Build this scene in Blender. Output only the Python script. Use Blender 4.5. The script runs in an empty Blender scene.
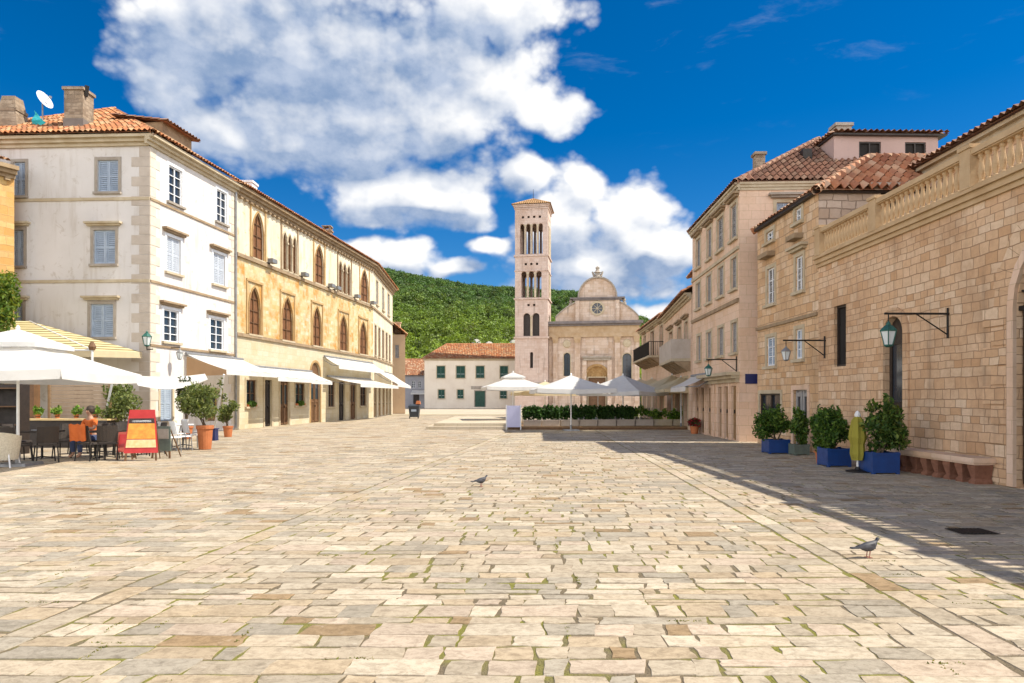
import bpy, bmesh, math, random
import numpy as np
from mathutils import Vector, Matrix
rng = random.Random(7)
nrg = np.random.default_rng(11)
sc = bpy.context.scene
COL = sc.collection
R = math.radians
FPX, CX, HY, EYE = 683.0, 512.0, 398.0, 1.6        # focal length in pixels, principal column, horizon row, eye height

# ------------------------------------------------------------------ camera
cam = bpy.data.objects.new('camera', bpy.data.cameras.new('camera'))
COL.objects.link(cam)
cam.data.sensor_width = 36.0
cam.data.lens = 36.0 * FPX / 1024.0
cam.data.shift_y = (HY - 341.5) / 1024.0
cam.data.clip_start = 0.1
cam.data.clip_end = 5000
cam.location = (0, 0, EYE)
cam.rotation_euler = (R(90), 0, 0)
sc.camera = cam

# ------------------------------------------------------------------ exposure
sc.view_settings.view_transform = 'Standard'
sc.view_settings.look = 'None'
sc.view_settings.gamma = 1.0
sc.view_settings.use_curve_mapping = False
sc.view_settings.exposure = 0.83
try:
    sc.cycles.use_denoising = True
    sc.cycles.max_bounces = 8
    sc.cycles.diffuse_bounces = 4
    sc.cycles.transparent_max_bounces = 8
except Exception:
    pass

# ------------------------------------------------------------------ sun
SUN = Vector((4.7, -0.42, 6.5)).normalized()
sl = bpy.data.lights.new('sun', 'SUN')
sl.energy = 4.2
sl.angle = R(0.53)
sl.color = (1.0, 0.93, 0.80)
so = bpy.data.objects.new('sun', sl)
COL.objects.link(so)
so.rotation_euler = SUN.to_track_quat('Z', 'Y').to_euler()

# ------------------------------------------------------------------ sky with clouds
W = bpy.data.worlds.new('World')
sc.world = W
W.use_nodes = True
wt = W.node_tree
wt.nodes.clear()

class N:
    """tiny helper for node trees"""
    def __init__(s, t): s.t = t
    def add(s, typ, **k):
        n = s.t.nodes.new(typ)
        for a, b in k.items(): setattr(n, a, b)
        return n
    def put(s, sock, v):
        if hasattr(v, 'is_output') or isinstance(v, bpy.types.NodeSocket): s.t.links.new(v, sock)
        else: sock.default_value = v
    def math(s, op, a, b=0.0, c=0.0, clamp=False):
        n = s.add('ShaderNodeMath', operation=op, use_clamp=clamp)
        s.put(n.inputs[0], a); s.put(n.inputs[1], b); s.put(n.inputs[2], c)
        return n.outputs[0]
    def vec(s, op, a, b=(0, 0, 0), c=(0, 0, 0)):
        n = s.add('ShaderNodeVectorMath', operation=op)
        s.put(n.inputs[0], a); s.put(n.inputs[1], b)
        if op == 'MULTIPLY_ADD': s.put(n.inputs[2], c)
        return n.outputs['Value'] if op in ('LENGTH', 'DOT_PRODUCT') else n.outputs[0]
    def mix(s, f, a, b, blend='MIX'):
        n = s.add('ShaderNodeMix', data_type='RGBA', blend_type=blend)
        s.put(n.inputs[0], f); s.put(n.inputs[6], a); s.put(n.inputs[7], b)
        return n.outputs[2]
    def ramp(s, f, lo, hi, a=0.0, b=1.0, smooth=True):
        n = s.add('ShaderNodeMapRange', interpolation_type='SMOOTHSTEP' if smooth else 'LINEAR')
        n.clamp = True
        s.put(n.inputs[0], f); s.put(n.inputs[1], lo); s.put(n.inputs[2], hi); s.put(n.inputs[3], a); s.put(n.inputs[4], b)
        return n.outputs[0]
    def noise(s, v, scale, detail=4, rough=0.55, dist=0.0):
        n = s.add('ShaderNodeTexNoise')
        s.put(n.inputs['Vector'], v)
        n.inputs['Scale'].default_value = scale; n.inputs['Detail'].default_value = detail
        n.inputs['Roughness'].default_value = rough; n.inputs['Distortion'].default_value = dist
        return n.outputs[0]
    def sep(s, v):
        n = s.add('ShaderNodeSeparateXYZ'); s.put(n.inputs[0], v); return n.outputs
    def comb(s, x, y, z=0.0):
        n = s.add('ShaderNodeCombineXYZ'); s.put(n.inputs[0], x); s.put(n.inputs[1], y); s.put(n.inputs[2], z); return n.outputs[0]

def azel(u, v):
    x = (u - CX) / FPX; z = (HY - v) / FPX
    return math.atan2(x, 1.0), math.atan(z / math.sqrt(1 + x * x))

w = N(wt)
sky = w.add('ShaderNodeTexSky', sky_type='NISHITA')
sky.sun_disc = False
sky.sun_elevation = math.asin(SUN.z)
sky.sun_rotation = math.atan2(SUN.x, SUN.y)
sky.altitude = 1200
sky.air_density = 1.0
sky.dust_density = 0.2
sky.ozone_density = 4.0
tc = w.add('ShaderNodeTexCoord')
dx, dy, dz = w.sep(tc.outputs['Generated'])
el = w.math('ARCSINE', dz)
az = w.math('ARCTAN2', dx, dy)
q0 = w.comb(az, el)

# cumulus banks: (column, row, half width, half height) as they stand in the sky, turned into azimuth and elevation
BANKS = [(165, 85, 52, 42), (215, 130, 62, 28), (215, 48, 120, 62), (330, 60, 165, 85), (450, 88, 135, 78), (545, 108, 46, 34), (500, 10, 90, 40),
         (280, 135, 90, 50), (420, 192, 108, 36), (370, 205, 60, 22), (470, 205, 40, 26), (345, 120, 110, 70),
         (400, 256, 60, 24), (365, 245, 40, 20), (450, 268, 34, 16), (490, 246, 30, 20), (560, 235, 60, 60),
         (575, 192, 44, 40), (630, 222, 52, 50), (660, 250, 46, 46), (600, 270, 110, 42), (530, 180, 34, 28), (650, 308, 40, 14)]
GREYS = [(300, 55, 150, 52), (245, 110, 95, 45), (400, 40, 110, 45), (420, 162, 120, 22), (330, 150, 110, 30), (430, 220, 90, 9),
         (600, 287, 100, 20), (560, 245, 50, 16), (650, 268, 50, 14), (480, 272, 40, 14), (420, 276, 60, 8), (170, 60, 60, 40)]

def blobs(q, lst):
    out = None
    for (u, v, rx, ry) in lst:
        a, e = azel(u, v)
        c = math.cos(e)
        ax = rx / FPX * math.cos(a) ** 2; ey = ry / FPX * math.cos(a)
        l = w.vec('LENGTH', w.vec('MULTIPLY_ADD', q, (1 / ax, 1 / ey, 0), (-a / ax, -e / ey, 0)))
        out = l if out is None else w.math('SMOOTH_MIN', out, l, 0.25)
    return w.math('SUBTRACT', 1.0, out)

qs = w.vec('MULTIPLY', q0, (1.0, 1.35, 1.0))
def cloud_density(q):
    qn = w.vec('MULTIPLY', q, (1.0, 1.35, 1.0))
    warp = w.add('ShaderNodeTexNoise'); w.put(warp.inputs['Vector'], qn)
    warp.inputs['Scale'].default_value = 9; warp.inputs['Detail'].default_value = 2
    off = w.vec('MULTIPLY', w.vec('SUBTRACT', warp.outputs['Color'], (0.5, 0.5, 0.5)), (0.10, 0.07, 0))
    b = blobs(w.vec('ADD', q, off), BANKS)
    n = w.noise(qn, 8.0, 9, 0.58)
    vo = w.add('ShaderNodeTexVoronoi', voronoi_dimensions='2D', feature='F1'); w.put(vo.inputs['Vector'], w.vec('ADD', qn, w.vec('MULTIPLY', off, (0.25, 0.25, 0))))
    vo.inputs['Scale'].default_value = 12; vo.inputs['Detail'].default_value = 3.0; vo.inputs['Roughness'].default_value = 0.50; vo.inputs['Lacunarity'].default_value = 2.1
    puff = w.math('SUBTRACT', 0.62, vo.outputs['Distance'])
    return w.math('ADD', w.math('ADD', w.math('MULTIPLY', b, 1.15), w.math('MULTIPLY', puff, 0.50)), w.math('MULTIPLY', w.math('SUBTRACT', n, 0.5), 0.95))
d0 = cloud_density(q0)
d1 = cloud_density(w.vec('ADD', q0, (0.013, 0.024, 0)))
front = w.ramp(dy, 0.05, 0.25)
# out-of-view cloud added beside and behind the camera as fill light
nb = w.noise(tc.outputs['Generated'], 2.2, 7, 0.58)
back = w.math('MULTIPLY', w.math('SUBTRACT', 1.0, front), w.ramp(w.math('SUBTRACT', nb, w.math('MULTIPLY', el, 0.28)), 0.28, 0.46))
a_front = w.math('MULTIPLY', w.ramp(d0, 0.0, 0.46), front)
wisp = w.noise(w.vec('MULTIPLY', q0, (5.0, 16.0, 1.0)), 1.6, 6, 0.6, 0.4)
hi = w.ramp(el, 0.28, 0.55)
a_wisp = w.math('MULTIPLY', w.math('MULTIPLY', w.ramp(wisp, 0.56, 0.90), hi), 0.30)
alpha = w.math('MAXIMUM', w.math('MAXIMUM', a_front, back), a_wisp, clamp=True)
g = w.math('ADD', blobs(q0, GREYS), w.math('MULTIPLY', w.math('SUBTRACT', w.noise(qs, 7.0, 6, 0.52), 0.5), 1.3))
grey = w.math('MULTIPLY', w.ramp(g, -0.60, 0.55), 0.84)
relief = w.math('MULTIPLY', w.math('SUBTRACT', d0, d1), 1.15)
lit = w.math('ADD', w.math('SUBTRACT', 0.84, grey), relief, clamp=True)
lit = w.math('ADD', lit, w.math('MULTIPLY', back, 1.0), clamp=True)
dk = w.mix(w.ramp(w.noise(qs, 14.0, 6, 0.6), 0.3, 0.7), (1.3, 1.9, 3.0, 1), (2.7, 3.15, 4.0, 1))
cloud = w.mix(lit, dk, w.mix(front, (15.0, 14.8, 14.8, 1), (5.5, 5.5, 5.5, 1)))  # added out-of-view cloud is far brighter than the visible banks, to fill shade
hs = w.add('ShaderNodeHueSaturation')
hs.inputs['Saturation'].default_value = 1.42
hs.inputs['Hue'].default_value = 0.503
hs.inputs['Value'].default_value = 0.66
wt.links.new(sky.outputs[0], hs.inputs['Color'])
final = w.mix(alpha, hs.outputs[0], cloud)
bg = w.add('ShaderNodeBackground')
bg.inputs['Strength'].default_value = 0.108
wt.links.new(final, bg.inputs['Color'])
wo = w.add('ShaderNodeOutputWorld')
wt.links.new(bg.outputs[0], wo.inputs['Surface'])

# ================================================================== helpers
LOC = {}                                            # world location of each thing's base
def link(o, parent=None):
    COL.objects.link(o)
    if parent is not None: o.parent = parent
    return o
def tag(o, label=None, cat=None, group=None, kind=None):
    for k, v in (('label', label), ('category', cat), ('group', group), ('kind', kind)):
        if v: o[k] = v
    return o
def thing(name, label, cat, loc=(0, 0, 0), rz=0.0, group=None):
    o = link(bpy.data.objects.new(name, None))
    o.empty_display_size = 0.3
    o.location = loc; o.rotation_euler = (0, 0, rz)
    LOC[o] = Vector(loc)
    return tag(o, label, cat, group)
def copy_tree(o, parent=None):
    c = o.copy(); COL.objects.link(c); c.parent = parent
    for ch in list(o.children): copy_tree(ch, c)
    return c
def dup(o, loc, rz, label, scale=1.0):
    c = copy_tree(o)
    c.location = loc; c.rotation_euler = (0, 0, rz); c['label'] = label; c.scale = (scale,) * 3
    LOC[c] = Vector(loc)
    return c

class MB:
    """collects faces with metre UVs; build() links them as one mesh object"""
    def __init__(s): s.v = []; s.f = []; s.u = []
    def face(s, pts, uv=None):
        i = len(s.v)
        s.v.extend([tuple(p) for p in pts]); s.f.append(tuple(range(i, i + len(pts))))
        if uv is None:
            p = [Vector(q) for q in pts]
            nrm = (p[1] - p[0]).cross(p[2] - p[0])
            if abs(nrm.z) > 0.7 * nrm.length: uv = [(q.x, q.y) for q in p]
            elif abs(nrm.x) > abs(nrm.y): uv = [(q.y, q.z) for q in p]
            else: uv = [(q.x, q.z) for q in p]
        s.u.extend(uv)
    def hexa(s, a, b):
        """a: four bottom points, b: four top points"""
        s.face([a[3], a[2], a[1], a[0]]); s.face(b)
        for i in range(4):
            j = (i + 1) % 4
            s.face([a[i], a[j], b[j], b[i]])
    def box(s, x0, x1, y0, y1, z0, z1, taper=0.0):
        t = taper
        s.hexa([(x0, y0, z0), (x1, y0, z0), (x1, y1, z0), (x0, y1, z0)],
               [(x0 + t, y0 + t, z1), (x1 - t, y0 + t, z1), (x1 - t, y1 - t, z1), (x0 + t, y1 - t, z1)])
    def tube(s, p0, p1, r0, r1=None, n=8, cap=True):
        r1 = r0 if r1 is None else r1
        p0 = Vector(p0); p1 = Vector(p1)
        d = (p1 - p0).normalized()
        a = d.orthogonal().normalized(); b = d.cross(a)
        c0 = []; c1 = []
        for i in range(n):
            t = 2 * math.pi * i / n
            o = a * math.cos(t) + b * math.sin(t)
            c0.append(p0 + o * r0); c1.append(p1 + o * r1)
        for i in range(n):
            j = (i + 1) % n
            s.face([c0[i], c0[j], c1[j], c1[i]])
        if cap: s.face(c0[::-1]); s.face(c1)
    def lathe(s, prof, n=12, c=(0, 0, 0)):
        """prof: (radius, z) from the bottom up"""
        for (r0, z0), (r1, z1) in zip(prof[:-1], prof[1:]):
            for i in range(n):
                t0 = 2 * math.pi * i / n; t1 = 2 * math.pi * (i + 1) / n
                pts = [(c[0] + r0 * math.cos(t0), c[1] + r0 * math.sin(t0), c[2] + z0), (c[0] + r0 * math.cos(t1), c[1] + r0 * math.sin(t1), c[2] + z0),
                       (c[0] + r1 * math.cos(t1), c[1] + r1 * math.sin(t1), c[2] + z1), (c[0] + r1 * math.cos(t0), c[1] + r1 * math.sin(t0), c[2] + z1)]
                if r0 < 1e-6: pts = pts[1:] if False else [pts[0], pts[2], pts[3]]
                elif r1 < 1e-6: pts = pts[:3]
                s.face(pts)
        if prof[0][0] > 1e-6: s.face([(c[0] + prof[0][0] * math.cos(-2 * math.pi * i / n), c[1] + prof[0][0] * math.sin(-2 * math.pi * i / n), c[2] + prof[0][1]) for i in range(n)])
        if prof[-1][0] > 1e-6: s.face([(c[0] + prof[-1][0] * math.cos(2 * math.pi * i / n), c[1] + prof[-1][0] * math.sin(2 * math.pi * i / n), c[2] + prof[-1][1]) for i in range(n)])
    def build(s, name, mat, parent=None, smooth=False, local=False, cols=None):
        me = bpy.data.meshes.new(name)
        vs = s.v
        if parent is not None and not local:
            o = LOC[parent]; vs = [(p[0] - o.x, p[1] - o.y, p[2] - o.z) for p in vs]
        me.from_pydata(vs, [], s.f)
        ul = me.uv_layers.new(name='UVMap')
        ul.data.foreach_set('uv', np.array(s.u, dtype=np.float32).ravel())
        if smooth: me.polygons.foreach_set('use_smooth', [True] * len(me.polygons))
        me.materials.append(mat)
        ob = link(bpy.data.objects.new(name, me), parent)
        LOC[ob] = LOC[parent] if parent is not None else Vector((0, 0, 0))
        return ob

def np_mesh(name, V, Q, mat, parent=None, cols=None, smooth=False):
    """V (n,3), Q (m,4) quads, cols (n,3) point colours"""
    me = bpy.data.meshes.new(name)
    n, m = len(V), len(Q)
    me.vertices.add(n); me.vertices.foreach_set('co', np.ascontiguousarray(V, dtype=np.float32).ravel())
    k = Q.shape[1]
    me.loops.add(m * k); me.loops.foreach_set('vertex_index', np.ascontiguousarray(Q, dtype=np.int32).ravel())
    me.polygons.add(m); me.polygons.foreach_set('loop_start', np.arange(0, m * k, k, dtype=np.int32))
    me.update(calc_edges=True)
    if cols is not None:
        ca = me.color_attributes.new('tint', 'FLOAT_COLOR', 'POINT')
        ca.data.foreach_set('color', np.concatenate([cols, np.ones((n, 1))], 1).astype(np.float32).ravel())
    me.polygons.foreach_set('use_smooth', [bool(smooth)] * m)
    me.materials.append(mat)
    ob = link(bpy.data.objects.new(name, me), parent)
    LOC[ob] = LOC[parent] if parent is not None else Vector((0, 0, 0))
    return ob

def leaf_cloud(C, size, tint, up=0.3, aspect=1.6, jitter=0.35, face=None):
    """one small folded leaf quad per centre"""
    n = len(C)
    a = nrg.normal(size=(n, 3)); a[:, 2] += up; a /= np.linalg.norm(a, axis=1, keepdims=True)
    h = nrg.normal(size=(n, 3)); b = np.cross(a, h); b /= np.linalg.norm(b, axis=1, keepdims=True)
    s = size * nrg.uniform(1 - jitter, 1 + jitter, (n, 1))
    if face is not None:           # leaves lie roughly along the crown's surface
        f_ = face + nrg.normal(size=(n, 3)) * 0.45; a = np.cross(f_, h); a /= np.linalg.norm(a, axis=1, keepdims=True); b = np.cross(f_, a); b /= np.linalg.norm(b, axis=1, keepdims=True)
    nn = np.cross(a, b)
    p0 = C - a * s * aspect * 0.5; p2 = C + a * s * aspect * 0.5
    p1 = C + b * s * 0.5 + nn * s * 0.15; p3 = C - b * s * 0.5 + nn * s * 0.15
    V = np.stack([p0, p1, p2, p3], 1).reshape(-1, 3)
    Q = np.arange(4 * n).reshape(-1, 4)
    return V, Q, np.repeat(tint, 4, 0)

def in_lumps(lumps, n, hollow=0.35):
    """points spread in the outer volume of a list of ellipsoids (centre, radii)"""
    w_ = np.array([l[1][0] * l[1][1] + l[1][0] * l[1][2] for l in lumps]); w_ /= w_.sum()
    k = nrg.choice(len(lumps), n, p=w_)
    d = nrg.normal(size=(n, 3)); d /= np.linalg.norm(d, axis=1, keepdims=True)
    r = nrg.uniform(hollow, 1.0, (n, 1)) ** 0.6
    c = np.array([l[0] for l in lumps])[k]; rad = np.array([l[1] for l in lumps])[k]
    return c + d * r * rad

def tints(n, pal, var=0.18):
    p = np.array(pal)[nrg.integers(0, len(pal), n)]
    return np.clip(p * nrg.uniform(1 - var, 1 + var, (n, 1)), 0, 1)

# ================================================================== materials
MATS = {}
def new_mat(name):
    m = bpy.data.materials.new(name); m.use_nodes = True
    t = m.node_tree; t.nodes.clear()
    n = N(t)
    out = n.add('ShaderNodeOutputMaterial'); bs = n.add('ShaderNodeBsdfPrincipled')
    t.links.new(bs.outputs[0], out.inputs['Surface'])
    MATS[name] = m
    return m, n, bs, out
def c4(c): return (c[0], c[1], c[2], 1.0)
def simple(name, col, col2=None, scale=3.0, rough=0.8, bump=0.0, metal=0.0, coat=0.0, bscale=None, spec=0.5):
    m, n, bs, out = new_mat(name)
    col2 = col2 or tuple(x * 0.8 for x in col)
    co = n.add('ShaderNodeTexCoord').outputs['Object']
    f = n.ramp(n.noise(co, scale, 7, 0.62), 0.32, 0.68, smooth=False)
    n.put(bs.inputs['Base Color'], n.mix(f, c4(col), c4(col2)))
    n.put(bs.inputs['Roughness'], n.ramp(f, 0, 1, rough, min(1.0, rough + 0.12)))
    bs.inputs['Metallic'].default_value = metal
    bs.inputs['Specular IOR Level'].default_value = spec
    if coat: bs.inputs['Coat Weight'].default_value = coat
    if bump:
        b = n.add('ShaderNodeBump'); b.inputs['Strength'].default_value = bump; b.inputs['Distance'].default_value = 0.03
        n.put(b.inputs['Height'], n.noise(co, bscale or scale * 8, 5, 0.6))
        n.t.links.new(b.outputs[0], bs.inputs['Normal'])
    return m
def masonry(name, pal, mortar, bw=0.55, bh=0.27, joint=0.012, stain=(0.30, 0.22, 0.13), stain_amt=0.5, bump=0.6, warp=0.02, stain_scale=0.7, mottled=0.5, soot=0.0):
    """coursed stone: every block its own tone, weather stains, worn joints; works on metre UVs"""
    m, n, bs, out = new_mat(name)
    uv = n.add('ShaderNodeTexCoord').outputs['UV']
    wn = n.add('ShaderNodeTexNoise'); n.put(wn.inputs['Vector'], uv); wn.inputs['Scale'].default_value = 2.3; wn.inputs['Detail'].default_value = 3
    uvw = n.vec('ADD', uv, n.vec('MULTIPLY', n.vec('SUBTRACT', wn.outputs['Color'], (0.5, 0.5, 0.5)), (warp * 3, warp * 2, 0)))
    # uneven course heights: squeeze v by a slow wave
    x, y, z = n.sep(uvw)
    y2 = n.math('ADD', y, n.math('MULTIPLY', n.math('SINE', n.math('MULTIPLY', y, 5.1)), 0.05))
    uvw = n.comb(x, y2)
    br = n.add('ShaderNodeTexBrick')
    n.put(br.inputs['Vector'], uvw)
    br.inputs['Scale'].default_value = 1.0; br.inputs['Brick Width'].default_value = bw; br.inputs['Row Height'].default_value = bh
    br.inputs['Mortar Size'].default_value = joint; br.inputs['Mortar Smooth'].default_value = 0.4; br.inputs['Bias'].default_value = 0.0
    br.offset = 0.43; br.squash = 0.75; br.squash_frequency = 3
    br.inputs['Color1'].default_value = (0, 0, 0, 1); br.inputs['Color2'].default_value = (1, 1, 1, 1); br.inputs['Mortar'].default_value = (0.5, 0.5, 0.5, 1)
    cr = n.add('ShaderNodeValToRGB')
    while len(cr.color_ramp.elements) < len(pal): cr.color_ramp.elements.new(0.5)
    for i, c in enumerate(pal):
        e = cr.color_ramp.elements[i]; e.position = i / (len(pal) - 1); e.color = c4(c)
    n.put(cr.inputs[0], br.outputs['Color'])
    fine = n.noise(uv, 9.0, 8, 0.65)
    c = n.mix(n.math('MULTIPLY', n.ramp(fine, 0.35, 0.7), mottled * 0.5), cr.outputs[0], c4([x * 0.62 for x in pal[0]]))
    st = n.noise(n.vec('MULTIPLY', uv, (1.0, 0.7, 1.0)), stain_scale, 7, 0.62, 0.3)
    c = n.mix(n.math('MULTIPLY', n.ramp(st, 0.45, 0.68), stain_amt), c, c4(stain))
    if soot:
        rs = n.noise(n.vec('MULTIPLY', uv, (3.0, 0.22, 1.0)), 1.0, 6, 0.6)
        c = n.mix(n.math('MULTIPLY', n.ramp(rs, 0.52, 0.75), soot), c, (0.10, 0.085, 0.07, 1))
    c = n.mix(n.math('MULTIPLY', br.outputs['Fac'], 0.8), c, c4(mortar))
    n.put(bs.inputs['Base Color'], c)
    bs.inputs['Roughness'].default_value = 0.9
    bs.inputs['Specular IOR Level'].default_value = 0.25
    b = n.add('ShaderNodeBump'); b.inputs['Strength'].default_value = bump; b.inputs['Distance'].default_value = 0.03
    hgt = n.math('ADD', n.math('MULTIPLY', n.math('SUBTRACT', 1.0, br.outputs['Fac']), 1.0), n.math('MULTIPLY', fine, 0.5))
    hgt = n.math('ADD', hgt, n.math('MULTIPLY', br.outputs['Color'], 0.35))
    n.put(b.inputs['Height'], hgt); n.t.links.new(b.outputs[0], bs.inputs['Normal'])
    return m
def plaster(name, col, col2, stain, amt=0.4, scale=0.5, bump=0.12):
    m, n, bs, out = new_mat(name)
    uv = n.add('ShaderNodeTexCoord').outputs['UV']
    f = n.ramp(n.noise(uv, scale, 7, 0.6, 0.4), 0.3, 0.7)
    c = n.mix(f, c4(col), c4(col2))
    s = n.noise(n.vec('MULTIPLY', uv, (2.6, 0.35, 1)), 1.0, 7, 0.65, 0.2)
    c = n.mix(n.math('MULTIPLY', n.ramp(s, 0.5, 0.74), amt), c, c4(stain))
    p = n.noise(uv, 1.9, 9, 0.7, 0.8)
    c = n.mix(n.math('MULTIPLY', n.ramp(p, 0.56, 0.66), amt), c, c4(stain))
    n.put(bs.inputs['Base Color'], c)
    bs.inputs['Roughness'].default_value = 0.92; bs.inputs['Specular IOR Level'].default_value = 0.2
    b = n.add('ShaderNodeBump'); b.inputs['Strength'].default_value = bump; b.inputs['Distance'].default_value = 0.02
    n.put(b.inputs['Height'], n.noise(uv, 14, 6, 0.6)); n.t.links.new(b.outputs[0], bs.inputs['Normal'])
    return m
def tiles(name, pal, dirt=(0.13, 0.09, 0.06), amt=0.5):
    """clay barrel tiles: one tone per tile by its place in the metre UV grid"""
    m, n, bs, out = new_mat(name)
    uv = n.add('ShaderNodeTexCoord').outputs['UV']
    x, y, z = n.sep(uv)
    cell = n.comb(n.math('FLOOR', n.math('DIVIDE', x, 0.22)), n.math('FLOOR', n.math('DIVIDE', y, 0.34)))
    wnn = n.add('ShaderNodeTexWhiteNoise', noise_dimensions='2D'); n.put(wnn.inputs['Vector'], cell)
    cr = n.add('ShaderNodeValToRGB')
    while len(cr.color_ramp.elements) < len(pal): cr.color_ramp.elements.new(0.5)
    for i, c in enumerate(pal):
        e = cr.color_ramp.elements[i]; e.position = i / (len(pal) - 1); e.color = c4(c)
    n.put(cr.inputs[0], wnn.outputs['Value'])
    s = n.noise(uv, 0.8, 8, 0.65, 0.3)
    c = n.mix(n.math('MULTIPLY', n.ramp(s, 0.45, 0.7), amt), cr.outputs[0], c4(dirt))
    f = n.noise(uv, 16, 5, 0.6)
    c = n.mix(n.math('MULTIPLY', n.ramp(f, 0.55, 0.75), 0.5), c, (0.42, 0.34, 0.24, 1))
    n.put(bs.inputs['Base Color'], c)
    bs.inputs['Roughness'].default_value = 0.85; bs.inputs['Specular IOR Level'].default_value = 0.3
    b = n.add('ShaderNodeBump'); b.inputs['Strength'].default_value = 0.3; b.inputs['Distance'].default_value = 0.02
    n.put(b.inputs['Height'], f); n.t.links.new(b.outputs[0], bs.inputs['Normal'])
    return m
def tinted(name, rough=0.6, trans=0.35, bump=0.0, use=1.0):
    """takes each leaf's or stone's own colour from the mesh"""
    m, n, bs, out = new_mat(name)
    at = n.add('ShaderNodeAttribute', attribute_name='tint')
    n.t.links.new(at.outputs['Color'], bs.inputs['Base Color'])
    bs.inputs['Roughness'].default_value = rough; bs.inputs['Specular IOR Level'].default_value = 0.3
    if trans:
        tr = n.add('ShaderNodeBsdfTranslucent')
        n.put(tr.inputs['Color'], n.mix(1.0, at.outputs['Color'], (1.3, 1.25, 0.5, 1), 'MULTIPLY'))
        mx = n.add('ShaderNodeMixShader'); mx.inputs[0].default_value = trans
        n.t.links.new(bs.outputs[0], mx.inputs[1]); n.t.links.new(tr.outputs[0], mx.inputs[2]); n.t.links.new(mx.outputs[0], out.inputs['Surface'])
    return m
def cloth(name, col, trans=0.35, stripe=None):
    m, n, bs, out = new_mat(name)
    tcn = n.add('ShaderNodeTexCoord')
    co = tcn.outputs['Object']
    f = n.noise(co, 1.6, 6, 0.6)
    c = n.mix(n.ramp(f, 0.35, 0.7), c4(col), c4([x * 0.9 for x in col]))
    if stripe:
        x, y, z = n.sep(tcn.outputs['UV'])
        k = n.math('GREATER_THAN', n.math('FRACT', n.math('MULTIPLY', y, 1 / stripe[1])), 0.62)
        c = n.mix(k, c, c4(stripe[0]))
    n.put(bs.inputs['Base Color'], c)
    bs.inputs['Roughness'].default_value = 0.9; bs.inputs['Specular IOR Level'].default_value = 0.2
    b = n.add('ShaderNodeBump'); b.inputs['Strength'].default_value = 0.25; b.inputs['Distance'].default_value = 0.05
    n.put(b.inputs['Height'], n.noise(co, 3.0, 3, 0.5)); n.t.links.new(b.outputs[0], bs.inputs['Normal'])
    tr = n.add('ShaderNodeBsdfTranslucent'); n.put(tr.inputs['Color'], c)
    mx = n.add('ShaderNodeMixShader'); mx.inputs[0].default_value = trans
    n.t.links.new(bs.outputs[0], mx.inputs[1]); n.t.links.new(tr.outputs[0], mx.inputs[2]); n.t.links.new(mx.outputs[0], out.inputs['Surface'])
    return m
def glassy(name, col, rough=0.08):
    m, n, bs, out = new_mat(name)
    co = n.add('ShaderNodeTexCoord').outputs['Object']
    n.put(bs.inputs['Base Color'], n.mix(n.noise(co, 1.3, 2), c4(col), c4([x * 0.5 for x in col])))
    bs.inputs['Roughness'].default_value = rough
    b = n.add('ShaderNodeBump'); b.inputs['Strength'].default_value = 0.04; b.inputs['Distance'].default_value = 0.05
    n.put(b.inputs['Height'], n.noise(co, 2.0, 1)); n.t.links.new(b.outputs[0], bs.inputs['Normal'])
    return m

M_PLASTER = plaster('pale_plaster', (0.63, 0.60, 0.575), (0.57, 0.54, 0.51), (0.36, 0.30, 0.23), 0.45)
M_PALACE_UP = plaster('cream_plaster', (0.66, 0.60, 0.48), (0.60, 0.52, 0.37), (0.42, 0.27, 0.11), 0.6)
M_PALACE_LOW = masonry('golden_rubble', [(0.54, 0.43, 0.22), (0.58, 0.50, 0.32), (0.52, 0.37, 0.15), (0.60, 0.54, 0.40)], (0.50, 0.40, 0.23), 0.36, 0.19, 0.006, (0.44, 0.21, 0.04), 0.95, 0.4, 0.03, 1.3, 0.8, 0.30)
M_PALACE_BASE = masonry('cream_ashlar', [(0.52, 0.45, 0.31), (0.56, 0.50, 0.37), (0.50, 0.42, 0.28)], (0.42, 0.35, 0.23), 0.6, 0.28, 0.008, (0.46, 0.34, 0.16), 0.4, 0.35)
M_OCHRE = simple('ochre_stone', (0.40, 0.26, 0.11), (0.28, 0.16, 0.06), 2.5, 0.85, 0.3)
M_TRIM_OCHRE = simple('golden_trim_stone', (0.46, 0.32, 0.15), (0.36, 0.22, 0.09), 2.2, 0.85, 0.25)
M_WOOD_RED = simple('red_brown_wood', (0.20, 0.085, 0.03), (0.12, 0.05, 0.018), 4, 0.6, 0.2)
M_TRIM = simple('cream_trim_stone', (0.50, 0.43, 0.31), (0.38, 0.30, 0.19), 1.8, 0.85, 0.25)
M_TRIM_BROWN = simple('weathered_trim_stone', (0.34, 0.25, 0.15), (0.22, 0.15, 0.09), 2.5, 0.9, 0.35)
M_QUOIN = simple('pale_quoin_stone', (0.60, 0.54, 0.45), (0.52, 0.45, 0.36), 2.2, 0.9, 0.3)
M_QUOIN_GREY = simple('grey_quoin_stone', (0.48, 0.42, 0.36), (0.40, 0.34, 0.28), 2.2, 0.9, 0.3)
M_FRIEZE = simple('warm_frieze_stone', (0.46, 0.34, 0.22), (0.36, 0.24, 0.13), 1.6, 0.9, 0.4)
M_BALUST = simple('honey_balustrade_stone', (0.50, 0.36, 0.21), (0.42, 0.285, 0.155), 2.2, 0.9, 0.3)
M_LEAD = simple('dark_weathered_cornice', (0.20, 0.17, 0.16), (0.13, 0.115, 0.115), 1.5, 0.8, 0.3)
M_GREYTRIM = simple('grey_trim_stone', (0.36, 0.32, 0.27), (0.26, 0.22, 0.18), 2.2, 0.9, 0.3)
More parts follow.
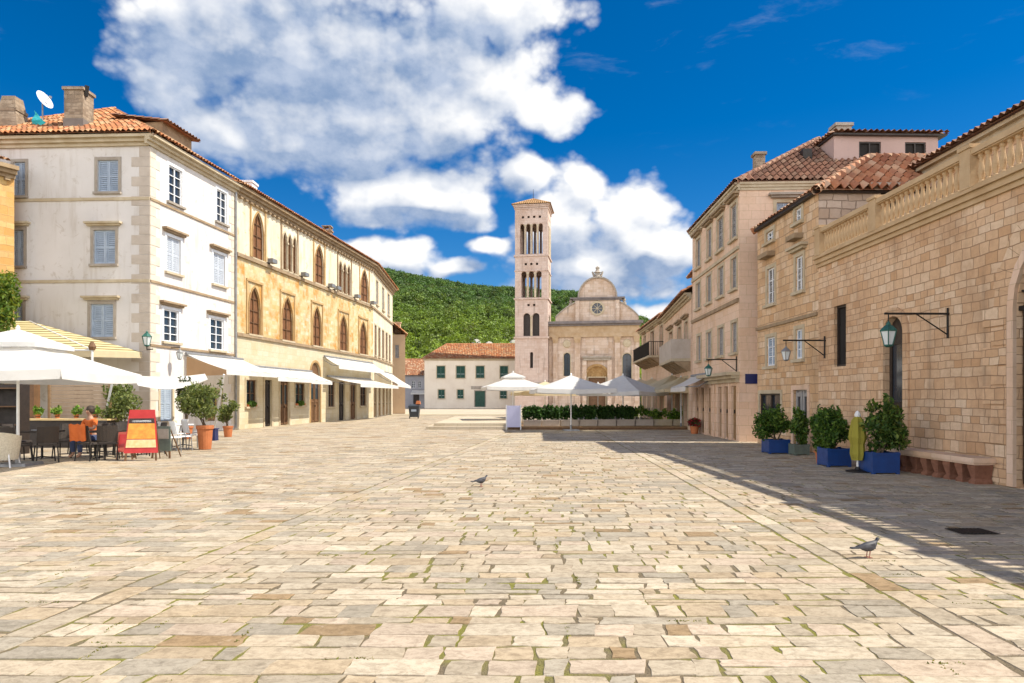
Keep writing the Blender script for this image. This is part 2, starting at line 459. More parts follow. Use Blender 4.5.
M_TERRACE = masonry('honey_ashlar', [(0.60, 0.385, 0.225), (0.66, 0.455, 0.29), (0.54, 0.33, 0.18), (0.69, 0.52, 0.36), (0.61, 0.405, 0.245)], (0.26, 0.165, 0.095), 0.33, 0.18, 0.008, (0.36, 0.21, 0.11), 0.6, 0.7, 0.035, 0.6, 0.6, 0.3)
M_STONEHOUSE = masonry('warm_ashlar', [(0.60, 0.385, 0.215), (0.66, 0.47, 0.295), (0.54, 0.33, 0.17), (0.70, 0.54, 0.38)], (0.26, 0.17, 0.10), 0.40, 0.22, 0.009, (0.34, 0.20, 0.09), 0.45, 0.7, 0.04, 0.8, 0.6, 0.25)
M_GABLE = masonry('pinkish_ashlar', [(0.44, 0.35, 0.28), (0.50, 0.41, 0.34), (0.38, 0.29, 0.22), (0.54, 0.46, 0.38)], (0.20, 0.15, 0.11), 0.42, 0.25, 0.016, (0.30, 0.20, 0.13), 0.4, 0.9, 0.05, 0.8, 0.6)
M_PINKSTONE = masonry('pink_smooth_ashlar', [(0.68, 0.485, 0.35), (0.70, 0.52, 0.39), (0.65, 0.445, 0.305)], (0.38, 0.27, 0.17), 0.6, 0.3, 0.006, (0.40, 0.25, 0.13), 0.4, 0.3, 0.01, 0.6, 0.4, 0.2)
M_CHURCH = masonry('rose_ashlar', [(0.56, 0.43, 0.335), (0.62, 0.50, 0.41), (0.50, 0.37, 0.27), (0.66, 0.55, 0.46)], (0.36, 0.26, 0.20), 0.8, 0.4, 0.01, (0.36, 0.22, 0.12), 0.6, 0.5, 0.02, 0.35, 0.7, 0.55)
M_TOWER = masonry('tower_rose_stone', [(0.56, 0.43, 0.36), (0.60, 0.48, 0.41), (0.51, 0.38, 0.31)], (0.38, 0.28, 0.23), 0.7, 0.35, 0.01, (0.38, 0.25, 0.18), 0.5, 0.4, 0.02, 0.4, 0.6, 0.45)
M_CREAMHOUSE = plaster('cream_render', (0.68, 0.61, 0.51), (0.63, 0.55, 0.45), (0.42, 0.34, 0.25), 0.2)
M_ORANGE = masonry('orange_rubble', [(0.48, 0.30, 0.11), (0.54, 0.38, 0.17), (0.46, 0.25, 0.08), (0.56, 0.44, 0.25)], (0.44, 0.30, 0.14), 0.5, 0.3, 0.012, (0.46, 0.24, 0.05), 0.5, 0.6, 0.05)
M_SALMON = plaster('salmon_render', (0.52, 0.38, 0.25), (0.48, 0.33, 0.21), (0.38, 0.25, 0.15), 0.3)
M_SHADEWALL = plaster('shade_tinted_render', (0.33, 0.33, 0.36), (0.28, 0.28, 0.31), (0.2, 0.2, 0.2), 0.3)  # bluish shade on the far house is put into its wall colour
M_TILE = tiles('orange_clay_tiles', [(0.36, 0.125, 0.045), (0.44, 0.19, 0.075), (0.29, 0.095, 0.04), (0.40, 0.21, 0.10), (0.46, 0.28, 0.15)])
M_TILE_DARK = tiles('brown_clay_tiles', [(0.22, 0.10, 0.06), (0.30, 0.15, 0.09), (0.17, 0.08, 0.05), (0.36, 0.22, 0.14)], (0.08, 0.06, 0.045), 0.5)
M_TILE_RED = tiles('red_clay_tiles', [(0.33, 0.135, 0.065), (0.39, 0.18, 0.09), (0.26, 0.10, 0.05), (0.42, 0.24, 0.14), (0.50, 0.35, 0.23)], (0.10, 0.06, 0.04), 0.35)
M_WHITEPAINT = simple('white_paint', (0.74, 0.76, 0.78), (0.62, 0.64, 0.67), 4, 0.5, 0.1)
M_SHUTTER_PALE = simple('pale_shutter', (0.50, 0.54, 0.60), (0.42, 0.46, 0.52), 4, 0.6, 0.1)
M_SHUTTER_BLUE = simple('pale_blue_shutter', (0.36, 0.43, 0.52), (0.28, 0.34, 0.42), 4, 0.6, 0.1)
M_SHUTTER_GREY = simple('grey_shutter', (0.33, 0.32, 0.31), (0.25, 0.24, 0.23), 4, 0.65, 0.1)
M_SHUTTER_GREEN = simple('dark_green_shutter', (0.008, 0.065, 0.042), (0.005, 0.045, 0.030), 4, 0.5, 0.05)
M_WOOD = simple('brown_wood', (0.17, 0.085, 0.035), (0.10, 0.05, 0.02), 5, 0.6, 0.2)
M_WOOD_LT = simple('tan_wood', (0.33, 0.20, 0.09), (0.24, 0.14, 0.06), 5, 0.6, 0.2)
M_WOOD_DK = simple('dark_wood', (0.035, 0.022, 0.015), (0.02, 0.014, 0.010), 6, 0.5, 0.2)
M_PANE = glassy('dark_window_glass', (0.03, 0.04, 0.055))
M_DARK = simple('unlit_interior', (0.022, 0.018, 0.015), (0.012, 0.010, 0.009), 1.0, 0.9)
M_IRON = simple('black_iron', (0.02, 0.02, 0.022), (0.035, 0.028, 0.022), 8, 0.5, 0.15, 0.6)
M_VERDIGRIS = simple('green_copper', (0.035, 0.14, 0.11), (0.02, 0.08, 0.065), 10, 0.55, 0.2, 0.3)
M_LAMPGLASS = simple('frosted_lamp_glass', (0.62, 0.66, 0.66), (0.5, 0.54, 0.55), 6, 0.25)
M_CANVAS = cloth('white_canvas', (0.76, 0.75, 0.72))
M_CANVAS_CREAM = cloth('cream_canvas', (0.72, 0.61, 0.40))
M_CANVAS_TAN = cloth('tan_canvas', (0.55, 0.36, 0.20), 0.3)
M_CANVAS_STRIPE = cloth('striped_canvas', (0.66, 0.57, 0.33), 0.2, ((0.20, 0.15, 0.05), 0.42))
M_ALU = simple('white_metal', (0.75, 0.75, 0.74), (0.62, 0.62, 0.61), 5, 0.35, 0.0, 0.1)
M_GREYMETAL = simple('grey_metal', (0.30, 0.30, 0.30), (0.22, 0.22, 0.22), 5, 0.45, 0.0, 0.5)
M_WICKER_W = simple('cream_wicker', (0.66, 0.60, 0.47), (0.50, 0.44, 0.33), 30, 0.75, 0.7, bscale=60)
M_BLACKRATTAN = simple('black_rattan', (0.025, 0.020, 0.018), (0.05, 0.035, 0.025), 25, 0.6, 0.5, bscale=50)
M_BLUE = simple('blue_paint', (0.010, 0.052, 0.205), (0.008, 0.036, 0.15), 4, 0.35, 0.1)
M_NAVY = simple('navy_enamel', (0.010, 0.018, 0.10), (0.008, 0.014, 0.08), 4, 0.3)
M_TERRA = simple('terracotta', (0.48, 0.16, 0.055), (0.38, 0.12, 0.04), 5, 0.8, 0.2)
M_SOIL = simple('soil', (0.05, 0.035, 0.02), (0.03, 0.02, 0.012), 10, 1.0, 0.6)
M_BARK = simple('bark', (0.13, 0.09, 0.055), (0.07, 0.05, 0.03), 12, 0.9, 0.6)
M_LEAF = tinted('leaf', 0.5, 0.35)
M_LILAC = simple('lilac_panel', (0.50, 0.50, 0.68), (0.45, 0.45, 0.62), 3, 0.5)
M_RED = simple('red_paint', (0.48, 0.022, 0.02), (0.38, 0.015, 0.015), 5, 0.4)
M_REDBROWN = simple('red_brown_stone', (0.27, 0.12, 0.07), (0.17, 0.07, 0.04), 7, 0.85, 0.4)
M_ORANGEPOSTER = simple('orange_poster', (0.62, 0.20, 0.02), (0.72, 0.38, 0.05), 7, 0.4)
M_CREAMPOSTER = simple('cream_poster', (0.72, 0.58, 0.32), (0.64, 0.42, 0.16), 9, 0.4)
M_SLATE = simple('slate_board', (0.12, 0.15, 0.12), (0.08, 0.10, 0.085), 6, 0.5)
M_YELLOW = cloth('yellow_canvas', (0.34, 0.30, 0.05), 0.2)
M_TURQ = cloth('turquoise_canvas', (0.05, 0.45, 0.50), 0.35)
M_CHIMNEY = masonry('chimney_rubble', [(0.30, 0.22, 0.15), (0.38, 0.30, 0.22), (0.22, 0.16, 0.11)], (0.26, 0.20, 0.14), 0.3, 0.14, 0.012, (0.10, 0.075, 0.055), 0.5, 0.8, 0.05, 1.6)
M_STUCCO_GREY = simple('grey_stucco', (0.20, 0.17, 0.15), (0.15, 0.125, 0.11), 2, 0.95, 0.3)

# ================================================================== facades
class Facade:
    """a vertical wall plane: s runs along it, z up, w outward"""
    def __init__(s, o, d, side):
        s.o = Vector((o[0], o[1])); s.d = Vector(d).normalized()
        n = Vector((s.d.y, -s.d.x)); s.n = n if n.dot(Vector(side)) > 0 else -n
    def P(s, a, z, w=0.0):
        q = s.o + s.d * a + s.n * w
        return (q.x, q.y, z)
    def s_of(s, u):
        k = (u - CX) / FPX
        return (k * s.o.y - s.o.x) / (s.d.x - k * s.d.y)
    def y_of(s, u): return s.o.y + s.d.y * s.s_of(u)
    def z_of(s, u, v): return EYE + (HY - v) / FPX * s.y_of(u)
    def rect(s, u0, u1, v0, v1):
        uc = (u0 + u1) / 2
        a, b = sorted((s.s_of(u0), s.s_of(u1)))
        return a, b, s.z_of(uc, v1), s.z_of(uc, v0)
    def box(s, mb, a0, a1, z0, z1, w0, w1):
        P = s.P
        mb.hexa([P(a0, z0, w1), P(a1, z0, w1), P(a1, z0, w0), P(a0, z0, w0)], [P(a0, z1, w1), P(a1, z1, w1), P(a1, z1, w0), P(a0, z1, w0)])
    def quad(s, mb, a0, a1, z0, z1, w=0.0):
        mb.face([s.P(a0, z0, w), s.P(a1, z0, w), s.P(a1, z1, w), s.P(a0, z1, w)], [(a0, z0), (a1, z0), (a1, z1), (a0, z1)])

def arch_pts(a, b, d, kind, n=8):
    """points of the opening's top edge from a to b, crown at height d"""
    c = (a + b) / 2; r = (b - a) / 2
    out = []
    for i in range(n + 1):
        if kind == 'round':
            t = math.pi * (1 - i / n); x = c + r * math.cos(t); z = d - r + r * math.sin(t)
        else:
            x = a + (b - a) * i / n; W2 = b - a
            far = (b - x) if x <= c else (x - a)
            h = math.sqrt(max(0.0, W2 * W2 - far * far)) ; z = d - W2 * 0.866 * 1.15 + h * 1.15
        out.append((x, z))
    return out

def wall(mb, F, s0, s1, z0, z1, ops, depth=0.28, z_top=None):
    """wall sheet with real openings and their reveals; op = (a, b, c, d, arch)"""
    xs = sorted({s0, s1} | {min(max(v, s0), s1) for o in ops for v in o[:2]})
    zs = sorted({z0, z1} | {min(max(v, z0), z1) for o in ops for v in o[2:4]})
    for i in range(len(xs) - 1):
        for j in range(len(zs) - 1):
            x = (xs[i] + xs[i + 1]) / 2; z = (zs[j] + zs[j + 1]) / 2
            if xs[i + 1] - xs[i] < 1e-5 or zs[j + 1] - zs[j] < 1e-5: continue
            if any(o[0] < x < o[1] and o[2] < z < o[3] for o in ops): continue
            F.quad(mb, xs[i], xs[i + 1], zs[j], zs[j + 1])
    P = F.P
    for o in ops:
        a, b, c, d = o[:4]; k = o[4] if len(o) > 4 else None
        top = arch_pts(a, b, d, k) if k else [(a, d), (b, d)]
        if k:
            for (x0, q0), (x1, q1) in zip(top[:-1], top[1:]):
                mb.face([P(x0, q0), P(x1, q1), P(x1, d), P(x0, d)], [(x0, q0), (x1, q1), (x1, d), (x0, d)])
        ring = [(a, c)] + top + [(b, c)]
        for (x0, q0), (x1, q1) in zip(ring, ring[1:] + ring[:1]):
            mb.face([P(x0, q0), P(x1, q1), P(x1, q1, -depth), P(x0, q0, -depth)], [(x0, q0), (x1, q1), (x1 + depth, q1), (x0 + depth, q0)])

def arch_fill(mb, F, a, b, c, d, kind, w):
    pts = arch_pts(a, b, d, kind) if kind else [(a, d), (b, d)]
    base = [(a, c), (b, c)] + pts[::-1]
    mb.face([F.P(x, z, w) for x, z in base], base)

def arch_band(mb, F, a, b, c, d, kind, t, w0, w1):
    """moulding that follows an arched opening, t wide, from w0 to w1"""
    inner = [(a, c)] + (arch_pts(a, b, d, kind, 12) if kind else [(a, d), (b, d)]) + [(b, c)]
    outer = [(a - t, c)] + (arch_pts(a - t, b + t, d + t, kind, 12) if kind else [(a - t, d + t), (b + t, d + t)]) + [(b + t, c)]
    P = F.P
    for i in range(len(inner) - 1):
        i0, i1, o0, o1 = inner[i], inner[i + 1], outer[i], outer[i + 1]
        mb.face([P(*i0, w1), P(*i1, w1), P(*o1, w1), P(*o0, w1)])
        mb.face([P(*o0, w1), P(*o1, w1), P(*o1, w0), P(*o0, w0)])
        mb.face([P(*i0, w1), P(*i1, w1), P(*i1, w0), P(*i0, w0)])

def louvre(F, a0, a1, z0, z1, w0, w1):
    """louvred shutter leaf: stiles, rails and tilted slats"""
    mb = MB(); t = 0.055
    F.box(mb, a0, a0 + t, z0, z1, w0, w1); F.box(mb, a1 - t, a1, z0, z1, w0, w1)
    for z in (z0, (z0 + z1) / 2 - t / 2, z1 - t): F.box(mb, a0 + t, a1 - t, z, z + t, w0 + 0.002, w1 - 0.002)
    n = max(6, int((z1 - z0) / 0.085)); h = (z1 - z0 - 2 * t) / n
    for i in range(n):
        z = z0 + t + i * h
        mb.face([F.P(a0 + t, z, w1 - 0.004), F.P(a1 - t, z, w1 - 0.004), F.P(a1 - t, z + h * 0.92, w0 + 0.006), F.P(a0 + t, z + h * 0.92, w0 + 0.006)])
    return mb

def window(F, op, parent, frame=M_WHITEPAINT, pane=M_PANE, depth=0.28, shutters=None, mode='open', sill=None, lintel=None, surround=None, bars=(1, 2), kind=None, name='window'):
    a, b, c, d = op[:4]
    mb = MB(); t = 0.055; w0, w1 = -depth + 0.03, -depth + 0.09
    if kind: arch_band(mb, F, a + t, b - t, c + 0.004, d - t, kind, t, w0, w1)
    else:
        F.box(mb, a, a + t, c, d, w0, w1); F.box(mb, b - t, b, c, d, w0, w1)
        F.box(mb, a + t, b - t, d - t, d, w0, w1); F.box(mb, a + t, b - t, c, c + t, w0, w1)
    for i in range(bars[0]):
        x = a + (b - a) * (i + 1) / (bars[0] + 1)
        F.box(mb, x - 0.025, x + 0.025, c + t, d - t, w0 + 0.005, w1 - 0.004)
    for i in range(bars[1]):
        z = c + (d - c) * (i + 1) / (bars[1] + 1)
        F.box(mb, a + t, b - t, z - 0.016, z + 0.016, w0 + 0.012, w1 - 0.01)
    wo = mb.build(name, frame, parent)
    g_ = MB(); arch_fill(g_, F, a, b, c, d, kind, -depth + 0.025); g_.build('pane', pane, wo)
    if shutters:
        if mode == 'closed':
            m_ = (a + b) / 2
            louvre(F, a + 0.01, m_ - 0.004, c + 0.01, d - 0.01, -0.09, -0.05).build('shutter', shutters, wo)
            louvre(F, m_ + 0.004, b - 0.01, c + 0.01, d - 0.01, -0.09, -0.05).build('shutter', shutters, wo)
        elif mode == 'open':
            h = (b - a) / 2
            louvre(F, a - h - 0.03, a - 0.03, c, d, 0.012, 0.05).build('shutter', shutters, wo)
            louvre(F, b + 0.03, b + h + 0.03, c, d, 0.012, 0.05).build('shutter', shutters, wo)
        elif mode == 'ajar':            # leaves folded out at right angles to the wall
            G0 = Facade(F.P(a - 0.02, 0)[:2], F.n, F.d); G1 = Facade(F.P(b + 0.02, 0)[:2], F.n, F.d)
            h = (b - a) / 2
            louvre(G0, 0.01, h, c, d, -0.02, 0.02).build('shutter', shutters, wo)
            louvre(G1, 0.01, h, c, d, -0.02, 0.02).build('shutter', shutters, wo)
    if surround:
        s_ = MB(); arch_band(s_, F, a, b, c, d, kind, 0.12, 0.0, 0.03); s_.build('surround', surround, wo)
    if sill:
        s_ = MB(); F.box(s_, a - 0.14, b + 0.14, c - 0.10, c - 0.003, -0.02, 0.12); s_.build('sill', sill, wo)
    if lintel:
        s_ = MB(); F.box(s_, a - 0.22, b + 0.22, d + 0.16, d + 0.24, 0.0, 0.14); F.box(s_, a - 0.30, b + 0.30, d + 0.24, d + 0.32, 0.0, 0.22)
        s_.build('hood', lintel, wo)
    return wo

def door(F, op, parent, mat=M_WOOD, depth=0.28, kind=None, glazed=False, surround=None, leaf=2):
    a, b, c, d = op[:4]
    mb = MB(); arch_fill(mb, F, a, b, c, d, kind, -depth + 0.03)
    hgt = (d - c) if not kind else (d - c - (b - a) / 2)
    for i in range(leaf):
        x0 = a + (b - a) * i / leaf + 0.04; x1 = a + (b - a) * (i + 1) / leaf - 0.04
        z0 = c + 0.06
        F.box(mb, x0, x0 + 0.09, z0, z0 + hgt - 0.1, -depth + 0.03, -depth + 0.075); F.box(mb, x1 - 0.09, x1, z0, z0 + hgt - 0.1, -depth + 0.03, -depth + 0.075)
        for k in (0.0, 0.42, 0.96):
            zz = z0 + k * (hgt - 0.2)
            F.box(mb, x0 + 0.09, x1 - 0.09, zz, zz + 0.1, -depth + 0.03, -depth + 0.072)
    do = mb.build('door', mat, parent)
    if glazed:
        g_ = MB()
        for i in range(leaf):
            x0 = a + (b - a) * i / leaf + 0.14; x1 = a + (b - a) * (i + 1) / leaf - 0.14
            if x1 > x0: F.quad(g_, x0, x1, c + 0.48 * hgt, c + 0.93 * hgt, -depth + 0.045)
        if g_.f: g_.build('pane', M_PANE, do)
    h_ = MB(); xm = (a + b) / 2 + (0.07 if leaf == 2 else -(b - a) * 0.4); F.box(h_, xm - 0.012, xm + 0.012, c + 1.0, c + 1.14, -depth + 0.078, -depth + 0.12); h_.build('handle', M_IRON, do)
    if surround:
        s_ = MB(); arch_band(s_, F, a, b, c, d, kind, 0.14, 0.0, 0.035); s_.build('surround', surround, do)
    return do

def roof_plane(mb, e0, e1, t0, t1, pitch=0.22, amp=0.055, row=0.34, over=0.0, under=True):
    """barrel tiles over the plane with eave e0-e1 and top edge t0-t1 (t0 above e0)"""
    e0, e1, t0, t1 = map(Vector, (e0, e1, t0, t1))
    L = (e1 - e0).length; ux = (e1 - e0) / L
    nrm = ux.cross(((t0 + t1) / 2 - (e0 + e1) / 2)).normalized()
    if nrm.z < 0: nrm = -nrm
    uy = nrm.cross(ux)
    if uy.z < 0: uy = -uy
    a, h0 = (t0 - e0).dot(ux), (t0 - e0).dot(uy)
    b, h1 = (t1 - e0).dot(ux), (t1 - e0).dot(uy)
    def top(x):
        if x < a: return h0 * x / a if a > 1e-6 else h0
        if x > b: return h1 * (L - x) / (L - b) if L - b > 1e-6 else h1
        return h0 + (h1 - h0) * (x - a) / max(1e-6, b - a)
    n = max(2, int(L / pitch))
    prof = [(-0.5, -0.6), (-0.27, 0.15), (0.0, 1.0), (0.27, 0.15), (0.5, -0.6)]
    for i in range(n):
        xc = (i + 0.5) * L / n
        hmax = top(xc)
        if hmax < 0.08: continue
        m = max(1, int(hmax / row))
        wob = rng.uniform(-0.01, 0.01)
        for j in range(m):
            y0 = hmax * j / m; y1 = hmax * (j + 1) / m + 0.03
            lift0 = 0.03 + rng.uniform(0, 0.012); lift1 = 0.0
            for (px, pz), (qx, qz) in zip(prof[:-1], prof[1:]):
                f = []
                for (x, z, y, l) in ((px, pz, y0, lift0), (qx, qz, y0, lift0), (qx, qz, y1, lift1), (px, pz, y1, lift1)):
                    f.append(e0 + ux * (xc + wob + x * L / n) + uy * y + nrm * (0.05 + z * amp + l))
                uvc = ((i + 0.5) * 0.22, (j + 0.5) * 0.34)
                mb.face(f, [(uvc[0] + dx * 0.08, uvc[1] + dy * 0.12) for dx, dy in ((-1, -1), (1, -1), (1, 1), (-1, 1))])
    mb.face([e0, e1, t1, t0] if (t1 - t0).length > 1e-4 else [e0, e1, t0])

def ridge_run(mb, p0, p1, r=0.11):
    p0 = Vector(p0); p1 = Vector(p1); L = (p1 - p0).length; n = max(1, int(L / 0.42))
    for i in range(n):
        a = p0.lerp(p1, i / n); b = p0.lerp(p1, (i + 1) / n + 0.02)
        k = len(mb.f); mb.tube(a, b, r * 1.1, r * 0.92, 8, False)

def chimney(x, y, z0, z1, wx, wy, parent, mat=M_CHIMNEY, cap=True, name='chimney'):
    mb = MB(); hx, hy = wx / 2, wy / 2
    mb.box(x - hx, x + hx, y - hy, y + hy, z0, z1 - 0.12)
    mb.box(x - hx - 0.06, x + hx + 0.06, y - hy - 0.06, y + hy + 0.06, z1 - 0.12, z1)
    o = mb.build(name, mat, parent)
    if cap:
        c_ = MB()
        for sx in (-1, 1):
            for sy in (-1, 1): c_.box(x + sx * hx * 0.75 - 0.06, x + sx * hx * 0.75 + 0.06, y + sy * hy * 0.75 - 0.06, y + sy * hy * 0.75 + 0.06, z1, z1 + 0.2)
        c_.box(x - hx - 0.03, x + hx + 0.03, y - hy - 0.03, y + hy + 0.03, z1 + 0.2, z1 + 0.28)
        c_.build('chimney_cap', mat, o)
    return o

def cornice(F, parent, s0, s1, z, mat, steps=((0.10, 0.12), (0.20, 0.14), (0.32, 0.12)), dentil=0.0, name='cornice'):
    mb = MB(); zz = z
    for w_, h in steps:
        F.box(mb, s0, s1, zz, zz + h, 0.0, w_); zz += h
    if dentil:
        x = s0 + dentil / 2
        while x < s1 - dentil / 2:
            F.box(mb, x, x + dentil * 0.45, z - 0.12, z - 0.002, 0.0, steps[0][0] + 0.05); x += dentil
    return mb.build(name, mat, parent)

def band(F, parent, s0, s1, z, h, w_, mat, name='string_course'):
    mb = MB(); F.box(mb, s0, s1, z, z + h, 0.0, w_); return mb.build(name, mat, parent)

def shell(mb, pts, z0, z1):
    """closing walls (plan points, no openings)"""
    for p, q in zip(pts[:-1], pts[1:]):
        L = math.hypot(q[0] - p[0], q[1] - p[1])
        mb.face([(p[0], p[1], z0), (q[0], q[1], z0), (q[0], q[1], z1), (p[0], p[1], z1)], [(0, z0), (L, z0), (L, z1), (0, z1)])

def awning(F, u0, u1, z_top, z_bot, out, label, mat=M_CANVAS_CREAM, group='shop awnings along the golden stone palace', s=None, valance=0.22):
    a, b = s if s else sorted((F.s_of(u0), F.s_of(u1)))
    root = thing('awning', label, 'awning', F.P((a + b) / 2, z_top), 0, group)
    cl = MB(); n = 8; m = 5
    def pt(i, j):
        x = a + (b - a) * i / n; t = j / m
        z = z_top + (z_bot - z_top) * t - 0.05 * math.sin(math.pi * t) - 0.02 * math.sin(math.pi * 4 * i / n) ** 2 * t
        return F.P(x, z, 0.12 + (out - 0.12) * t)
    for i in range(n):
        for j in range(m):
            cl.face([pt(i, j), pt(i + 1, j), pt(i + 1, j + 1), pt(i, j + 1)], [(i / n, j / m)] * 4)
    cl.build('canopy', mat, root)
    va = MB()
    for i in range(n * 2):
        x0 = a + (b - a) * i / (2 * n); x1 = a + (b - a) * (i + 1) / (2 * n)
        va.face([F.P(x0, z_bot - 0.02, out + 0.004), F.P(x1, z_bot - 0.02, out + 0.004), F.P(x1, z_bot - valance, out + 0.02), F.P(x0, z_bot - valance, out + 0.02)])
    va.build('valance', mat, root)
    ro = MB(); ro.tube(F.P(a - 0.05, z_top + 0.02, 0.12), F.P(b + 0.05, z_top + 0.02, 0.12), 0.07); ro.build('roller', M_GREYMETAL, root)
    for x in (a + 0.12, b - 0.12):
        ar = MB(); k = F.P(x, (z_top + z_bot) / 2 - 0.25, 0.5 * out); ar.tube(F.P(x, z_top - 0.25, 0.05), k, 0.022); ar.tube(k, F.P(x, z_bot - 0.03, out - 0.02), 0.022)
        ar.build('arm', M_GREYMETAL, root)
    return root

# ================================================================== LEFT SIDE OF THE SQUARE
DL = Vector((0.1345, 1.0)).normalized()
FL = Facade((-14.84, 28.0), DL, (1, 0))                 # long facade of the white house and the palace
FG = Facade((-14.84, 28.0), (-1.0, 0.05), (0, -1))      # gable of the white house
EAVE = 12.35
S_J = FL.s_of(235.5)                                    # joint between white house and palace
S_E = FL.s_of(373)                                      # where the palace front bends
q = FL.P(S_E, 0)
FB = Facade(q[:2], (-0.048, 1.0), (1, 0))               # bent end of the palace
S_B = FB.s_of(392.5)

# ---- white corner house
wh = thing('townhouse', 'tall whitewashed corner house with pale blue louvred shutters and two chimneys', 'house', FL.P(0, 0))
ops = []
mb = MB()
W3 = [FL.rect(168.5, 182, 168, 204), FL.rect(216.5, 226.5, 191, 223)]
W2 = [FL.rect(166.5, 180.5, 238, 273), FL.rect(213, 225, 254, 285)]
W1 = [FL.rect(163.5, 178.5, 310, 342), FL.rect(210, 223.5, 319, 350)]
W0 = [FL.rect(160, 172, 386, 421), FL.rect(207, 221, 391, 421)]
allw = W3 + W2 + W1 + W0
wall(mb, FL, 0, S_J - 0.0, 0, EAVE, allw)
gw = []
for (u0, u1, v0, v1) in ((97.5, 118.5, 160, 192), (93.5, 115.5, 230, 264), (90.5, 113.5, 304, 337), (14, 25.5, 162, 196), (12, 24, 230, 266), (11, 23, 304, 337)):
    gw.append(FG.rect(u0, u1, v0, v1))
gw.append((FG.s_of(90), FG.s_of(70), 0.05, 2.5))
GW = 9.3
wall(mb, FG, 0, GW, 0, EAVE, gw)
c1 = FG.P(GW, 0); c2 = FL.P(S_J, 0, -GW)
shell(mb, [c1[:2], c2[:2], FL.P(S_J, 0)[:2]], 0, EAVE)
mb.face([FL.P(0, EAVE - 0.02), FL.P(S_J, EAVE - 0.02), FL.P(S_J, EAVE - 0.02, -GW), FG.P(GW, EAVE - 0.02)])
mb.build('wall', M_PLASTER, wh)
for i, o in enumerate(W3): window(FL, o, wh, frame=M_WHITEPAINT, depth=0.12, bars=(1, 3), sill=M_GREYTRIM, surround=M_WHITEPAINT)
for o in W2: window(FL, o, wh, shutters=M_SHUTTER_PALE, mode='closed', sill=M_TRIM, surround=M_WHITEPAINT, lintel=M_TRIM_BROWN)
for o in W1: window(FL, o, wh, frame=M_WHITEPAINT, depth=0.12, bars=(1, 3), sill=M_TRIM, surround=M_WHITEPAINT, lintel=M_TRIM_BROWN)
window(FL, W0[0], wh, shutters=M_SHUTTER_BLUE, mode='closed', sill=M_TRIM, surround=M_TRIM)
door(FL, W0[1], wh, M_WOOD_LT, glazed=True, surround=M_TRIM)
for i, o in enumerate(gw[:6]):
    window(FG, o, wh, shutters=M_SHUTTER_BLUE, mode='closed', sill=M_GREYTRIM, surround=M_GREYTRIM, lintel=M_TRIM if i not in (0, 3) else None)
door(FG, gw[6], wh, M_WOOD)
for z in (9.72, 6.35, 3.72):
    band(FL, wh, 0.0, S_J - 0.03, z, 0.10, 0.05, M_TRIM_BROWN)
for z in (9.72, 6.35):
    band(FG, wh, 0.0, GW, z, 0.12, 0.05, M_TRIM)
for FF, x0, sgn in ((FL, 0.0, 1), (FL, S_J - 0.02, -1), (FG, 0.0, 1)):
    qb = MB(); z = 0.3; k = 0
    while z < EAVE - 0.5:
        l = (0.62 if k % 2 else 0.36) * (1.25 if FF is FG else 1); a, b = sorted((x0, x0 + sgn * l))
        FF.box(qb, a, b, z, z + 0.38, 0.0, 0.018); z += 0.40; k += 1
    qb.build('quoin', M_QUOIN if FF is FL else M_QUOIN_GREY, wh)
cornice(FL, wh, -0.35, S_J, EAVE - 0.42, M_TRIM, ((0.10, 0.14), (0.22, 0.14), (0.38, 0.12)))
cornice(FG, wh, -0.05, GW, EAVE - 0.42, M_TRIM, ((0.10, 0.14), (0.22, 0.14), (0.36, 0.12)))
# hipped tile roof
rb = MB()
A = Vector(FL.P(0, EAVE)); A = Vector((A.x + 0.38, A.y - 0.45, EAVE))
B = Vector(FG.P(GW, EAVE)) + Vector((-0.4, -0.45, 0))
AP = Vector((-19.3, 33.0, 15.55))
RE = Vector(FL.P(S_J, 15.3, -GW / 2))
J1 = Vector(FL.P(S_J, EAVE, 0.45)); J2 = Vector(FL.P(S_J, EAVE, -GW - 0.3))
roof_plane(rb, B, A, AP, AP)
roof_plane(rb, A, J1, AP, RE)
roof_plane(rb, J2, B, RE, AP)
ridge_run(rb, A, AP); ridge_run(rb, B, AP); ridge_run(rb, AP, RE)
rf = rb.build('roof', M_TILE, wh)
dm = MB()     # dormer with its own dark tiled lid
dx = FL.P(2.6, 0, -1.4); F_d = FL
F_d.box(dm, 1.6, 3.7, EAVE + 0.35, EAVE + 1.25, -2.6, -0.55)
do_ = dm.build('dormer', M_TRIM_BROWN, wh)
dm = MB(); roof_plane(dm, FL.P(1.4, EAVE + 1.2, -0.25), FL.P(3.95, EAVE + 1.2, -0.25), FL.P(1.4, EAVE + 1.62, -2.9), FL.P(3.95, EAVE + 1.62, -2.9)); dm.build('dormer_roof', M_TILE_DARK, do_)
ch = chimney(-18.35, 28.95, EAVE, 14.62, 0.78, 0.75, wh, cap=False)
cb = MB(); cb.box(-18.77, -17.93, 28.55, 29.35, EAVE + 0.02, EAVE + 0.95); cb.build('chimney_base', M_STUCCO_GREY, ch)
cb = MB(); cb.tube((-17.95, 28.75, 14.3), (-17.85, 28.7, 14.72), 0.09); cb.build('flue', M_IRON, ch)
LCX = -21.5
mb = MB(); mb.box(LCX - .45, LCX + .45, 29.0, 29.8, EAVE, 13.45); mb.hexa([(LCX - .45, 29.0, 13.45), (LCX + .45, 29.0, 13.45), (LCX + .45, 29.8, 13.45), (LCX - .45, 29.8, 13.45)], [(LCX - .28, 29.15, 14.5), (LCX + .28, 29.15, 14.5), (LCX + .28, 29.65, 14.5), (LCX - .28, 29.65, 14.5)])
mb.box(LCX - .42, LCX + .42, 29.04, 29.76, 13.85, 13.97)
mb.build('chimney', M_CHIMNEY, wh)

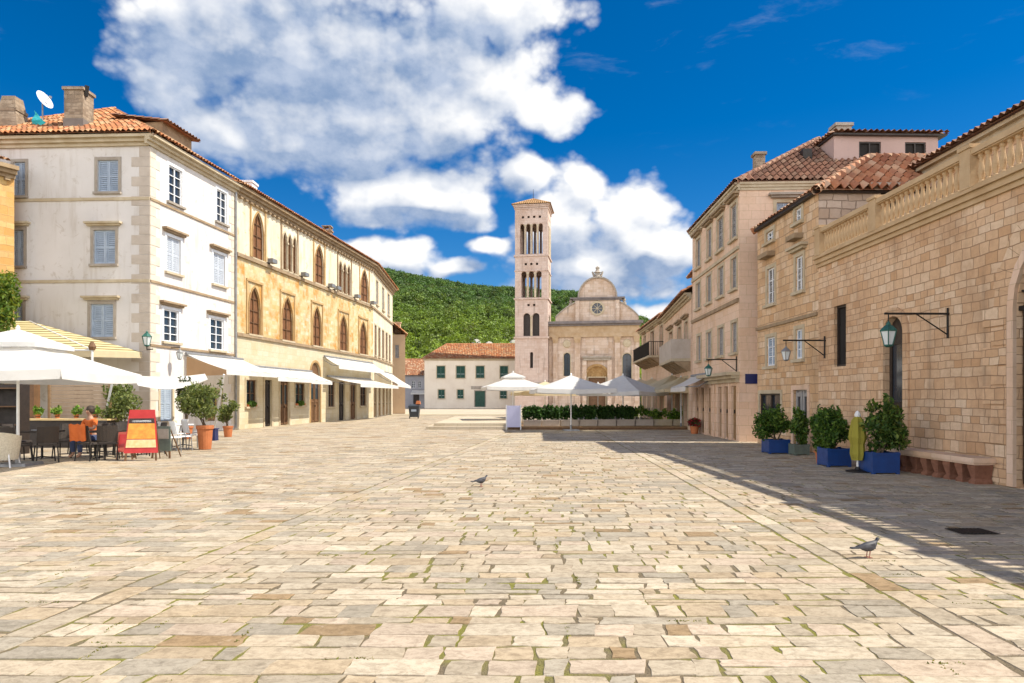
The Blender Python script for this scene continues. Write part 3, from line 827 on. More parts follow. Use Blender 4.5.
# satellite dish and turquoise cloth on the roof
sd = thing('satellite_dish', 'round white satellite dish on a mast above the tiled roof', 'satellite dish', (-20.55, 29.9, 13.5))
mb = MB(); mb.tube((0, 0, -0.5), (0, 0, 1.05), 0.03); mb.build('mast', M_GREYMETAL, sd, local=True)
mb = MB(); prof = [(0.02, 0.0), (0.15, 0.012), (0.28, 0.045), (0.40, 0.10)]; mb.lathe(prof, 20)
dsh = mb.build('dish', M_ALU, sd, True, local=True); dsh.rotation_euler = Vector((0.93, -0.18, 0.42)).to_track_quat('Z', 'Y').to_euler(); dsh.location = (0.06, -0.05, 1.1)
mb = MB(); mb.tube((0, -0.02, 1.0), (0.42, -0.12, 1.22), 0.012); mb.box(0.38, 0.46, -0.16, -0.08, 1.18, 1.26); mb.build('receiver_arm', M_GREYMETAL, sd, local=True)
tq = MB(); P0 = Vector((-20.5, 29.3, 13.95)); P1 = Vector((-20.45, 29.1, 13.15)); P2 = Vector((-19.7, 28.9, 13.25))
n = 6
for i in range(n):
    for j in range(n - i):
        def tp(a, b): p = P0 + (P1 - P0) * a / n + (P2 - P0) * b / n; return p + Vector((0, 0.08 * math.sin(a * 1.3 + b), -0.05 * math.sin(math.pi * b / n)))
        tq.face([tp(i, j), tp(i + 1, j), tp(i, j + 1)])
        if j < n - i - 1: tq.face([tp(i + 1, j), tp(i + 1, j + 1), tp(i, j + 1)])
tag(tq.build('sun_sail', M_TURQ), 'small turquoise cloth stretched on the roof below the satellite dish', 'sun sail')

# ---- venetian gothic palace
pa = thing('palace', 'long golden stone palace with gothic windows in two upper rows and shops below', 'palace', FL.P(S_J, 0))
Z1, Z2 = 4.78, 8.86
lo, ro = [], []
up = []; single_u = []; tri_u = []
for (u0, u1) in ((253.5, 262), (315.5, 322.5), (361, 367.5)):
    a, b, c, d = FL.rect(u0, u1, 209 + (u0 - 253) * 0.0, 261); up.append((a - 0.12, b + 0.12, 9.05, 11.55, 'point')); single_u.append(up[-1])
tri = []
for (u0, u1) in ((282, 296.5), (338, 350.5)):
    a = FL.s_of(u0); b = FL.s_of(u1); w3 = (b - a) / 3
    tri.append((a, b)); 
    for k in range(3): up.append((a + k * w3 + 0.06, a + (k + 1) * w3 - 0.06, 9.05, 11.25, 'point')); tri_u.append(up[-1])
mid = []
for (u0, u1) in ((250, 258.5), (283, 291.5), (313.5, 320), (340, 346.5), (360, 366)):
    a, b = FL.s_of(u0), FL.s_of(u1); mid.append((a - 0.14, b + 0.14, 4.98, 7.5, 'point'))
gnd = []
spec = [(246, 256, 1.15, 2.55, None, 'w'), (264.5, 271.5, 0.02, 2.6, None, 'd'), (280, 289, 0.02, 2.6, None, 'd'), (295, 304.5, 1.15, 2.5, None, 'w'), (310.5, 320, 0.02, 3.9, 'round', 'd'),
        (328, 334.5, 1.0, 2.7, None, 'w'), (338.5, 344.5, 0.02, 2.75, None, 'd'), (350, 356, 0.02, 2.75, None, 'd'), (360, 366, 1.0, 2.7, None, 'w')]
for (u0, u1, c, d, k, t) in spec: gnd.append((FL.s_of(u0), FL.s_of(u1), c, d, k))
mb = MB(); wall(mb, FL, S_J, S_E, Z2, EAVE, up, 0.3); mb.build('upper_wall', M_PALACE_UP, pa)
mb = MB(); wall(mb, FL, S_J, S_E, Z1, Z2, mid, 0.3); mb.build('middle_wall', M_PALACE_LOW, pa)
mb = MB(); wall(mb, FL, S_J, S_E, 0, Z1, gnd, 0.3); mb.build('ground_wall', M_PALACE_BASE, pa)
def fat_frame(F, a, b, c, d, t, mat, parent, name='surround', w1=0.06):
    s_ = MB(); F.box(s_, a - t, a, c, d, 0, w1); F.box(s_, b, b + t, c, d, 0, w1); F.box(s_, a - t, b + t, d, d + t, 0, w1 + 0.02)
    return s_.build(name, mat, parent)
def gothic(F, o, parent, frame_mat, wood=True, fr=True):
    a, b, c, d, k = o
    wo = window(F, (a, b, c, d), parent, frame=M_WOOD, pane=M_WOOD_RED, depth=0.13, bars=(1, 3), kind='point', sill=M_TRIM)
    s_ = MB(); arch_band(s_, F, a, b, c, d, 'point', 0.10, 0.0, 0.05); s_.build('arch_moulding', frame_mat, wo)
    if fr: fat_frame(F, a - 0.16, b + 0.16, c, d + 0.22, 0.12, M_OCHRE if False else M_TRIM_OCHRE, wo, 'outer_frame')
    return wo
for o in single_u: gothic(FL, o, pa, M_OCHRE)
for (a, b) in tri:
    fr = None
    for o in tri_u:
        if a <= o[0] < b:
            w_ = gothic(FL, o, pa, M_TRIM, fr=False)
    s_ = fat_frame(FL, a - 0.06, b + 0.06, 9.05, 11.75, 0.13, M_TRIM_BROWN, pa, 'window_surround')
    w3 = (b - a) / 3
    for k in range(1, 3):
        cl = MB(); x = a + k * w3; cl.tube(FL.P(x, 9.08, 0.0), FL.P(x, 10.6, 0.0), 0.05, 0.045, 10); FL.box(cl, x - 0.09, x + 0.09, 10.6, 10.72, -0.08, 0.09); FL.box(cl, x - 0.08, x + 0.08, 9.06, 9.16, -0.08, 0.08)
        cl.build('colonnette', M_TRIM, pa)
for o in mid: gothic(FL, o, pa, M_OCHRE)
for o, sp in zip(gnd, spec):
    if sp[5] == 'd': door(FL, o, pa, M_WOOD_DK if sp[0] in (264.5, 338.5) else M_WOOD, 0.14, sp[4], True, M_TRIM if sp[4] is None else M_OCHRE)
    else: window(FL, o, pa, frame=M_WOOD, depth=0.14, sill=M_TRIM, surround=M_TRIM, bars=(1, 1))
for o in (gnd[0], gnd[3]):      # flower boxes on the sills
    C = in_lumps([(FL.P((o[0] + o[1]) / 2, o[2] + 0.12, 0.05), (0.18, 0.5, 0.17))], 260)
    V, Q, T = leaf_cloud(C, 0.09, tints(260, [(0.06, 0.13, 0.02), (0.10, 0.17, 0.03)]))
    fb = MB(); FL.box(fb, o[0] + 0.05, o[1] - 0.05, o[2], o[2] + 0.13, -0.12, 0.1)
    bx = thing('flower_box', 'green plants in a box on the %s ground floor sill of the palace' % ('first' if o is gnd[0] else 'farther'), 'flower box', FL.P((o[0] + o[1]) / 2, o[2]), 0, 'flower boxes on the palace sills')
    fb.build('box', M_TERRA, bx); np_mesh('foliage', V - np.array(LOC[bx]), Q, M_LEAF, bx, T)
band(FL, pa, S_J + 0.02, S_E, Z1 - 0.02, 0.16, 0.10, M_TRIM_BROWN); band(FL, pa, S_J + 0.02, S_E, Z2 - 0.06, 0.18, 0.12, M_TRIM_BROWN)
# bent end of the palace
bw = [(FB.s_of(u0), FB.s_of(u1), 5.1, 7.6) for (u0, u1) in ((374.5, 376.4), (378.2, 380.2), (382, 384), (385.6, 387.4), (388.8, 390.4))]
bu = [(FB.s_of(u0), FB.s_of(u1), 9.4, 11.4) for (u0, u1) in ((376, 378), (382, 384), (387.5, 389.4))]
bd = [(FB.s_of(u0), FB.s_of(u1), 0.02, 2.7) for (u0, u1) in ((373.6, 376.6), (378.4, 380.8), (382.4, 384.6), (386, 388.0), (389.2, 391))]
mb = MB(); wall(mb, FB, 0, S_B, 0, EAVE, bw + bu + bd, 0.3)
shell(mb, [FB.P(S_B, 0)[:2], FB.P(S_B, 0, -GW)[:2], FL.P(S_J, 0, -GW)[:2]], 0, EAVE)
mb.build('end_wall', M_PALACE_UP, pa)
for o in bw + bu: window(FB, o, pa, frame=M_WOOD, shutters=M_SHUTTER_GREY if o in bu else M_WOOD, mode='closed', depth=0.14, surround=M_TRIM, sill=M_TRIM)
for o in bd: door(FB, o, pa, M_WOOD_LT, 0.14, None, True, M_TRIM)
band(FB, pa, 0, S_B, Z1 - 0.02, 0.16, 0.10, M_TRIM_BROWN); band(FB, pa, 0, S_B, Z2 - 0.06, 0.16, 0.10, M_TRIM_BROWN)
cornice(FL, pa, S_J + 0.002, S_E - 0.0, EAVE - 0.45, M_TRIM_BROWN, ((0.12, 0.15), (0.26, 0.15), (0.42, 0.14)), 0.5)
cornice(FB, pa, 0.0, S_B + 0.3, EAVE - 0.45, M_TRIM_BROWN, ((0.12, 0.15), (0.26, 0.15), (0.42, 0.14)), 0.5)
rb = MB()
E1 = Vector(FL.P(S_E, EAVE, 0.5)); R1 = Vector(FL.P(S_E, 14.2, -GW / 2)); E2 = Vector(FL.P(S_E, EAVE, -GW - 0.3))
J1b = Vector(FL.P(S_J, EAVE, 0.5)); RJ = Vector(FL.P(S_J, 14.2, -GW / 2)); J2b = Vector(FL.P(S_J, EAVE, -GW - 0.3))
roof_plane(rb, J1b, E1, RJ, R1); roof_plane(rb, E2, J2b, R1, RJ, 0.4, 0.05, 0.8)
E3 = Vector(FB.P(S_B + 0.3, EAVE, 0.5)); R3 = Vector(FB.P(S_B - 4.0, 14.2, -GW / 2)); E4 = Vector(FB.P(S_B + 0.3, EAVE, -GW - 0.3))
roof_plane(rb, E1, E3, R1, R3); roof_plane(rb, E3, E4, R3, R3); roof_plane(rb, E4, E2, R3, R1, 0.4, 0.05, 0.8)
ridge_run(rb, RJ, R1); ridge_run(rb, R1, R3); ridge_run(rb, E3, R3)
rb.build('roof', M_TILE, pa)
ss = FL.s_of(276); p = FL.P(ss, 0, -1.6)
chimney(p[0], p[1], EAVE + 0.3, EAVE + 1.55, 0.6, 0.8, pa, M_WHITEPAINT, False)
ss = FL.s_of(346); p = FL.P(ss, 0, -1.4)
chimney(p[0], p[1], EAVE + 0.3, EAVE + 1.4, 0.6, 0.6, pa, M_CHIMNEY)
dp = MB(); dp.tube(FL.P(S_J - 0.1, 0.1, 0.09), FL.P(S_J - 0.1, EAVE - 0.4, 0.09), 0.055); tag(dp.build('drainpipe', M_GREYMETAL), 'slim grey drainpipe at the joint of the white house and the palace', 'drainpipe')
names = ['nearest the white house', 'right of the first triple window', 'below the second single window', 'left of the second triple window', 'right of the second triple window', 'last before the front bends']
for nm, u in zip(names, (268, 301, 328, 334, 354, 370)):
    s_ = FL.s_of(u)
    fl = thing('floodlight', 'small dark floodlight on the upper palace ledge, ' + nm, 'floodlight', FL.P(s_, Z2 + 0.12), 0, 'floodlights on the upper ledge of the palace')
    m1 = MB(); FL.box(m1, s_ - 0.03, s_ + 0.03, Z2 + 0.12, Z2 + 0.3, 0.05, 0.1); m1.build('bracket', M_IRON, fl)
    m1 = MB(); FL.box(m1, s_ - 0.28, s_ + 0.28, Z2 + 0.2, Z2 + 0.42, 0.12, 0.42); m1.build('lamp_head', M_GREYMETAL, fl)
# awnings
awning(FL, 184, 240, 3.55, 2.85, 2.0, 'white awning rolled out from the white corner house on tan side cloth', M_CANVAS, 'shop awnings along the left side')
awning(FL, 249, 286, 3.25, 2.7, 1.6, 'cream awning over the first palace window and door, beside the white house', M_CANVAS, 'shop awnings along the left side')
awning(FL, 287, 309.5, 3.25, 2.65, 1.5, 'cream awning left of the tall arched palace doorway', M_CANVAS, 'shop awnings along the left side')
awning(FL, 323, 371, 4.35, 3.75, 1.1, 'long upper cream awning right of the arched palace doorway', M_CANVAS, 'shop awnings along the left side')
awning(FL, 326, 369, 3.05, 2.55, 2.4, 'long lower cream awning below another one on the palace', M_CANVAS, 'shop awnings along the left side')
awning(FB, 374, 391, 3.9, 2.75, 1.9, 'white awning at the far end of the palace', M_CANVAS, 'shop awnings along the left side')
sg = MB(); FL.box(sg, FL.s_of(323.5), FL.s_of(334), 3.62, 3.74, 1.15, 1.3); 

# ---- building beyond the palace and street end
fh = thing('house', 'salmon rendered house with a small orange roof beyond the palace end', 'house', (-12.6, 71, 0))
FH = Facade((-10.95, 70.0), (-1, 0), (0, -1)); FH2 = Facade((-10.95, 70.0), (-0.2, 1), (1, 0))
o1 = [FH.rect(395, 399, 345, 358)]
o2 = [(2.0, 3.0, 4.6, 6.2), (5.0, 6.0, 4.6, 6.2)]
mb = MB(); wall(mb, FH, 0, 2.6, 0, 8.1, o1, 0.2); wall(mb, FH2, 0, 9, 0, 8.1, o2, 0.2); shell(mb, [FH2.P(9, 0)[:2], FH2.P(9, 0, -2.6)[:2], FH.P(2.6, 0)[:2]], 0, 8.1); mb.build('wall', M_SALMON, fh)
for o in o1: window(FH, o, fh, depth=0.2, shutters=M_SHUTTER_GREY, mode='closed')
for o in o2: window(FH2, o, fh, depth=0.2, shutters=M_SHUTTER_GREY, mode='closed')
rb = MB(); roof_plane(rb, FH2.P(-0.3, 8.1, 0.2), FH2.P(9.2, 8.1, 0.2), FH2.P(-0.3, 9.3, -1.3), FH2.P(9.2, 9.3, -1.3)); roof_plane(rb, FH2.P(9.2, 8.1, -2.9), FH2.P(-0.3, 8.1, -2.9), FH2.P(9.2, 9.3, -1.3), FH2.P(-0.3, 9.3, -1.3)); rb.build('roof', M_TILE, fh)
chimney(-12.0, 72.0, 8.4, 9.6, 0.5, 0.5, fh, M_SALMON, False)
sh = thing('house', 'low house with an orange roof in the shade at the far street end', 'house', (-16.6, 112, 0))
FS = Facade((-13.6, 112.0), (-1, 0), (0, -1))
ow = [FS.rect(411.5, 415, 381, 388), FS.rect(418, 421, 381, 388)]; od = [(1.6, 2.6, 0.02, 2.3)]
mb = MB(); wall(mb, FS, 0, 6.5, 0, 5.4, ow + od, 0.2); shell(mb, [FS.P(0, 0)[:2], FS.P(0, 0, -6)[:2], FS.P(6.5, 0, -6)[:2], FS.P(6.5, 0)[:2]], 0, 5.4); mb.build('wall', M_SHADEWALL, sh)
for o in ow: window(FS, o, sh, depth=0.2)
for o in od: door(FS, o, sh, M_WOOD_DK, 0.2)
rb = MB(); roof_plane(rb, FS.P(6.9, 5.3, 0.5), FS.P(-0.4, 5.3, 0.5), FS.P(6.9, 8.2, -3.5), FS.P(-0.4, 8.2, -3.5)); roof_plane(rb, FS.P(-0.4, 5.3, -7), FS.P(6.9, 5.3, -7), FS.P(-0.4, 8.2, -3.5), FS.P(6.9, 8.2, -3.5)); rb.build('roof', M_TILE_RED, sh)
FS2 = Facade((-13.75, 111.9), (-1, 0), (0, -1))
awning(FS2, 0, 0, 2.9, 2.4, 1.6, 'pale awning on the low house at the far street end', M_CANVAS, None, (0.2, 2.6))

# ---- cream house with green shutters
cr = thing('house', 'cream two storey house with dark green shutters and door beside the bell tower', 'house', (-6, 104, 0))
FC = Facade((2.2, 104.0), (-1, 0), (0, -1))
SCW = FC.s_of(424.5)
cu = [FC.rect(u0, u1, 366, 378) for (u0, u1) in ((436.8, 445), (456.3, 465), (476, 484.3), (500, 508))]
cl_ = [FC.rect(u0, u1, 389.6, 398.5) for (u0, u1) in ((438.3, 444.7), (457.3, 463.5), (500, 506.8))]
cd = [FC.rect(475, 485, 391, 407.8)]
cd = [(cd[0][0], cd[0][1], 0.25, cd[0][3])]
mb = MB(); wall(mb, FC, 0, SCW, 0, 7.6, cu + cl_ + cd, 0.15)
shell(mb, [FC.P(0, 0)[:2], FC.P(0, 0, -8)[:2], FC.P(SCW, 0, -8)[:2], FC.P(SCW, 0)[:2]], 0, 7.6); mb.build('wall', M_CREAMHOUSE, cr)
for o in cu + cl_: window(FC, o, cr, depth=0.15, shutters=M_SHUTTER_GREEN, mode='closed', surround=M_TRIM, sill=M_TRIM)
door(FC, cd[0], cr, M_SHUTTER_GREEN, 0.15, surround=M_GREYTRIM)
band(FC, cr, cd[0][0] - 0.6, cd[0][1] + 0.6, cd[0][3] + 0.25, 0.5, 0.06, M_GREYTRIM, 'name_plate')
cornice(FC, cr, -0.1, SCW + 0.2, 7.3, M_TRIM, ((0.08, 0.1), (0.18, 0.1), (0.3, 0.1)))
rb = MB(); e0 = FC.P(SCW + 0.35, 7.6, 0.45); e1 = FC.P(-0.3, 7.6, 0.45); t0 = FC.P(SCW - 3.0, 10.15, -4.0); t1 = FC.P(-0.3, 10.15, -4.0)
roof_plane(rb, e0, e1, t0, t1, 0.26); e2 = FC.P(SCW + 0.35, 7.6, -8.4); e3 = FC.P(-0.3, 7.6, -8.4)
roof_plane(rb, e2, e0, t0, t0, 0.3); roof_plane(rb, e3, e2, t1, t0, 0.5, 0.05, 0.8); ridge_run(rb, t0, t1); ridge_run(rb, e0, t0); rb.build('roof', M_TILE, cr)

# ---- orange stone building at the left edge
ob = thing('stone_house', 'orange rubble stone house at the left edge with greenery at its foot', 'house', (-21.5, 25, 0))
FO = Facade((-20.15, 27.65), (-0.5, -0.87), (1, 0))
oo = [(2.2, 3.1, 7.0, 8.6)]
mb = MB(); wall(mb, FO, 0, 7.0, 0, 10.9, oo, 0.25); shell(mb, [FO.P(0, 0)[:2], FO.P(0.6, 0, -3)[:2], FO.P(7, 0, -3)[:2], FO.P(7, 0)[:2]], 0, 10.9); mb.face([FO.P(0, 10.88), FO.P(7, 10.88), FO.P(7, 10.88, -3), FO.P(0.6, 10.88, -3)]); mb.build('wall', M_ORANGE, ob)
window(FO, oo[0], ob, depth=0.25, shutters=M_WHITEPAINT, mode='closed', sill=M_TRIM)
cornice(FO, ob, 0.0, 7.1, 10.45, M_TRIM_BROWN, ((0.1, 0.14), (0.25, 0.16), (0.4, 0.16)), 0.4)
rb = MB(); roof_plane(rb, FO.P(0.3, 11.0, 0.4), FO.P(7.2, 11.0, 0.4), FO.P(0.5, 11.9, -2.6), FO.P(7.2, 11.9, -2.6)); rb.build('roof', M_TILE, ob)

# ================================================================== CHURCH AND TOWER
def prism(mb, F, pts, w0, w1):
    mb.face([F.P(a, z, w1) for a, z in pts], pts); mb.face([F.P(a, z, w0) for a, z in pts[::-1]], pts[::-1])
    for (a, z), (b, y) in zip(pts, pts[1:] + pts[:1]):
        mb.face([F.P(a, z, w0), F.P(b, y, w0), F.P(b, y, w1), F.P(a, z, w1)], [(a, z), (b, y), (b + 0.3, y), (a + 0.3, z)])
DC = Vector((0.985, -0.150)).normalized()
FT = Facade((0.435, 99.0), DC, (0, -1))
TW = FT.s_of(547.8)
tw = thing('bell_tower', 'tall square rose stone bell tower with open arched lights and an ochre pyramid cap', 'bell tower', FT.P(TW / 2, 0))
def zt(v): return EYE + (HY - v) / FPX * 98.7
def lights(n, span, z0, z1, gap, W_=None):
    W_ = W_ or TW; a = (W_ - span) / 2; w_ = (span - gap * (n - 1)) / n
    return [(a + k * (w_ + gap), a + k * (w_ + gap) + w_, z0, z1, 'round') for k in range(n)]
faces = [FT, Facade(FT.P(TW, 0)[:2], (-DC.y * -1 * -1, DC.x), FT.d), Facade(FT.P(0, 0, -TW)[:2], DC, (0, 1)), Facade(FT.P(0, 0)[:2], (-DC.y, DC.x), (-1, 0))]
faces[1] = Facade(FT.P(TW, 0)[:2], -FT.n, FT.d); faces[3] = Facade(FT.P(0, 0)[:2], -FT.n, -FT.d)
ZT = zt(204.5)
tops = lights(4, 3.3, zt(254), zt(223.5), 0.28); mids = lights(3, 2.95, zt(297.5), zt(271), 0.32); lows = lights(2, 2.35, zt(336), zt(313), 0.34)
dots = []
for v, n in ((217, 4), (264, 3), (305, 2)):
    for k in range(n):
        x = TW / 2 + (k - (n - 1) / 2) * 0.82; z = zt(v); dots.append((x - 0.17, x + 0.17, z - 0.17, z + 0.17))
slit = [(TW / 2 - 0.2, TW / 2 + 0.25, zt(368), zt(352), 'round')]
mb = MB()
for i, F_ in enumerate(faces):
    wall(mb, F_, 0, TW, 0, ZT, tops + mids + lows + dots + (slit if i == 0 else []), 0.55)
for z in (zt(302), zt(341), zt(259)):      # floors inside
    mb.face([FT.P(0.02, z), FT.P(TW - 0.02, z), FT.P(TW - 0.02, z, -TW), FT.P(0.02, z, -TW)])
mb.build('wall', M_TOWER, tw)
for F_ in faces:
    for o in dots + lows:
        dk = MB(); arch_fill(dk, F_, o[0], o[1], o[2], o[3], 'round' if o in lows else None, -0.5); dk.build('louvre_panel', M_WOOD_DK, tw)
dk = MB(); FT.quad(dk, slit[0][0], slit[0][1], slit[0][2], slit[0][3], -0.5); dk.build('louvre_panel', M_WOOD_DK, tw)
for z, h, p_ in ((zt(256.5), 0.22, 0.16), (zt(229.5 - 6), 0.0, 0), (zt(299.5), 0.22, 0.16), (zt(271.2), 0.12, 0.10), (zt(338.5), 0.25, 0.18), (zt(209), 0.14, 0.10), (zt(386), 0.5, 0.30), (zt(235 - 0), 0.0, 0)):
    if h == 0: continue
    mb = MB()
    for i, F_ in enumerate(faces): F_.box(mb, -p_ if i in (0, 2) else 0, TW + p_ if i in (0, 2) else TW, z, z + h, 0, p_)
    mb.build('string_course', M_TOWER if h < 0.4 else M_GREYTRIM, tw)
for F_ in faces[:2]:
    for grp, r in ((tops, 0.075), (mids, 0.085), (lows, 0.10)):
        for o, o2 in zip(grp[:-1], grp[1:]):
            cl = MB(); x = (o[1] + o2[0]) / 2; zsp = o[3] - (o[1] - o[0]) / 2
            F_.box(cl, x - 0.19, x + 0.19, zsp - 0.02, zsp + 0.16, -0.45, 0.06); cl.tube(F_.P(x, o[2], 0.02), F_.P(x, zsp - 0.02, 0.02), r * 1.5, r * 1.3, 8); cl.build('colonnette', M_TRIM, tw)
mb = MB()
for i, F_ in enumerate(faces):
    for k, (p_, h) in enumerate(((0.14, 0.2), (0.28, 0.18))): F_.box(mb, -p_ if i in (0, 2) else 0, TW + p_ if i in (0, 2) else TW, ZT - 0.38 + k * 0.2, ZT - 0.38 + k * 0.2 + h, 0, p_)
mb.build('cornice', M_TOWER, tw)
rb = MB(); ap = Vector(FT.P(TW / 2, zt(194.5), -TW / 2)); k = [FT.P(-0.4, ZT, 0.4), FT.P(TW + 0.4, ZT, 0.4), FT.P(TW + 0.4, ZT, -TW - 0.4), FT.P(-0.4, ZT, -TW - 0.4)]
for i in range(4): roof_plane(rb, k[i], k[(i + 1) % 4], ap, ap, 0.3, 0.05, 0.45); ridge_run(rb, k[i], ap, 0.12)
rb.build('roof', simple('ochre_tiles', (0.42, 0.25, 0.11), (0.34, 0.19, 0.08), 2, 0.85, 0.3), tw)
mb = MB(); mb.tube(ap, ap + Vector((0, 0, 1.5)), 0.045, 0.02); mb.build('spike', M_IRON, tw)

FH_ = Facade(FT.P(TW, 0, -1.2)[:2], DC, (0, -1))
CA, CB = FH_.s_of(549.0), FH_.s_of(639.5)
ca = thing('church', 'renaissance church front of rose stone with round oculus and rounded three part gable', 'church', FH_.P((CA + CB) / 2, 0))
def zc(v): return EYE + (HY - v) / FPX * (FH_.y_of(596))
def sc_(u): return FH_.s_of(u)
ZK = zc(322)
cops = [(sc_(563.8), sc_(570.2), zc(376), zc(352.5), 'round'), (sc_(622.5), sc_(631.5), zc(379), zc(353.5), 'round'), (sc_(586), sc_(608), 0.3, zc(366), 'round')]
mb = MB(); wall(mb, FH_, CA, CB, 0, ZK, cops, 0.5)
shell(mb, [FH_.P(CB, 0)[:2], FH_.P(CB, 0, -30)[:2], FH_.P(CA, 0, -30)[:2], FH_.P(CA, 0)[:2]], 0, ZK - 1.5); mb.build('wall', M_CHURCH, ca)
window(FH_, cops[0], ca, frame=M_WOOD_DK, depth=0.5, kind='round', surround=M_TRIM, bars=(1, 3)); window(FH_, cops[1], ca, frame=M_WOOD_DK, depth=0.5, kind='round', surround=M_TRIM, bars=(1, 3))
o = cops[2]; r = (o[1] - o[0]) / 2
dd = door(FH_, (o[0] + 0.35, o[1] - 0.35, 0.3, o[3] - r - 0.1), ca, M_WOOD, 0.5, None, False, M_TRIM)
mb = MB(); arch_fill(mb, FH_, o[0], o[1], o[3] - r, o[3], 'round', -0.36); 
for k in range(9):
    t = math.pi * (k + 0.5) / 9; c_ = ((o[0] + o[1]) / 2 + math.cos(t) * r * 0.55, o[3] - r + math.sin(t) * r * 0.55); mb.tube(FH_.P(c_[0], c_[1], -0.40), FH_.P(c_[0], c_[1], -0.28), 0.22, 0.14, 8)
mb.box  # relief in the tympanum
mb.build('tympanum', M_OCHRE, ca)
mb = MB(); arch_band(mb, FH_, o[0], o[1], 0.3, o[3], 'round', 0.3, 0.0, 0.16); mb.build('portal_arch', M_OCHRE, ca)
mb = MB(); FH_.box(mb, sc_(583.5), sc_(610.5), zc(360.5), zc(358), 0, 0.5); FH_.box(mb, sc_(582.5), sc_(611.5), zc(358), zc(356.5), 0, 0.75); mb.build('portal_cornice', M_GREYTRIM, ca)
for u in (584.5, 609.5):
    mb = MB(); FH_.box(mb, sc_(u) - 0.3, sc_(u) + 0.3, 0.3, zc(360.5), 0, 0.35); mb.build('portal_pier', M_CHURCH, ca)
mb = MB(); FH_.box(mb, sc_(585.5), sc_(608.5), zc(354.5), zc(336.5), 0.0, 0.1); mb.build('relief_panel', M_CHURCH, ca)
for u0, u1 in ((553.2, 557.6), (574.8, 580.2), (614.8, 619.8), (634.6, 639)):
    mb = MB(); a, b = sc_(u0), sc_(u1)
    FH_.box(mb, a, b, 0.9, zc(343), 0, 0.28); FH_.box(mb, a - 0.1, b + 0.1, 0, 0.9, 0, 0.42)
    pl = mb.build('pilaster', M_CHURCH, ca)
    mb = MB(); z0, z1 = zc(343), zc(337)
    FH_.box(mb, a - 0.04, b + 0.04, z0, z0 + 0.15, 0, 0.34); mb.hexa([FH_.P(a, z0 + 0.15, 0.30), FH_.P(b, z0 + 0.15, 0.30), FH_.P(b, z0 + 0.15, 0), FH_.P(a, z0 + 0.15, 0)], [FH_.P(a - 0.16, z1, 0.46), FH_.P(b + 0.16, z1, 0.46), FH_.P(b + 0.16, z1, 0), FH_.P(a - 0.16, z1, 0)])
    mb.build('capital', M_FRIEZE, pl)
mb = MB(); FH_.box(mb, CA, CB, zc(337), zc(333), 0, 0.40); FH_.box(mb, CA, CB, zc(333), zc(326), 0, 0.32); mb.build('frieze', M_FRIEZE, ca)
mb = MB(); FH_.box(mb, CA - 0.2, CB + 0.2, zc(326), zc(324), 0, 0.6); FH_.box(mb, CA - 0.5, CB + 0.5, zc(324), zc(321.5), 0, 1.0); mb.build('cornice', M_LEAD, ca)
for u in (566.8, 627):
    mb = MB(); mb.tube(FH_.P(sc_(u), zc(343.5), 0), FH_.P(sc_(u), zc(343.5), 0.14), 0.62, 0.5, 16); mb.build('medallion', M_TRIM, ca)
# rounded gable: two quarter volutes, attic block and half round crown
zb = zc(321.5) + 0.0
def quarter(u_out, u_in, v_top):
    a, b = sc_(u_out), sc_(u_in); z1 = zc(v_top); pts = []
    for i in range(11):
        t = i / 10 * math.pi / 2; k_ = 0.25; xl = 1 - i / 10; zl = i / 10
        pts.append((b + (a - b) * (k_ * math.cos(t) + (1 - k_) * xl), zb + 0.6 + (z1 - zb - 0.6) * (k_ * math.sin(t) + (1 - k_) * zl)))
    return [(a, zb)] + pts + [(b, zb)]
for uo, ui in ((555.5, 576.8), (638.5, 618.2)):
    mb = MB(); pts = quarter(uo, ui, 302.0); prism(mb, FH_, pts, -0.7, 0.1); vo = mb.build('side_gable', M_CHURCH, ca)
    mb = MB()
    for (a, z), (b, y) in zip(pts[1:-1], pts[2:-1]):
        mb.hexa([FH_.P(a, z, 0.28), FH_.P(b, y, 0.28), FH_.P(b, y, -0.8), FH_.P(a, z, -0.8)], [FH_.P(a, z + 0.22, 0.28), FH_.P(b, y + 0.22, 0.28), FH_.P(b, y + 0.22, -0.8), FH_.P(a, z + 0.22, -0.8)])
    mb.build('coping', M_GREYTRIM, vo)
mb = MB(); a, b = sc_(576.8), sc_(618.2); ocx, ocz, orr = sc_(597.3), zc(308.5), 0.78
prism(mb, FH_, [(a, zb), (b, zb), (b, zc(298)), (a, zc(298))], -0.7, 0.14); at = mb.build('attic', M_CHURCH, ca)
mb = MB()
for i in range(20):
    t0 = 2 * math.pi * i / 20; t1 = 2 * math.pi * (i + 1) / 20
    f = lambda r_, t, w_: FH_.P(ocx + r_ * math.cos(t), ocz + r_ * math.sin(t), w_)
    mb.face([f(orr, t0, 0.26), f(orr, t1, 0.26), f(orr + 0.28, t1, 0.26), f(orr + 0.28, t0, 0.26)]); mb.face([f(orr + 0.28, t0, 0.26), f(orr + 0.28, t1, 0.26), f(orr + 0.28, t1, 0.1), f(orr + 0.28, t0, 0.1)]); mb.face([f(orr, t0, 0.26), f(orr, t1, 0.26), f(orr, t1, 0.145), f(orr, t0, 0.145)])
oc = mb.build('oculus', M_TRIM, ca)
mb = MB(); mb.face([FH_.P(ocx + orr * math.cos(2 * math.pi * i / 20), ocz + orr * math.sin(2 * math.pi * i / 20), 0.147) for i in range(20)])
oo_ = mb.build('pane', M_PANE, oc)
mb = MB()
for i in range(4):
    t = math.pi * i / 4; mb.tube(FH_.P(ocx - orr * math.cos(t), ocz - orr * math.sin(t), 0.17), FH_.P(ocx + orr * math.cos(t), ocz + orr * math.sin(t), 0.17), 0.035)
mb.build('tracery', M_TRIM, oc)
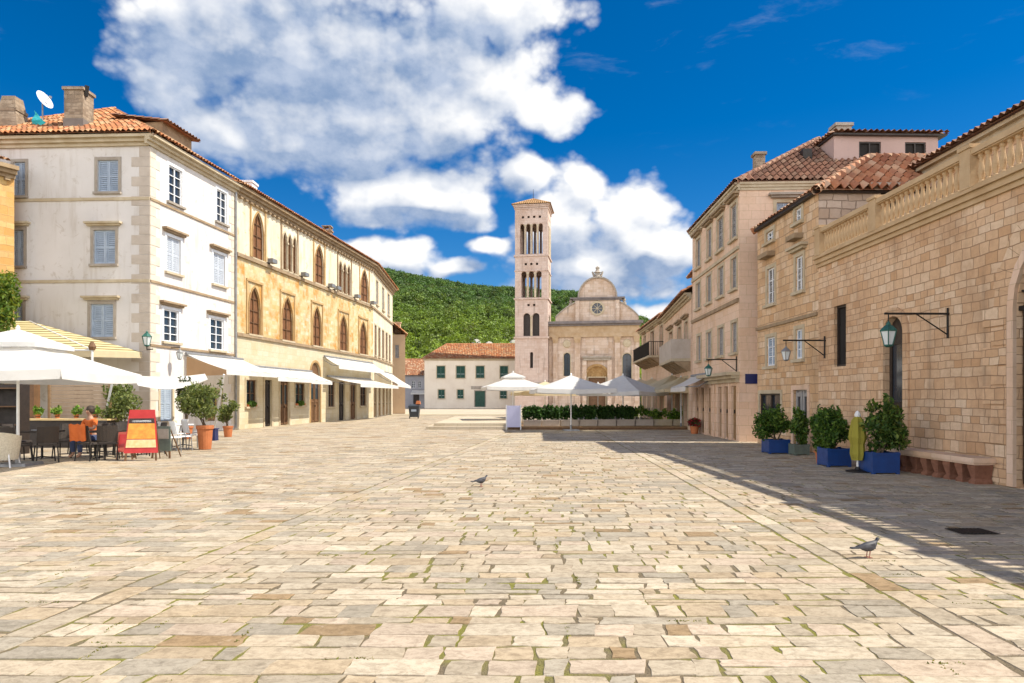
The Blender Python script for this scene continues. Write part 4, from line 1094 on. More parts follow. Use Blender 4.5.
for u in (577.5, 617.5):
    mb = MB(); FH_.box(mb, sc_(u) - 0.28, sc_(u) + 0.28, zb, zc(300.5), 0.14, 0.34); mb.build('attic_pilaster', M_CHURCH, ca)
mb = MB(); FH_.box(mb, a - 0.55, b + 0.55, zc(300.5), zc(299), -0.7, 0.42); FH_.box(mb, a - 0.95, b + 0.95, zc(299), zc(297.6), -0.75, 0.6); mb.build('attic_cornice', M_LEAD, ca)
pts = [(sc_(597.5) + (b - a) / 2 * 0.90 * math.cos(math.pi * i / 16), zc(297.6) + (zc(278) - zc(297.6)) * math.sin(math.pi * i / 16)) for i in range(17)]
mb = MB(); prism(mb, FH_, pts, -0.7, 0.1); lu = mb.build('half_round_gable', M_CHURCH, ca)
mb = MB()
for (p0, p1) in zip(pts[:-1], pts[1:]):
    k = lambda p, e: (sc_(597.5) + (p[0] - sc_(597.5)) * e, zc(297.6) + (p[1] - zc(297.6)) * e)
    i0, i1, o0, o1 = p0, p1, k(p0, 1.07), k(p1, 1.07)
    mb.hexa([FH_.P(*i0, 0.35), FH_.P(*i1, 0.35), FH_.P(*i1, -0.8), FH_.P(*i0, -0.8)], [FH_.P(*o0, 0.35), FH_.P(*o1, 0.35), FH_.P(*o1, -0.8), FH_.P(*o0, -0.8)])
mb.build('coping', M_GREYTRIM, lu)
mb = MB(); x = sc_(597.5); z = zc(276.5); c_ = FH_.P(x, z, -0.3)
mb.lathe([(0.55, -0.3), (0.55, 0.0), (0.35, 0.15), (0.32, 0.5), (0.55, 0.62), (0.3, 0.85), (0.22, 1.1), (0.34, 1.3), (0.0, 1.6)], 10, c_)
for sx in (-1, 1): mb.tube(FH_.P(x + sx * 0.45, z + 0.1, -0.3), FH_.P(x + sx * 0.75, z + 0.75, -0.3), 0.2, 0.12)
mb.build('finial', M_GREYTRIM, ca)
for u in (571, 624):
    mb = MB(); mb.lathe([(0.35, 0), (0.35, 0.3), (0.18, 0.4), (0.3, 0.7), (0.0, 1.1)], 10, FH_.P(sc_(u), zc(301.5) - 0.5, -0.2)); mb.build('urn', M_GREYTRIM, ca)
rb = MB(); zr = zc(303)
roof_plane(rb, FH_.P(CA, ZK - 1.5, -0.8), FH_.P(CA, ZK - 1.5, -30), FH_.P((CA + CB) / 2, zr, -0.8), FH_.P((CA + CB) / 2, zr, -30), 0.35, 0.06, 0.6)
roof_plane(rb, FH_.P(CB, ZK - 1.5, -30), FH_.P(CB, ZK - 1.5, -0.8), FH_.P((CA + CB) / 2, zr, -30), FH_.P((CA + CB) / 2, zr, -0.8), 0.35, 0.06, 0.6); rb.build('roof', M_TILE, ca)

# ================================================================== RIGHT SIDE OF THE SQUARE
FR = Facade((9.2 - 0.02 * 4.0, 4.0), (-0.02, 1.0), (-1, 0))     # terrace wall and warm stone house
LEDGE = 5.55
S_T = FR.s_of(818.5); S_H = FR.s_of(757.5)
te = thing('terrace_wall', 'long honey ashlar terrace wall carrying a balustrade, with arched doorways', 'terrace wall', FR.P(S_T / 2, 0))
a0, a1 = FR.s_of(1045) - 1.35, FR.s_of(1016.5)
to = [(a1 - 2.7, a1, 0.02, 4.55, 'round'), (*sorted((FR.s_of(904.5), FR.s_of(885))), 0.02, 3.5, 'round'), (*sorted((FR.s_of(846), FR.s_of(834.5))), 2.45, 4.1)]
mb = MB(); wall(mb, FR, -2.5, S_T, 0, LEDGE, to, 0.16)
shell(mb, [FR.P(-2.5, 0)[:2], FR.P(-2.5, 0, -9)[:2], FR.P(S_T, 0, -9)[:2]], 0, LEDGE)
mb.face([FR.P(-2.5, LEDGE - 0.03), FR.P(S_T, LEDGE - 0.03), FR.P(S_T, LEDGE - 0.03, -9), FR.P(-2.5, LEDGE - 0.03, -9)]); mb.build('wall', M_TERRACE, te)
# great arch at the right
o = to[0]; dr = door(FR, o, te, M_WOOD_DK, 0.16, 'round', True)
mb = MB(); arch_band(mb, FR, o[0], o[1], 0.02, o[3], 'round', 0.15, 0.0, 0.07); mb.build('arch_moulding', M_PINKSTONE, te)
mb = MB(); n = 15
for i in range(n):
    t0 = math.pi * (i + 0.01) / n; t1 = math.pi * (i + 0.99) / n; r_ = (o[1] - o[0]) / 2; xc = (o[0] + o[1]) / 2; z_ = o[3] - r_
    f = lambda r, t, w_: FR.P(xc + r * math.cos(t), z_ + r * math.sin(t), w_)
    ri, ro_ = r_ + 0.21, r_ + 0.55 + 0.06 * (i % 2)
    mb.hexa([f(ri, t0, 0.014), f(ri, t1, 0.014), f(ri, t1, -0.05), f(ri, t0, -0.05)], [f(ro_, t0, 0.014), f(ro_, t1, 0.014), f(ro_, t1, -0.05), f(ro_, t0, -0.05)])
mb.build('voussoirs', M_TERRACE, te)
mb = MB()
for k in range(9):
    l = 0.38 if k % 2 else 0.6; FR.box(mb, o[1] + 0.21, o[1] + 0.21 + l, 0.05 + k * 0.36, 0.05 + k * 0.36 + 0.33, 0, 0.03)
mb.build('jamb_stones', M_TERRACE, te)
mb = MB(); 
for k in range(7):
    t = math.pi * (k + 0.5) / 7; r_ = (o[1] - o[0]) / 2; xc = (o[0] + o[1]) / 2; z_ = o[3] - r_; mb.tube(FR.P(xc, z_, -0.06), FR.P(xc + r_ * math.cos(t), z_ + r_ * math.sin(t), -0.06), 0.02, None, 6)
FR.box(mb, o[0], o[1], o[3] - r_ - 0.05, o[3] - r_ + 0.03, -0.085, -0.035); mb.build('fanlight_bars', M_IRON, te)
# narrow arched doorway with posters
o = to[1]; door(FR, o, te, M_WOOD_DK, 0.16, 'round', True, None, 1)
mb = MB(); arch_band(mb, FR, o[0], o[1], 0.02, o[3], 'round', 0.2, 0.0, 0.05); mb.build('arch_moulding', M_TERRACE, te)
o = to[2]; window(FR, o, te, frame=M_WOOD_DK, pane=M_DARK, depth=0.16, bars=(0, 0))
# ledge
mb = MB(); FR.box(mb, -2.5, S_T, LEDGE - 0.22, LEDGE - 0.12, 0, 0.06); FR.box(mb, -2.5, S_T, LEDGE - 0.12, LEDGE, 0, 0.12); FR.box(mb, -2.5, S_T, LEDGE, LEDGE + 0.07, -0.3, 0.19); mb.build('ledge', M_BALUST, te)
# balustrade
TOPZ = 6.36
piers = [FR.s_of(821.5) - 0.15, FR.s_of(880), FR.s_of(975)]; stp = piers[1] - piers[2]; piers += [piers[2] - stp, piers[2] - 2 * stp, piers[2] - 3 * stp]
mb = MB(); FR.box(mb, piers[-1], S_T, TOPZ - 0.11, TOPZ, -0.06, 0.18); FR.box(mb, piers[-1], S_T, TOPZ - 0.135, TOPZ - 0.112, -0.04, 0.15); FR.box(mb, piers[-1], S_T, LEDGE + 0.072, LEDGE + 0.11, -0.06, 0.16); mb.build('rail', M_BALUST, te)
for p_ in piers:
    mb = MB(); FR.box(mb, p_ - 0.15, p_ + 0.15, LEDGE + 0.072, TOPZ + 0.015, -0.10, 0.205); FR.box(mb, p_ - 0.18, p_ + 0.18, TOPZ + 0.016, TOPZ + 0.09, -0.13, 0.235); mb.build('balustrade_pier', M_BALUST, te)
mb = MB(); H = TOPZ - 0.135 - LEDGE - 0.11
mb.lathe([(0.055, 0), (0.055, 0.05), (0.034, 0.07), (0.058, 0.17 * H / 0.5), (0.060, 0.22 * H / 0.5), (0.036, 0.36 * H / 0.5), (0.034, H - 0.08), (0.055, H - 0.05), (0.055, H)], 10)
bal = mb.build('baluster', M_BALUST, te, True, True); used = False; cnt = 0
base = LOC[te]
for hi_, lo_ in zip(piers[:-1], piers[1:]):
    n = 16
    for k in range(n):
        if cnt >= 99: break
        x = lo_ + 0.15 + (hi_ - lo_ - 0.3) * (k + 0.5) / n
        b_ = bal if not used else bal.copy()
        if used: COL.objects.link(b_); b_.parent = te
        used = True; cnt += 1
        b_.location = Vector(FR.P(x, LEDGE + 0.11, 0.05)) - base
# stone bench at the wall
b0, b1 = FR.s_of(998), FR.s_of(906)
be = thing('stone_bench', 'long stone bench on red brown baluster feet against the terrace wall', 'bench', FR.P((b0 + b1) / 2, 0, 0.25))
mb = MB(); FR.box(mb, b0, b1, 0.40, 0.49, 0.012, 0.46); FR.box(mb, b0 + 0.03, b1 - 0.03, 0.36, 0.40, 0.012, 0.42); mb.build('seat', M_PINKSTONE, be)
for k in range(8):
    x = b0 + 0.16 + (b1 - b0 - 0.32) * k / 7
    mb = MB(); P = FR.P
    prof = [(0.13, 0.0), (0.13, 0.05), (0.08, 0.1), (0.12, 0.22), (0.15, 0.30), (0.15, 0.36)]
    for (r0, z0), (r1, z1) in zip(prof[:-1], prof[1:]): mb.hexa([P(x - r0 * 0.7, z0, 0.30 + r0 * 0.6), P(x + r0 * 0.7, z0, 0.30 + r0 * 0.6), P(x + r0 * 0.7, z0, 0.05), P(x - r0 * 0.7, z0, 0.05)], [P(x - r1 * 0.7, z1, 0.30 + r1 * 0.6), P(x + r1 * 0.7, z1, 0.30 + r1 * 0.6), P(x + r1 * 0.7, z1, 0.05), P(x - r1 * 0.7, z1, 0.05)])
    mb.build('foot', M_REDBROWN, be)

# ---- building standing back on the terrace
tb = thing('house', 'house with a bracketed dark eave rising behind the balustrade at the right edge', 'house', (13, 14, 5.5))
FB2 = Facade((12.7, 6.0), (-0.02, 1.0), (-1, 0)); L2 = 14.3
w2 = [(1.5 + k * 2.6, 2.4 + k * 2.6, 6.2, 7.5) for k in range(5)]
mb = MB(); wall(mb, FB2, 0, L2, 5.5, 8.45, w2, 0.25); shell(mb, [FB2.P(0, 0)[:2], FB2.P(0, 0, -7)[:2], FB2.P(L2, 0, -7)[:2], FB2.P(L2, 0)[:2]], 5.5, 8.45); mb.build('wall', M_TERRACE, tb)
for o in w2: window(FB2, o, tb, shutters=M_SHUTTER_GREY, mode='closed', depth=0.25, sill=M_TRIM)
cornice(FB2, tb, -0.1, L2 + 0.1, 8.15, M_TRIM, ((0.10, 0.1), (0.22, 0.1), (0.36, 0.1)), 0.55)
rb = MB(); roof_plane(rb, FB2.P(-0.2, 8.46, 0.5), FB2.P(L2 + 0.3, 8.46, 0.5), FB2.P(-0.2, 9.7, -3.5), FB2.P(L2 - 2.5, 9.7, -3.5)); roof_plane(rb, FB2.P(L2 + 0.3, 8.46, 0.5), FB2.P(L2 + 0.3, 8.46, -7.5), FB2.P(L2 - 2.5, 9.7, -3.5), FB2.P(L2 - 2.5, 9.7, -3.5)); rb.build('roof', M_TILE_DARK, tb)

# ---- warm stone house in the middle of the right side
st = thing('stone_house', 'warm ashlar house with a red tiled hip roof at the end of the balustrade', 'house', FR.P((S_T + S_H) / 2, 0))
HZ = 7.5
a_ = FR.rect
t3 = [a_(766.5, 774, 231, 241.5), a_(795.5, 802, 208, 222)]
t2 = [a_(767.5, 775, 268, 304), a_(796, 803.5, 256, 291)]
t1 = [a_(767, 775.5, 337, 366), a_(796, 803, 329, 359)]
t0 = [(*sorted((FR.s_of(760), FR.s_of(781))), 0.7, 1.75), (*sorted((FR.s_of(794), FR.s_of(808))), 0.02, 1.85)]
mb = MB(); wall(mb, FR, S_T, S_H, 0, HZ, t3 + t2 + t1 + t0, 0.25)
FN = Facade(FR.P(S_T, 0)[:2], (1, 0.0), (0, -1)); no = [(FN.s_of(881), FN.s_of(903), 6.9, 7.62)]
wall(mb, FN, 0, 6.2, 5.4, HZ, no, 0.3)
pA = FN.P(6.2, 0)[:2]; pB = (FR.P(S_H, 0)[0] + 6.0, FR.P(S_H, 0)[1] - 1.0)
shell(mb, [pA, pB, FR.P(S_H, 0)[:2]], 0, HZ); wo_ = mb.build('wall', M_STONEHOUSE, st)
gp = MB(); wall(gp, Facade(FN.P(0, 0, 0.006)[:2], (1, 0), (0, -1)), 0, 6.2, 5.58, HZ, no, 0.0); gp.build('gable_facing', M_GABLE, st)
window(FN, no[0], st, frame=M_WOOD_DK, pane=M_DARK, depth=0.3, bars=(1, 0))
mb = MB(); FN.box(mb, no[0][0] - 0.3, no[0][1] + 0.3, no[0][3], no[0][3] + 0.16, 0.006, 0.06); mb.build('lintel', M_GREYTRIM, st)
for o in t3: window(FR, o, st, depth=0.13, surround=M_TRIM, sill=M_TRIM, bars=(1, 1))
for o in t2: window(FR, o, st, depth=0.13, shutters=M_SHUTTER_GREY, mode='closed', surround=M_TRIM, sill=M_TRIM, lintel=M_TRIM if o is t2[1] else None)
for o in t1: window(FR, o, st, depth=0.13, shutters=M_SHUTTER_BLUE, mode='closed', surround=M_TRIM, sill=M_TRIM)
window(FR, t0[0], st, frame=M_WOOD_DK, depth=0.12, bars=(1, 0), surround=M_TRIM); door(FR, t0[1], st, M_SHUTTER_GREY, 0.12, None, True, M_PINKSTONE)
band(FR, st, S_T + 0.02, S_H, 3.98, 0.10, 0.07, M_TRIM_BROWN)
for o in t3:
    mb = MB(); FR.box(mb, o[0] - 0.1, o[1] + 0.1, o[2] - 0.55, o[2] - 0.4, 0, 0.28); mb.build('corbel', M_TRIM_BROWN, st)
mb = MB(); FR.box(mb, S_T - 0.1, S_H, HZ - 0.02, HZ + 0.06, -0.2, 0.16); FN.box(mb, 0.2, 6.3, HZ - 0.02, HZ + 0.06, -0.2, 0.1); mb.build('eave_board', M_WOOD_DK, st)
rb = MB(); r1, r2 = (11.5, 22.0, 9.35), (13.9, 22.0, 9.35)
cA = (FR.P(S_T, 0)[0] - 0.17, FR.P(S_T, 0)[1] - 0.2, HZ + 0.02); cB = (15.3, FR.P(S_T, 0)[1] - 0.2, HZ + 0.02); cC = (pB[0] + 0.3, pB[1] + 0.25, HZ + 0.1); cD = (FR.P(S_H, 0)[0] - 0.17, FR.P(S_H, 0)[1] + 0.05, HZ + 0.02)
roof_plane(rb, cA, cB, r1, r2, 0.26, 0.10, 0.38); roof_plane(rb, cD, cA, r1, r1, 0.24, 0.03); roof_plane(rb, cC, cD, r2, r1, 0.3, 0.06); roof_plane(rb, cB, cC, r2, r2, 0.3, 0.06)
ridge_run(rb, cA, r1, 0.13); ridge_run(rb, r1, r2, 0.13); ridge_run(rb, cD, r1, 0.12); ridge_run(rb, cB, r2, 0.13)
rb.build('roof', M_TILE_RED, st)

# ---- tall smooth stone house
KX, KY = 8.3, 24.95
FK = Facade((KX, KY), (0.034, 1.0), (-1, 0)); FKN = Facade((KX, KY), (1.0, -0.045), (0, -1))
S_K = FK.s_of(692.5); KZ = 9.38
tl = thing('townhouse', 'tall pinkish stone house with rows of grey shutters and shop doors, right of the parasols', 'house', FK.P(S_K / 2, 0))
def rr(lst, z0, z1): return [(*sorted((FK.s_of(u0), FK.s_of(u1))), z0, z1) for u0, u1 in lst]
k3 = rr([(696.6, 700.6), (707.5, 711.8), (717.5, 723.5), (731, 737)], 7.55, 8.85)
k2 = rr([(696.6, 700.6), (707, 711.5), (718.5, 723.8), (731.5, 737)], 5.68, 6.85)
k1 = rr([(697.5, 701), (707, 711.5), (718.5, 723.8), (732, 737.3)], 3.30, 4.42)
k0 = rr([(696.5, 699.3), (701.5, 704.8), (708, 711.5), (719, 722.8), (725, 729), (732, 737)], 0.02, 2.05)
mb = MB(); wall(mb, FK, 0, S_K, 0, KZ, k3 + k2 + k1 + k0, 0.22)
ko = [(FKN.s_of(776.5), FKN.s_of(793.5), 8.1, 8.72)]
wall(mb, FKN, 0, 7.0, 0, KZ, ko, 0.22)
shell(mb, [FKN.P(7, 0)[:2], FK.P(S_K, 0, -7)[:2], FK.P(S_K, 0)[:2]], 0, KZ); mb.build('wall', M_PINKSTONE, tl)
for o in k3 + k2 + k1: window(FK, o, tl, depth=0.14, shutters=M_SHUTTER_GREY, mode='closed', surround=M_TRIM, sill=M_TRIM, lintel=M_TRIM_BROWN if o in k3 else None, frame=M_SHUTTER_GREY)
window(FKN, ko[0], tl, depth=0.22, shutters=M_SHUTTER_BLUE, mode='closed', surround=M_TRIM, sill=M_TRIM, lintel=M_GREYTRIM)
for o in k0: door(FK, o, tl, M_WOOD_LT, 0.12, None, True, M_PINKSTONE)
band(FK, tl, 0, S_K, 5.12, 0.14, 0.08, M_TRIM_BROWN); band(FK, tl, 0, S_K, 7.05, 0.12, 0.07, M_TRIM)
mb = MB(); FK.box(mb, -0.05, S_K * 0.62, 2.32, 2.44, 0.0, 0.30); FK.box(mb, -0.1, S_K * 0.62, 2.44, 2.56, 0.0, 0.48); FK.box(mb, 0, S_K * 0.62, 2.18, 2.32, 0.0, 0.14); mb.build('shop_cornice', M_TRIM, tl)
for o0, o1 in zip(k0[:-1], k0[1:]):
    x = (o0[0] + o1[1]) / 2; mb = MB(); FK.box(mb, x - 0.09, x + 0.09, 0, 2.18, 0, 0.07); mb.build('pilaster', M_PINKSTONE, tl)
cornice(FK, tl, -0.1, S_K + 0.1, KZ - 0.2, M_TRIM, ((0.06, 0.1), (0.12, 0.1), (0.18, 0.08))); cornice(FKN, tl, 0.0, 7.0, KZ - 0.2, M_TRIM, ((0.04, 0.1), (0.08, 0.1), (0.12, 0.08)))
rb = MB(); kA = (KX - 0.2, KY - 0.12, KZ + 0.08); kB = (15.4, KY - 0.45, KZ + 0.08); kC = FK.P(S_K + 0.15, KZ + 0.08, 0.2); kD = FK.P(S_K + 0.3, KZ + 0.1, -7.2)
ra, rb_ = (12.7, 28.4, 12.35), (12.9, 30.5, 12.35)
roof_plane(rb, kA, kB, ra, ra, 0.24, 0.06); roof_plane(rb, kC, kA, rb_, ra, 0.24, 0.03); roof_plane(rb, kD, kC, rb_, rb_, 0.3, 0.06); roof_plane(rb, kB, kD, ra, rb_, 0.3, 0.06)
for p0, p1 in ((kA, ra), (ra, rb_), (kC, rb_)): ridge_run(rb, p0, p1)
rb.build('roof', M_TILE_DARK, tl)
chimney(10.7, 29.6, 10.3, 12.2, 0.4, 0.4, tl, M_CHIMNEY, False)
mb = MB(); mb.box(11.25, 11.6, 26.4, 26.8, 10.3, 11.25); mb.build('roof_vent', M_IRON, tl)
sn = MB(); FKN.box(sn, FKN.s_of(745), FKN.s_of(757), 2.12, 2.48, 0.012, 0.045); tag(sn.build('wall_sign', M_NAVY), 'plain dark blue sign on the corner of the tall pinkish house', 'sign')
awning(FK, 694.5, 712, 2.6, 2.1, 1.1, 'grey white awning over the shop doors of the tall pinkish house', M_CANVAS, None)

# ---- pink attic house behind
pk = thing('house', 'pink rendered house with a flat tiled eave rising behind the red hip roof', 'house', (14.8, 27, 0))
FP = Facade((12.35, 26.2), (1, 0.03), (0, -1)); LP = FP.s_of(938)
po = [(FP.s_of(859), FP.s_of(881), 10.7, 11.45), (FP.s_of(905), FP.s_of(926), 10.7, 11.45)]
mb = MB(); wall(mb, FP, 0, LP, 0, 11.65, po, 0.12); shell(mb, [FP.P(LP, 0)[:2], FP.P(LP, 0, -6)[:2], FP.P(0, 0, -6)[:2], FP.P(0, 0)[:2]], 0, 11.65); mb.build('wall', plaster('pink_render', (0.47, 0.34, 0.30), (0.42, 0.30, 0.26), (0.34, 0.26, 0.24), 0.3), pk)
for o in po: window(FP, o, pk, frame=M_WOOD_DK, pane=M_DARK, depth=0.12, bars=(1, 0))
mb = MB(); FP.box(mb, -0.1, LP + 0.25, 11.65, 11.73, -6.2, 0.18); mb.build('eave_board', M_WOOD_DK, pk)
rb = MB(); roof_plane(rb, FP.P(-0.15, 11.72, 0.22), FP.P(LP + 0.3, 11.72, 0.22), FP.P(1.6, 12.35, -2.8), FP.P(LP - 1.6, 12.35, -2.8)); roof_plane(rb, FP.P(-0.15, 11.72, -6.2), FP.P(-0.15, 11.72, 0.22), FP.P(1.6, 12.35, -2.8), FP.P(1.6, 12.35, -2.8)); roof_plane(rb, FP.P(LP + 0.3, 11.72, 0.22), FP.P(LP + 0.3, 11.72, -6.2), FP.P(LP - 1.6, 12.35, -2.8), FP.P(LP - 1.6, 12.35, -2.8)); rb.build('roof', M_TILE_DARK, pk)
chimney(13.15, 27.3, 11.7, 12.5, 0.6, 0.5, pk, M_GREYTRIM, False)

# ---- two balconied houses farther back
hb = thing('house', 'honey coloured house with a white balcony and dormer just behind the tall pinkish house', 'house', (9.4, 38, 0))
FY = Facade((8.75, 33.3), (0.11, 1.0), (-1, 0)); S_Y = FY.s_of(665); YZ = 6.65
y1 = [(*sorted((FY.s_of(u0), FY.s_of(u1))), z0, z1) for u0, u1, z0, z1 in ((669.3, 672.8, 3.9, 5.6), (678, 681.2, 3.6, 5.5), (685, 688, 3.6, 5.5))]
y0 = [(*sorted((FY.s_of(u0), FY.s_of(u1))), 0.02, 2.6) for u0, u1 in ((668, 672), (676, 680), (684, 688))]
mb = MB(); wall(mb, FY, 0, S_Y, 0, YZ, y1 + y0, 0.25); shell(mb, [FY.P(S_Y, 0)[:2], FY.P(S_Y, 0, -8)[:2], FY.P(0, 0, -8)[:2], FY.P(0, 0)[:2]], 0, YZ); mb.build('wall', M_PINKSTONE, hb)
for o in y1: window(FY, o, hb, frame=M_WOOD, depth=0.25, surround=M_TRIM, lintel=M_TRIM_BROWN)
for o in y0: door(FY, o, hb, M_WOOD, 0.25, None, True, M_TRIM)
cornice(FY, hb, 0, S_Y, YZ - 0.2, M_TRIM, ((0.10, 0.1), (0.22, 0.1), (0.34, 0.1)))
def balcony(F, a, b, z, out, par, mat_rail, solid):
    mb = MB(); F.box(mb, a, b, z - 0.14, z, 0, out); bo = mb.build('balcony', M_TRIM, par)
    n = max(2, int((b - a) / 1.1))
    for k in range(n + 1):
        x = a + 0.1 + (b - a - 0.2) * k / n; mb = MB()
        mb.hexa([F.P(x - 0.08, z - 0.62, 0.15), F.P(x + 0.08, z - 0.62, 0.15), F.P(x + 0.08, z - 0.62, 0), F.P(x - 0.08, z - 0.62, 0)], [F.P(x - 0.08, z - 0.145, out - 0.1), F.P(x + 0.08, z - 0.145, out - 0.1), F.P(x + 0.08, z - 0.145, 0), F.P(x - 0.08, z - 0.145, 0)])
        mb.build('bracket', M_TRIM_BROWN, bo)
    mb = MB(); h = 0.95
    F.box(mb, a, b, z + h - 0.05, z + h, out - 0.06, out); F.box(mb, a, a + 0.05, z + h - 0.05, z + h, 0, out - 0.06); F.box(mb, b - 0.05, b, z + h - 0.05, z + h, 0, out - 0.06)
    if solid: F.box(mb, a, b, z + 0.002, z + h - 0.05, out - 0.05, out - 0.01); F.box(mb, a, a + 0.04, z + 0.002, z + h - 0.05, 0, out - 0.05); F.box(mb, b - 0.04, b, z + 0.002, z + h - 0.05, 0, out - 0.05)
    else:
        x = a + 0.03
        while x < b: mb.tube(F.P(x, z, out - 0.03), F.P(x, z + h - 0.05, out - 0.03), 0.014, None, 5, False); x += 0.14
        w_ = 0.1
        while w_ < out - 0.06:
            for xx in (a + 0.025, b - 0.025): mb.tube(F.P(xx, z, w_), F.P(xx, z + h - 0.05, w_), 0.014, None, 5, False)
            w_ += 0.14
    mb.build('railing', mat_rail, bo)
balcony(FY, 0.25, FY.s_of(676), 3.55, 0.95, hb, M_QUOIN_GREY, True)
rb = MB(); roof_plane(rb, FY.P(S_Y + 0.3, YZ + 0.1, 0.45), FY.P(-0.1, YZ + 0.1, 0.45), FY.P(S_Y + 0.3, 9.0, -3.8), FY.P(-0.1, 9.0, -3.8)); roof_plane(rb, FY.P(-0.1, YZ + 0.1, -8.2), FY.P(S_Y + 0.3, YZ + 0.1, -8.2), FY.P(-0.1, 9.0, -3.8), FY.P(S_Y + 0.3, 9.0, -3.8), 0.4, 0.05, 0.8); rb.build('roof', M_TILE_RED, hb)
mb = MB(); FY.box(mb, 1.6, 5.0, YZ + 0.5, 8.35, -2.8, -0.75); dm_ = mb.build('dormer', M_SALMON, hb)
mb = MB(); roof_plane(mb, FY.P(5.3, 8.3, -0.5), FY.P(1.3, 8.3, -0.5), FY.P(5.3, 8.95, -3.2), FY.P(1.3, 8.95, -3.2)); mb.build('dormer_roof', M_TILE_RED, dm_)
mb = MB(); FY.box(mb, 2.6, 3.9, YZ + 0.75, 8.1, -0.748, -0.72); mb.build('pane', M_PANE, dm_)
ha = thing('house', 'honey coloured house with an iron balcony nearest the church', 'house', (11, 54, 0))
FA = Facade((10.2, 45.2), (0.055, 1.0), (-1, 0)); S_A = FA.s_of(641.5); AZ = 7.0
x1 = [(*sorted((FA.s_of(u0), FA.s_of(u1))), 4.55, 6.6) for u0, u1 in ((650.6, 654), (660, 663)) if FA.s_of(u1) > 0]
x1 += [(S_A - 2.6, S_A - 1.4, 4.55, 6.6)]
x0 = [(k, k + 1.3, 0.02, 2.7, 'round') for k in (1.0, 4.0, 7.0, 9.5)]
mb = MB(); wall(mb, FA, 0, S_A, 0, AZ, x1 + x0, 0.25); shell(mb, [FA.P(S_A, 0)[:2], FA.P(S_A, 0, -8)[:2], FA.P(0, 0, -8)[:2], FA.P(0, 0)[:2]], 0, AZ); mb.build('wall', M_PINKSTONE, ha)
for o in x1: window(FA, o, ha, frame=M_WOOD, depth=0.25, surround=M_TRIM, lintel=M_TRIM_BROWN)
for o in x0: door(FA, o, ha, M_WOOD, 0.25, 'round', True, M_TRIM)
cornice(FA, ha, 0, S_A, AZ - 0.2, M_TRIM, ((0.10, 0.1), (0.22, 0.1), (0.34, 0.1)))
balcony(FA, FA.s_of(663.5), FA.s_of(645.5), 4.5, 1.0, ha, M_IRON, False)
rb = MB(); roof_plane(rb, FA.P(S_A + 0.3, AZ + 0.1, 0.45), FA.P(-0.1, AZ + 0.1, 0.45), FA.P(S_A - 3, 9.2, -4.0), FA.P(-0.1, 9.2, -4.0)); roof_plane(rb, FA.P(-0.1, AZ + 0.1, -8.2), FA.P(S_A + 0.3, AZ + 0.1, -8.2), FA.P(-0.1, 9.2, -4.0), FA.P(S_A - 3, 9.2, -4.0), 0.4, 0.05, 0.8); rb.build('roof', M_TILE_RED, ha)

# ================================================================== GROUND
def struct(name, mb, mat): return tag(mb.build(name, mat), kind='structure')
mb = MB(); mb.face([(-900, -300, -0.05), (900, -300, -0.05), (900, 1500, -0.05), (-900, 1500, -0.05)]); struct('ground', mb, simple('dry_ground', (0.36, 0.31, 0.23), (0.28, 0.25, 0.17), 0.2, 0.95))
mb = MB(); mb.face([(-26, 60, -0.03), (26, 60, -0.03), (26, 130, -0.03), (-26, 130, -0.03)]); struct('street', mb, masonry('street_paving', [(0.50, 0.43, 0.33), (0.46, 0.38, 0.28), (0.53, 0.46, 0.36)], (0.34, 0.28, 0.18), 0.9, 0.6, 0.012, (0.4, 0.32, 0.2), 0.3, 0.3))
def joint_mat():
    m, n, bs, out = new_mat('mossy_joint_earth')
    co = n.add('ShaderNodeTexCoord').outputs['Object']
    f = n.ramp(n.noise(co, 0.8, 5, 0.6), 0.43, 0.58); g_ = n.noise(co, 14, 4, 0.6)
    moss = n.mix(g_, (0.10, 0.11, 0.015, 1), (0.26, 0.23, 0.04, 1)); earth = n.mix(g_, (0.09, 0.07, 0.04, 1), (0.21, 0.16, 0.10, 1))
    n.put(bs.inputs['Base Color'], n.mix(f, earth, moss)); bs.inputs['Roughness'].default_value = 1.0
    b = n.add('ShaderNodeBump'); b.inputs['Strength'].default_value = 0.8; b.inputs['Distance'].default_value = 0.03; n.put(b.inputs['Height'], n.noise(co, 60, 3)); n.t.links.new(b.outputs[0], bs.inputs['Normal'])
    return m
mb = MB(); mb.face([(-26, -6, -0.004), (14, -6, -0.004), (14, 66, -0.004), (-26, 66, -0.004)]); struct('paving_joints', mb, joint_mat())

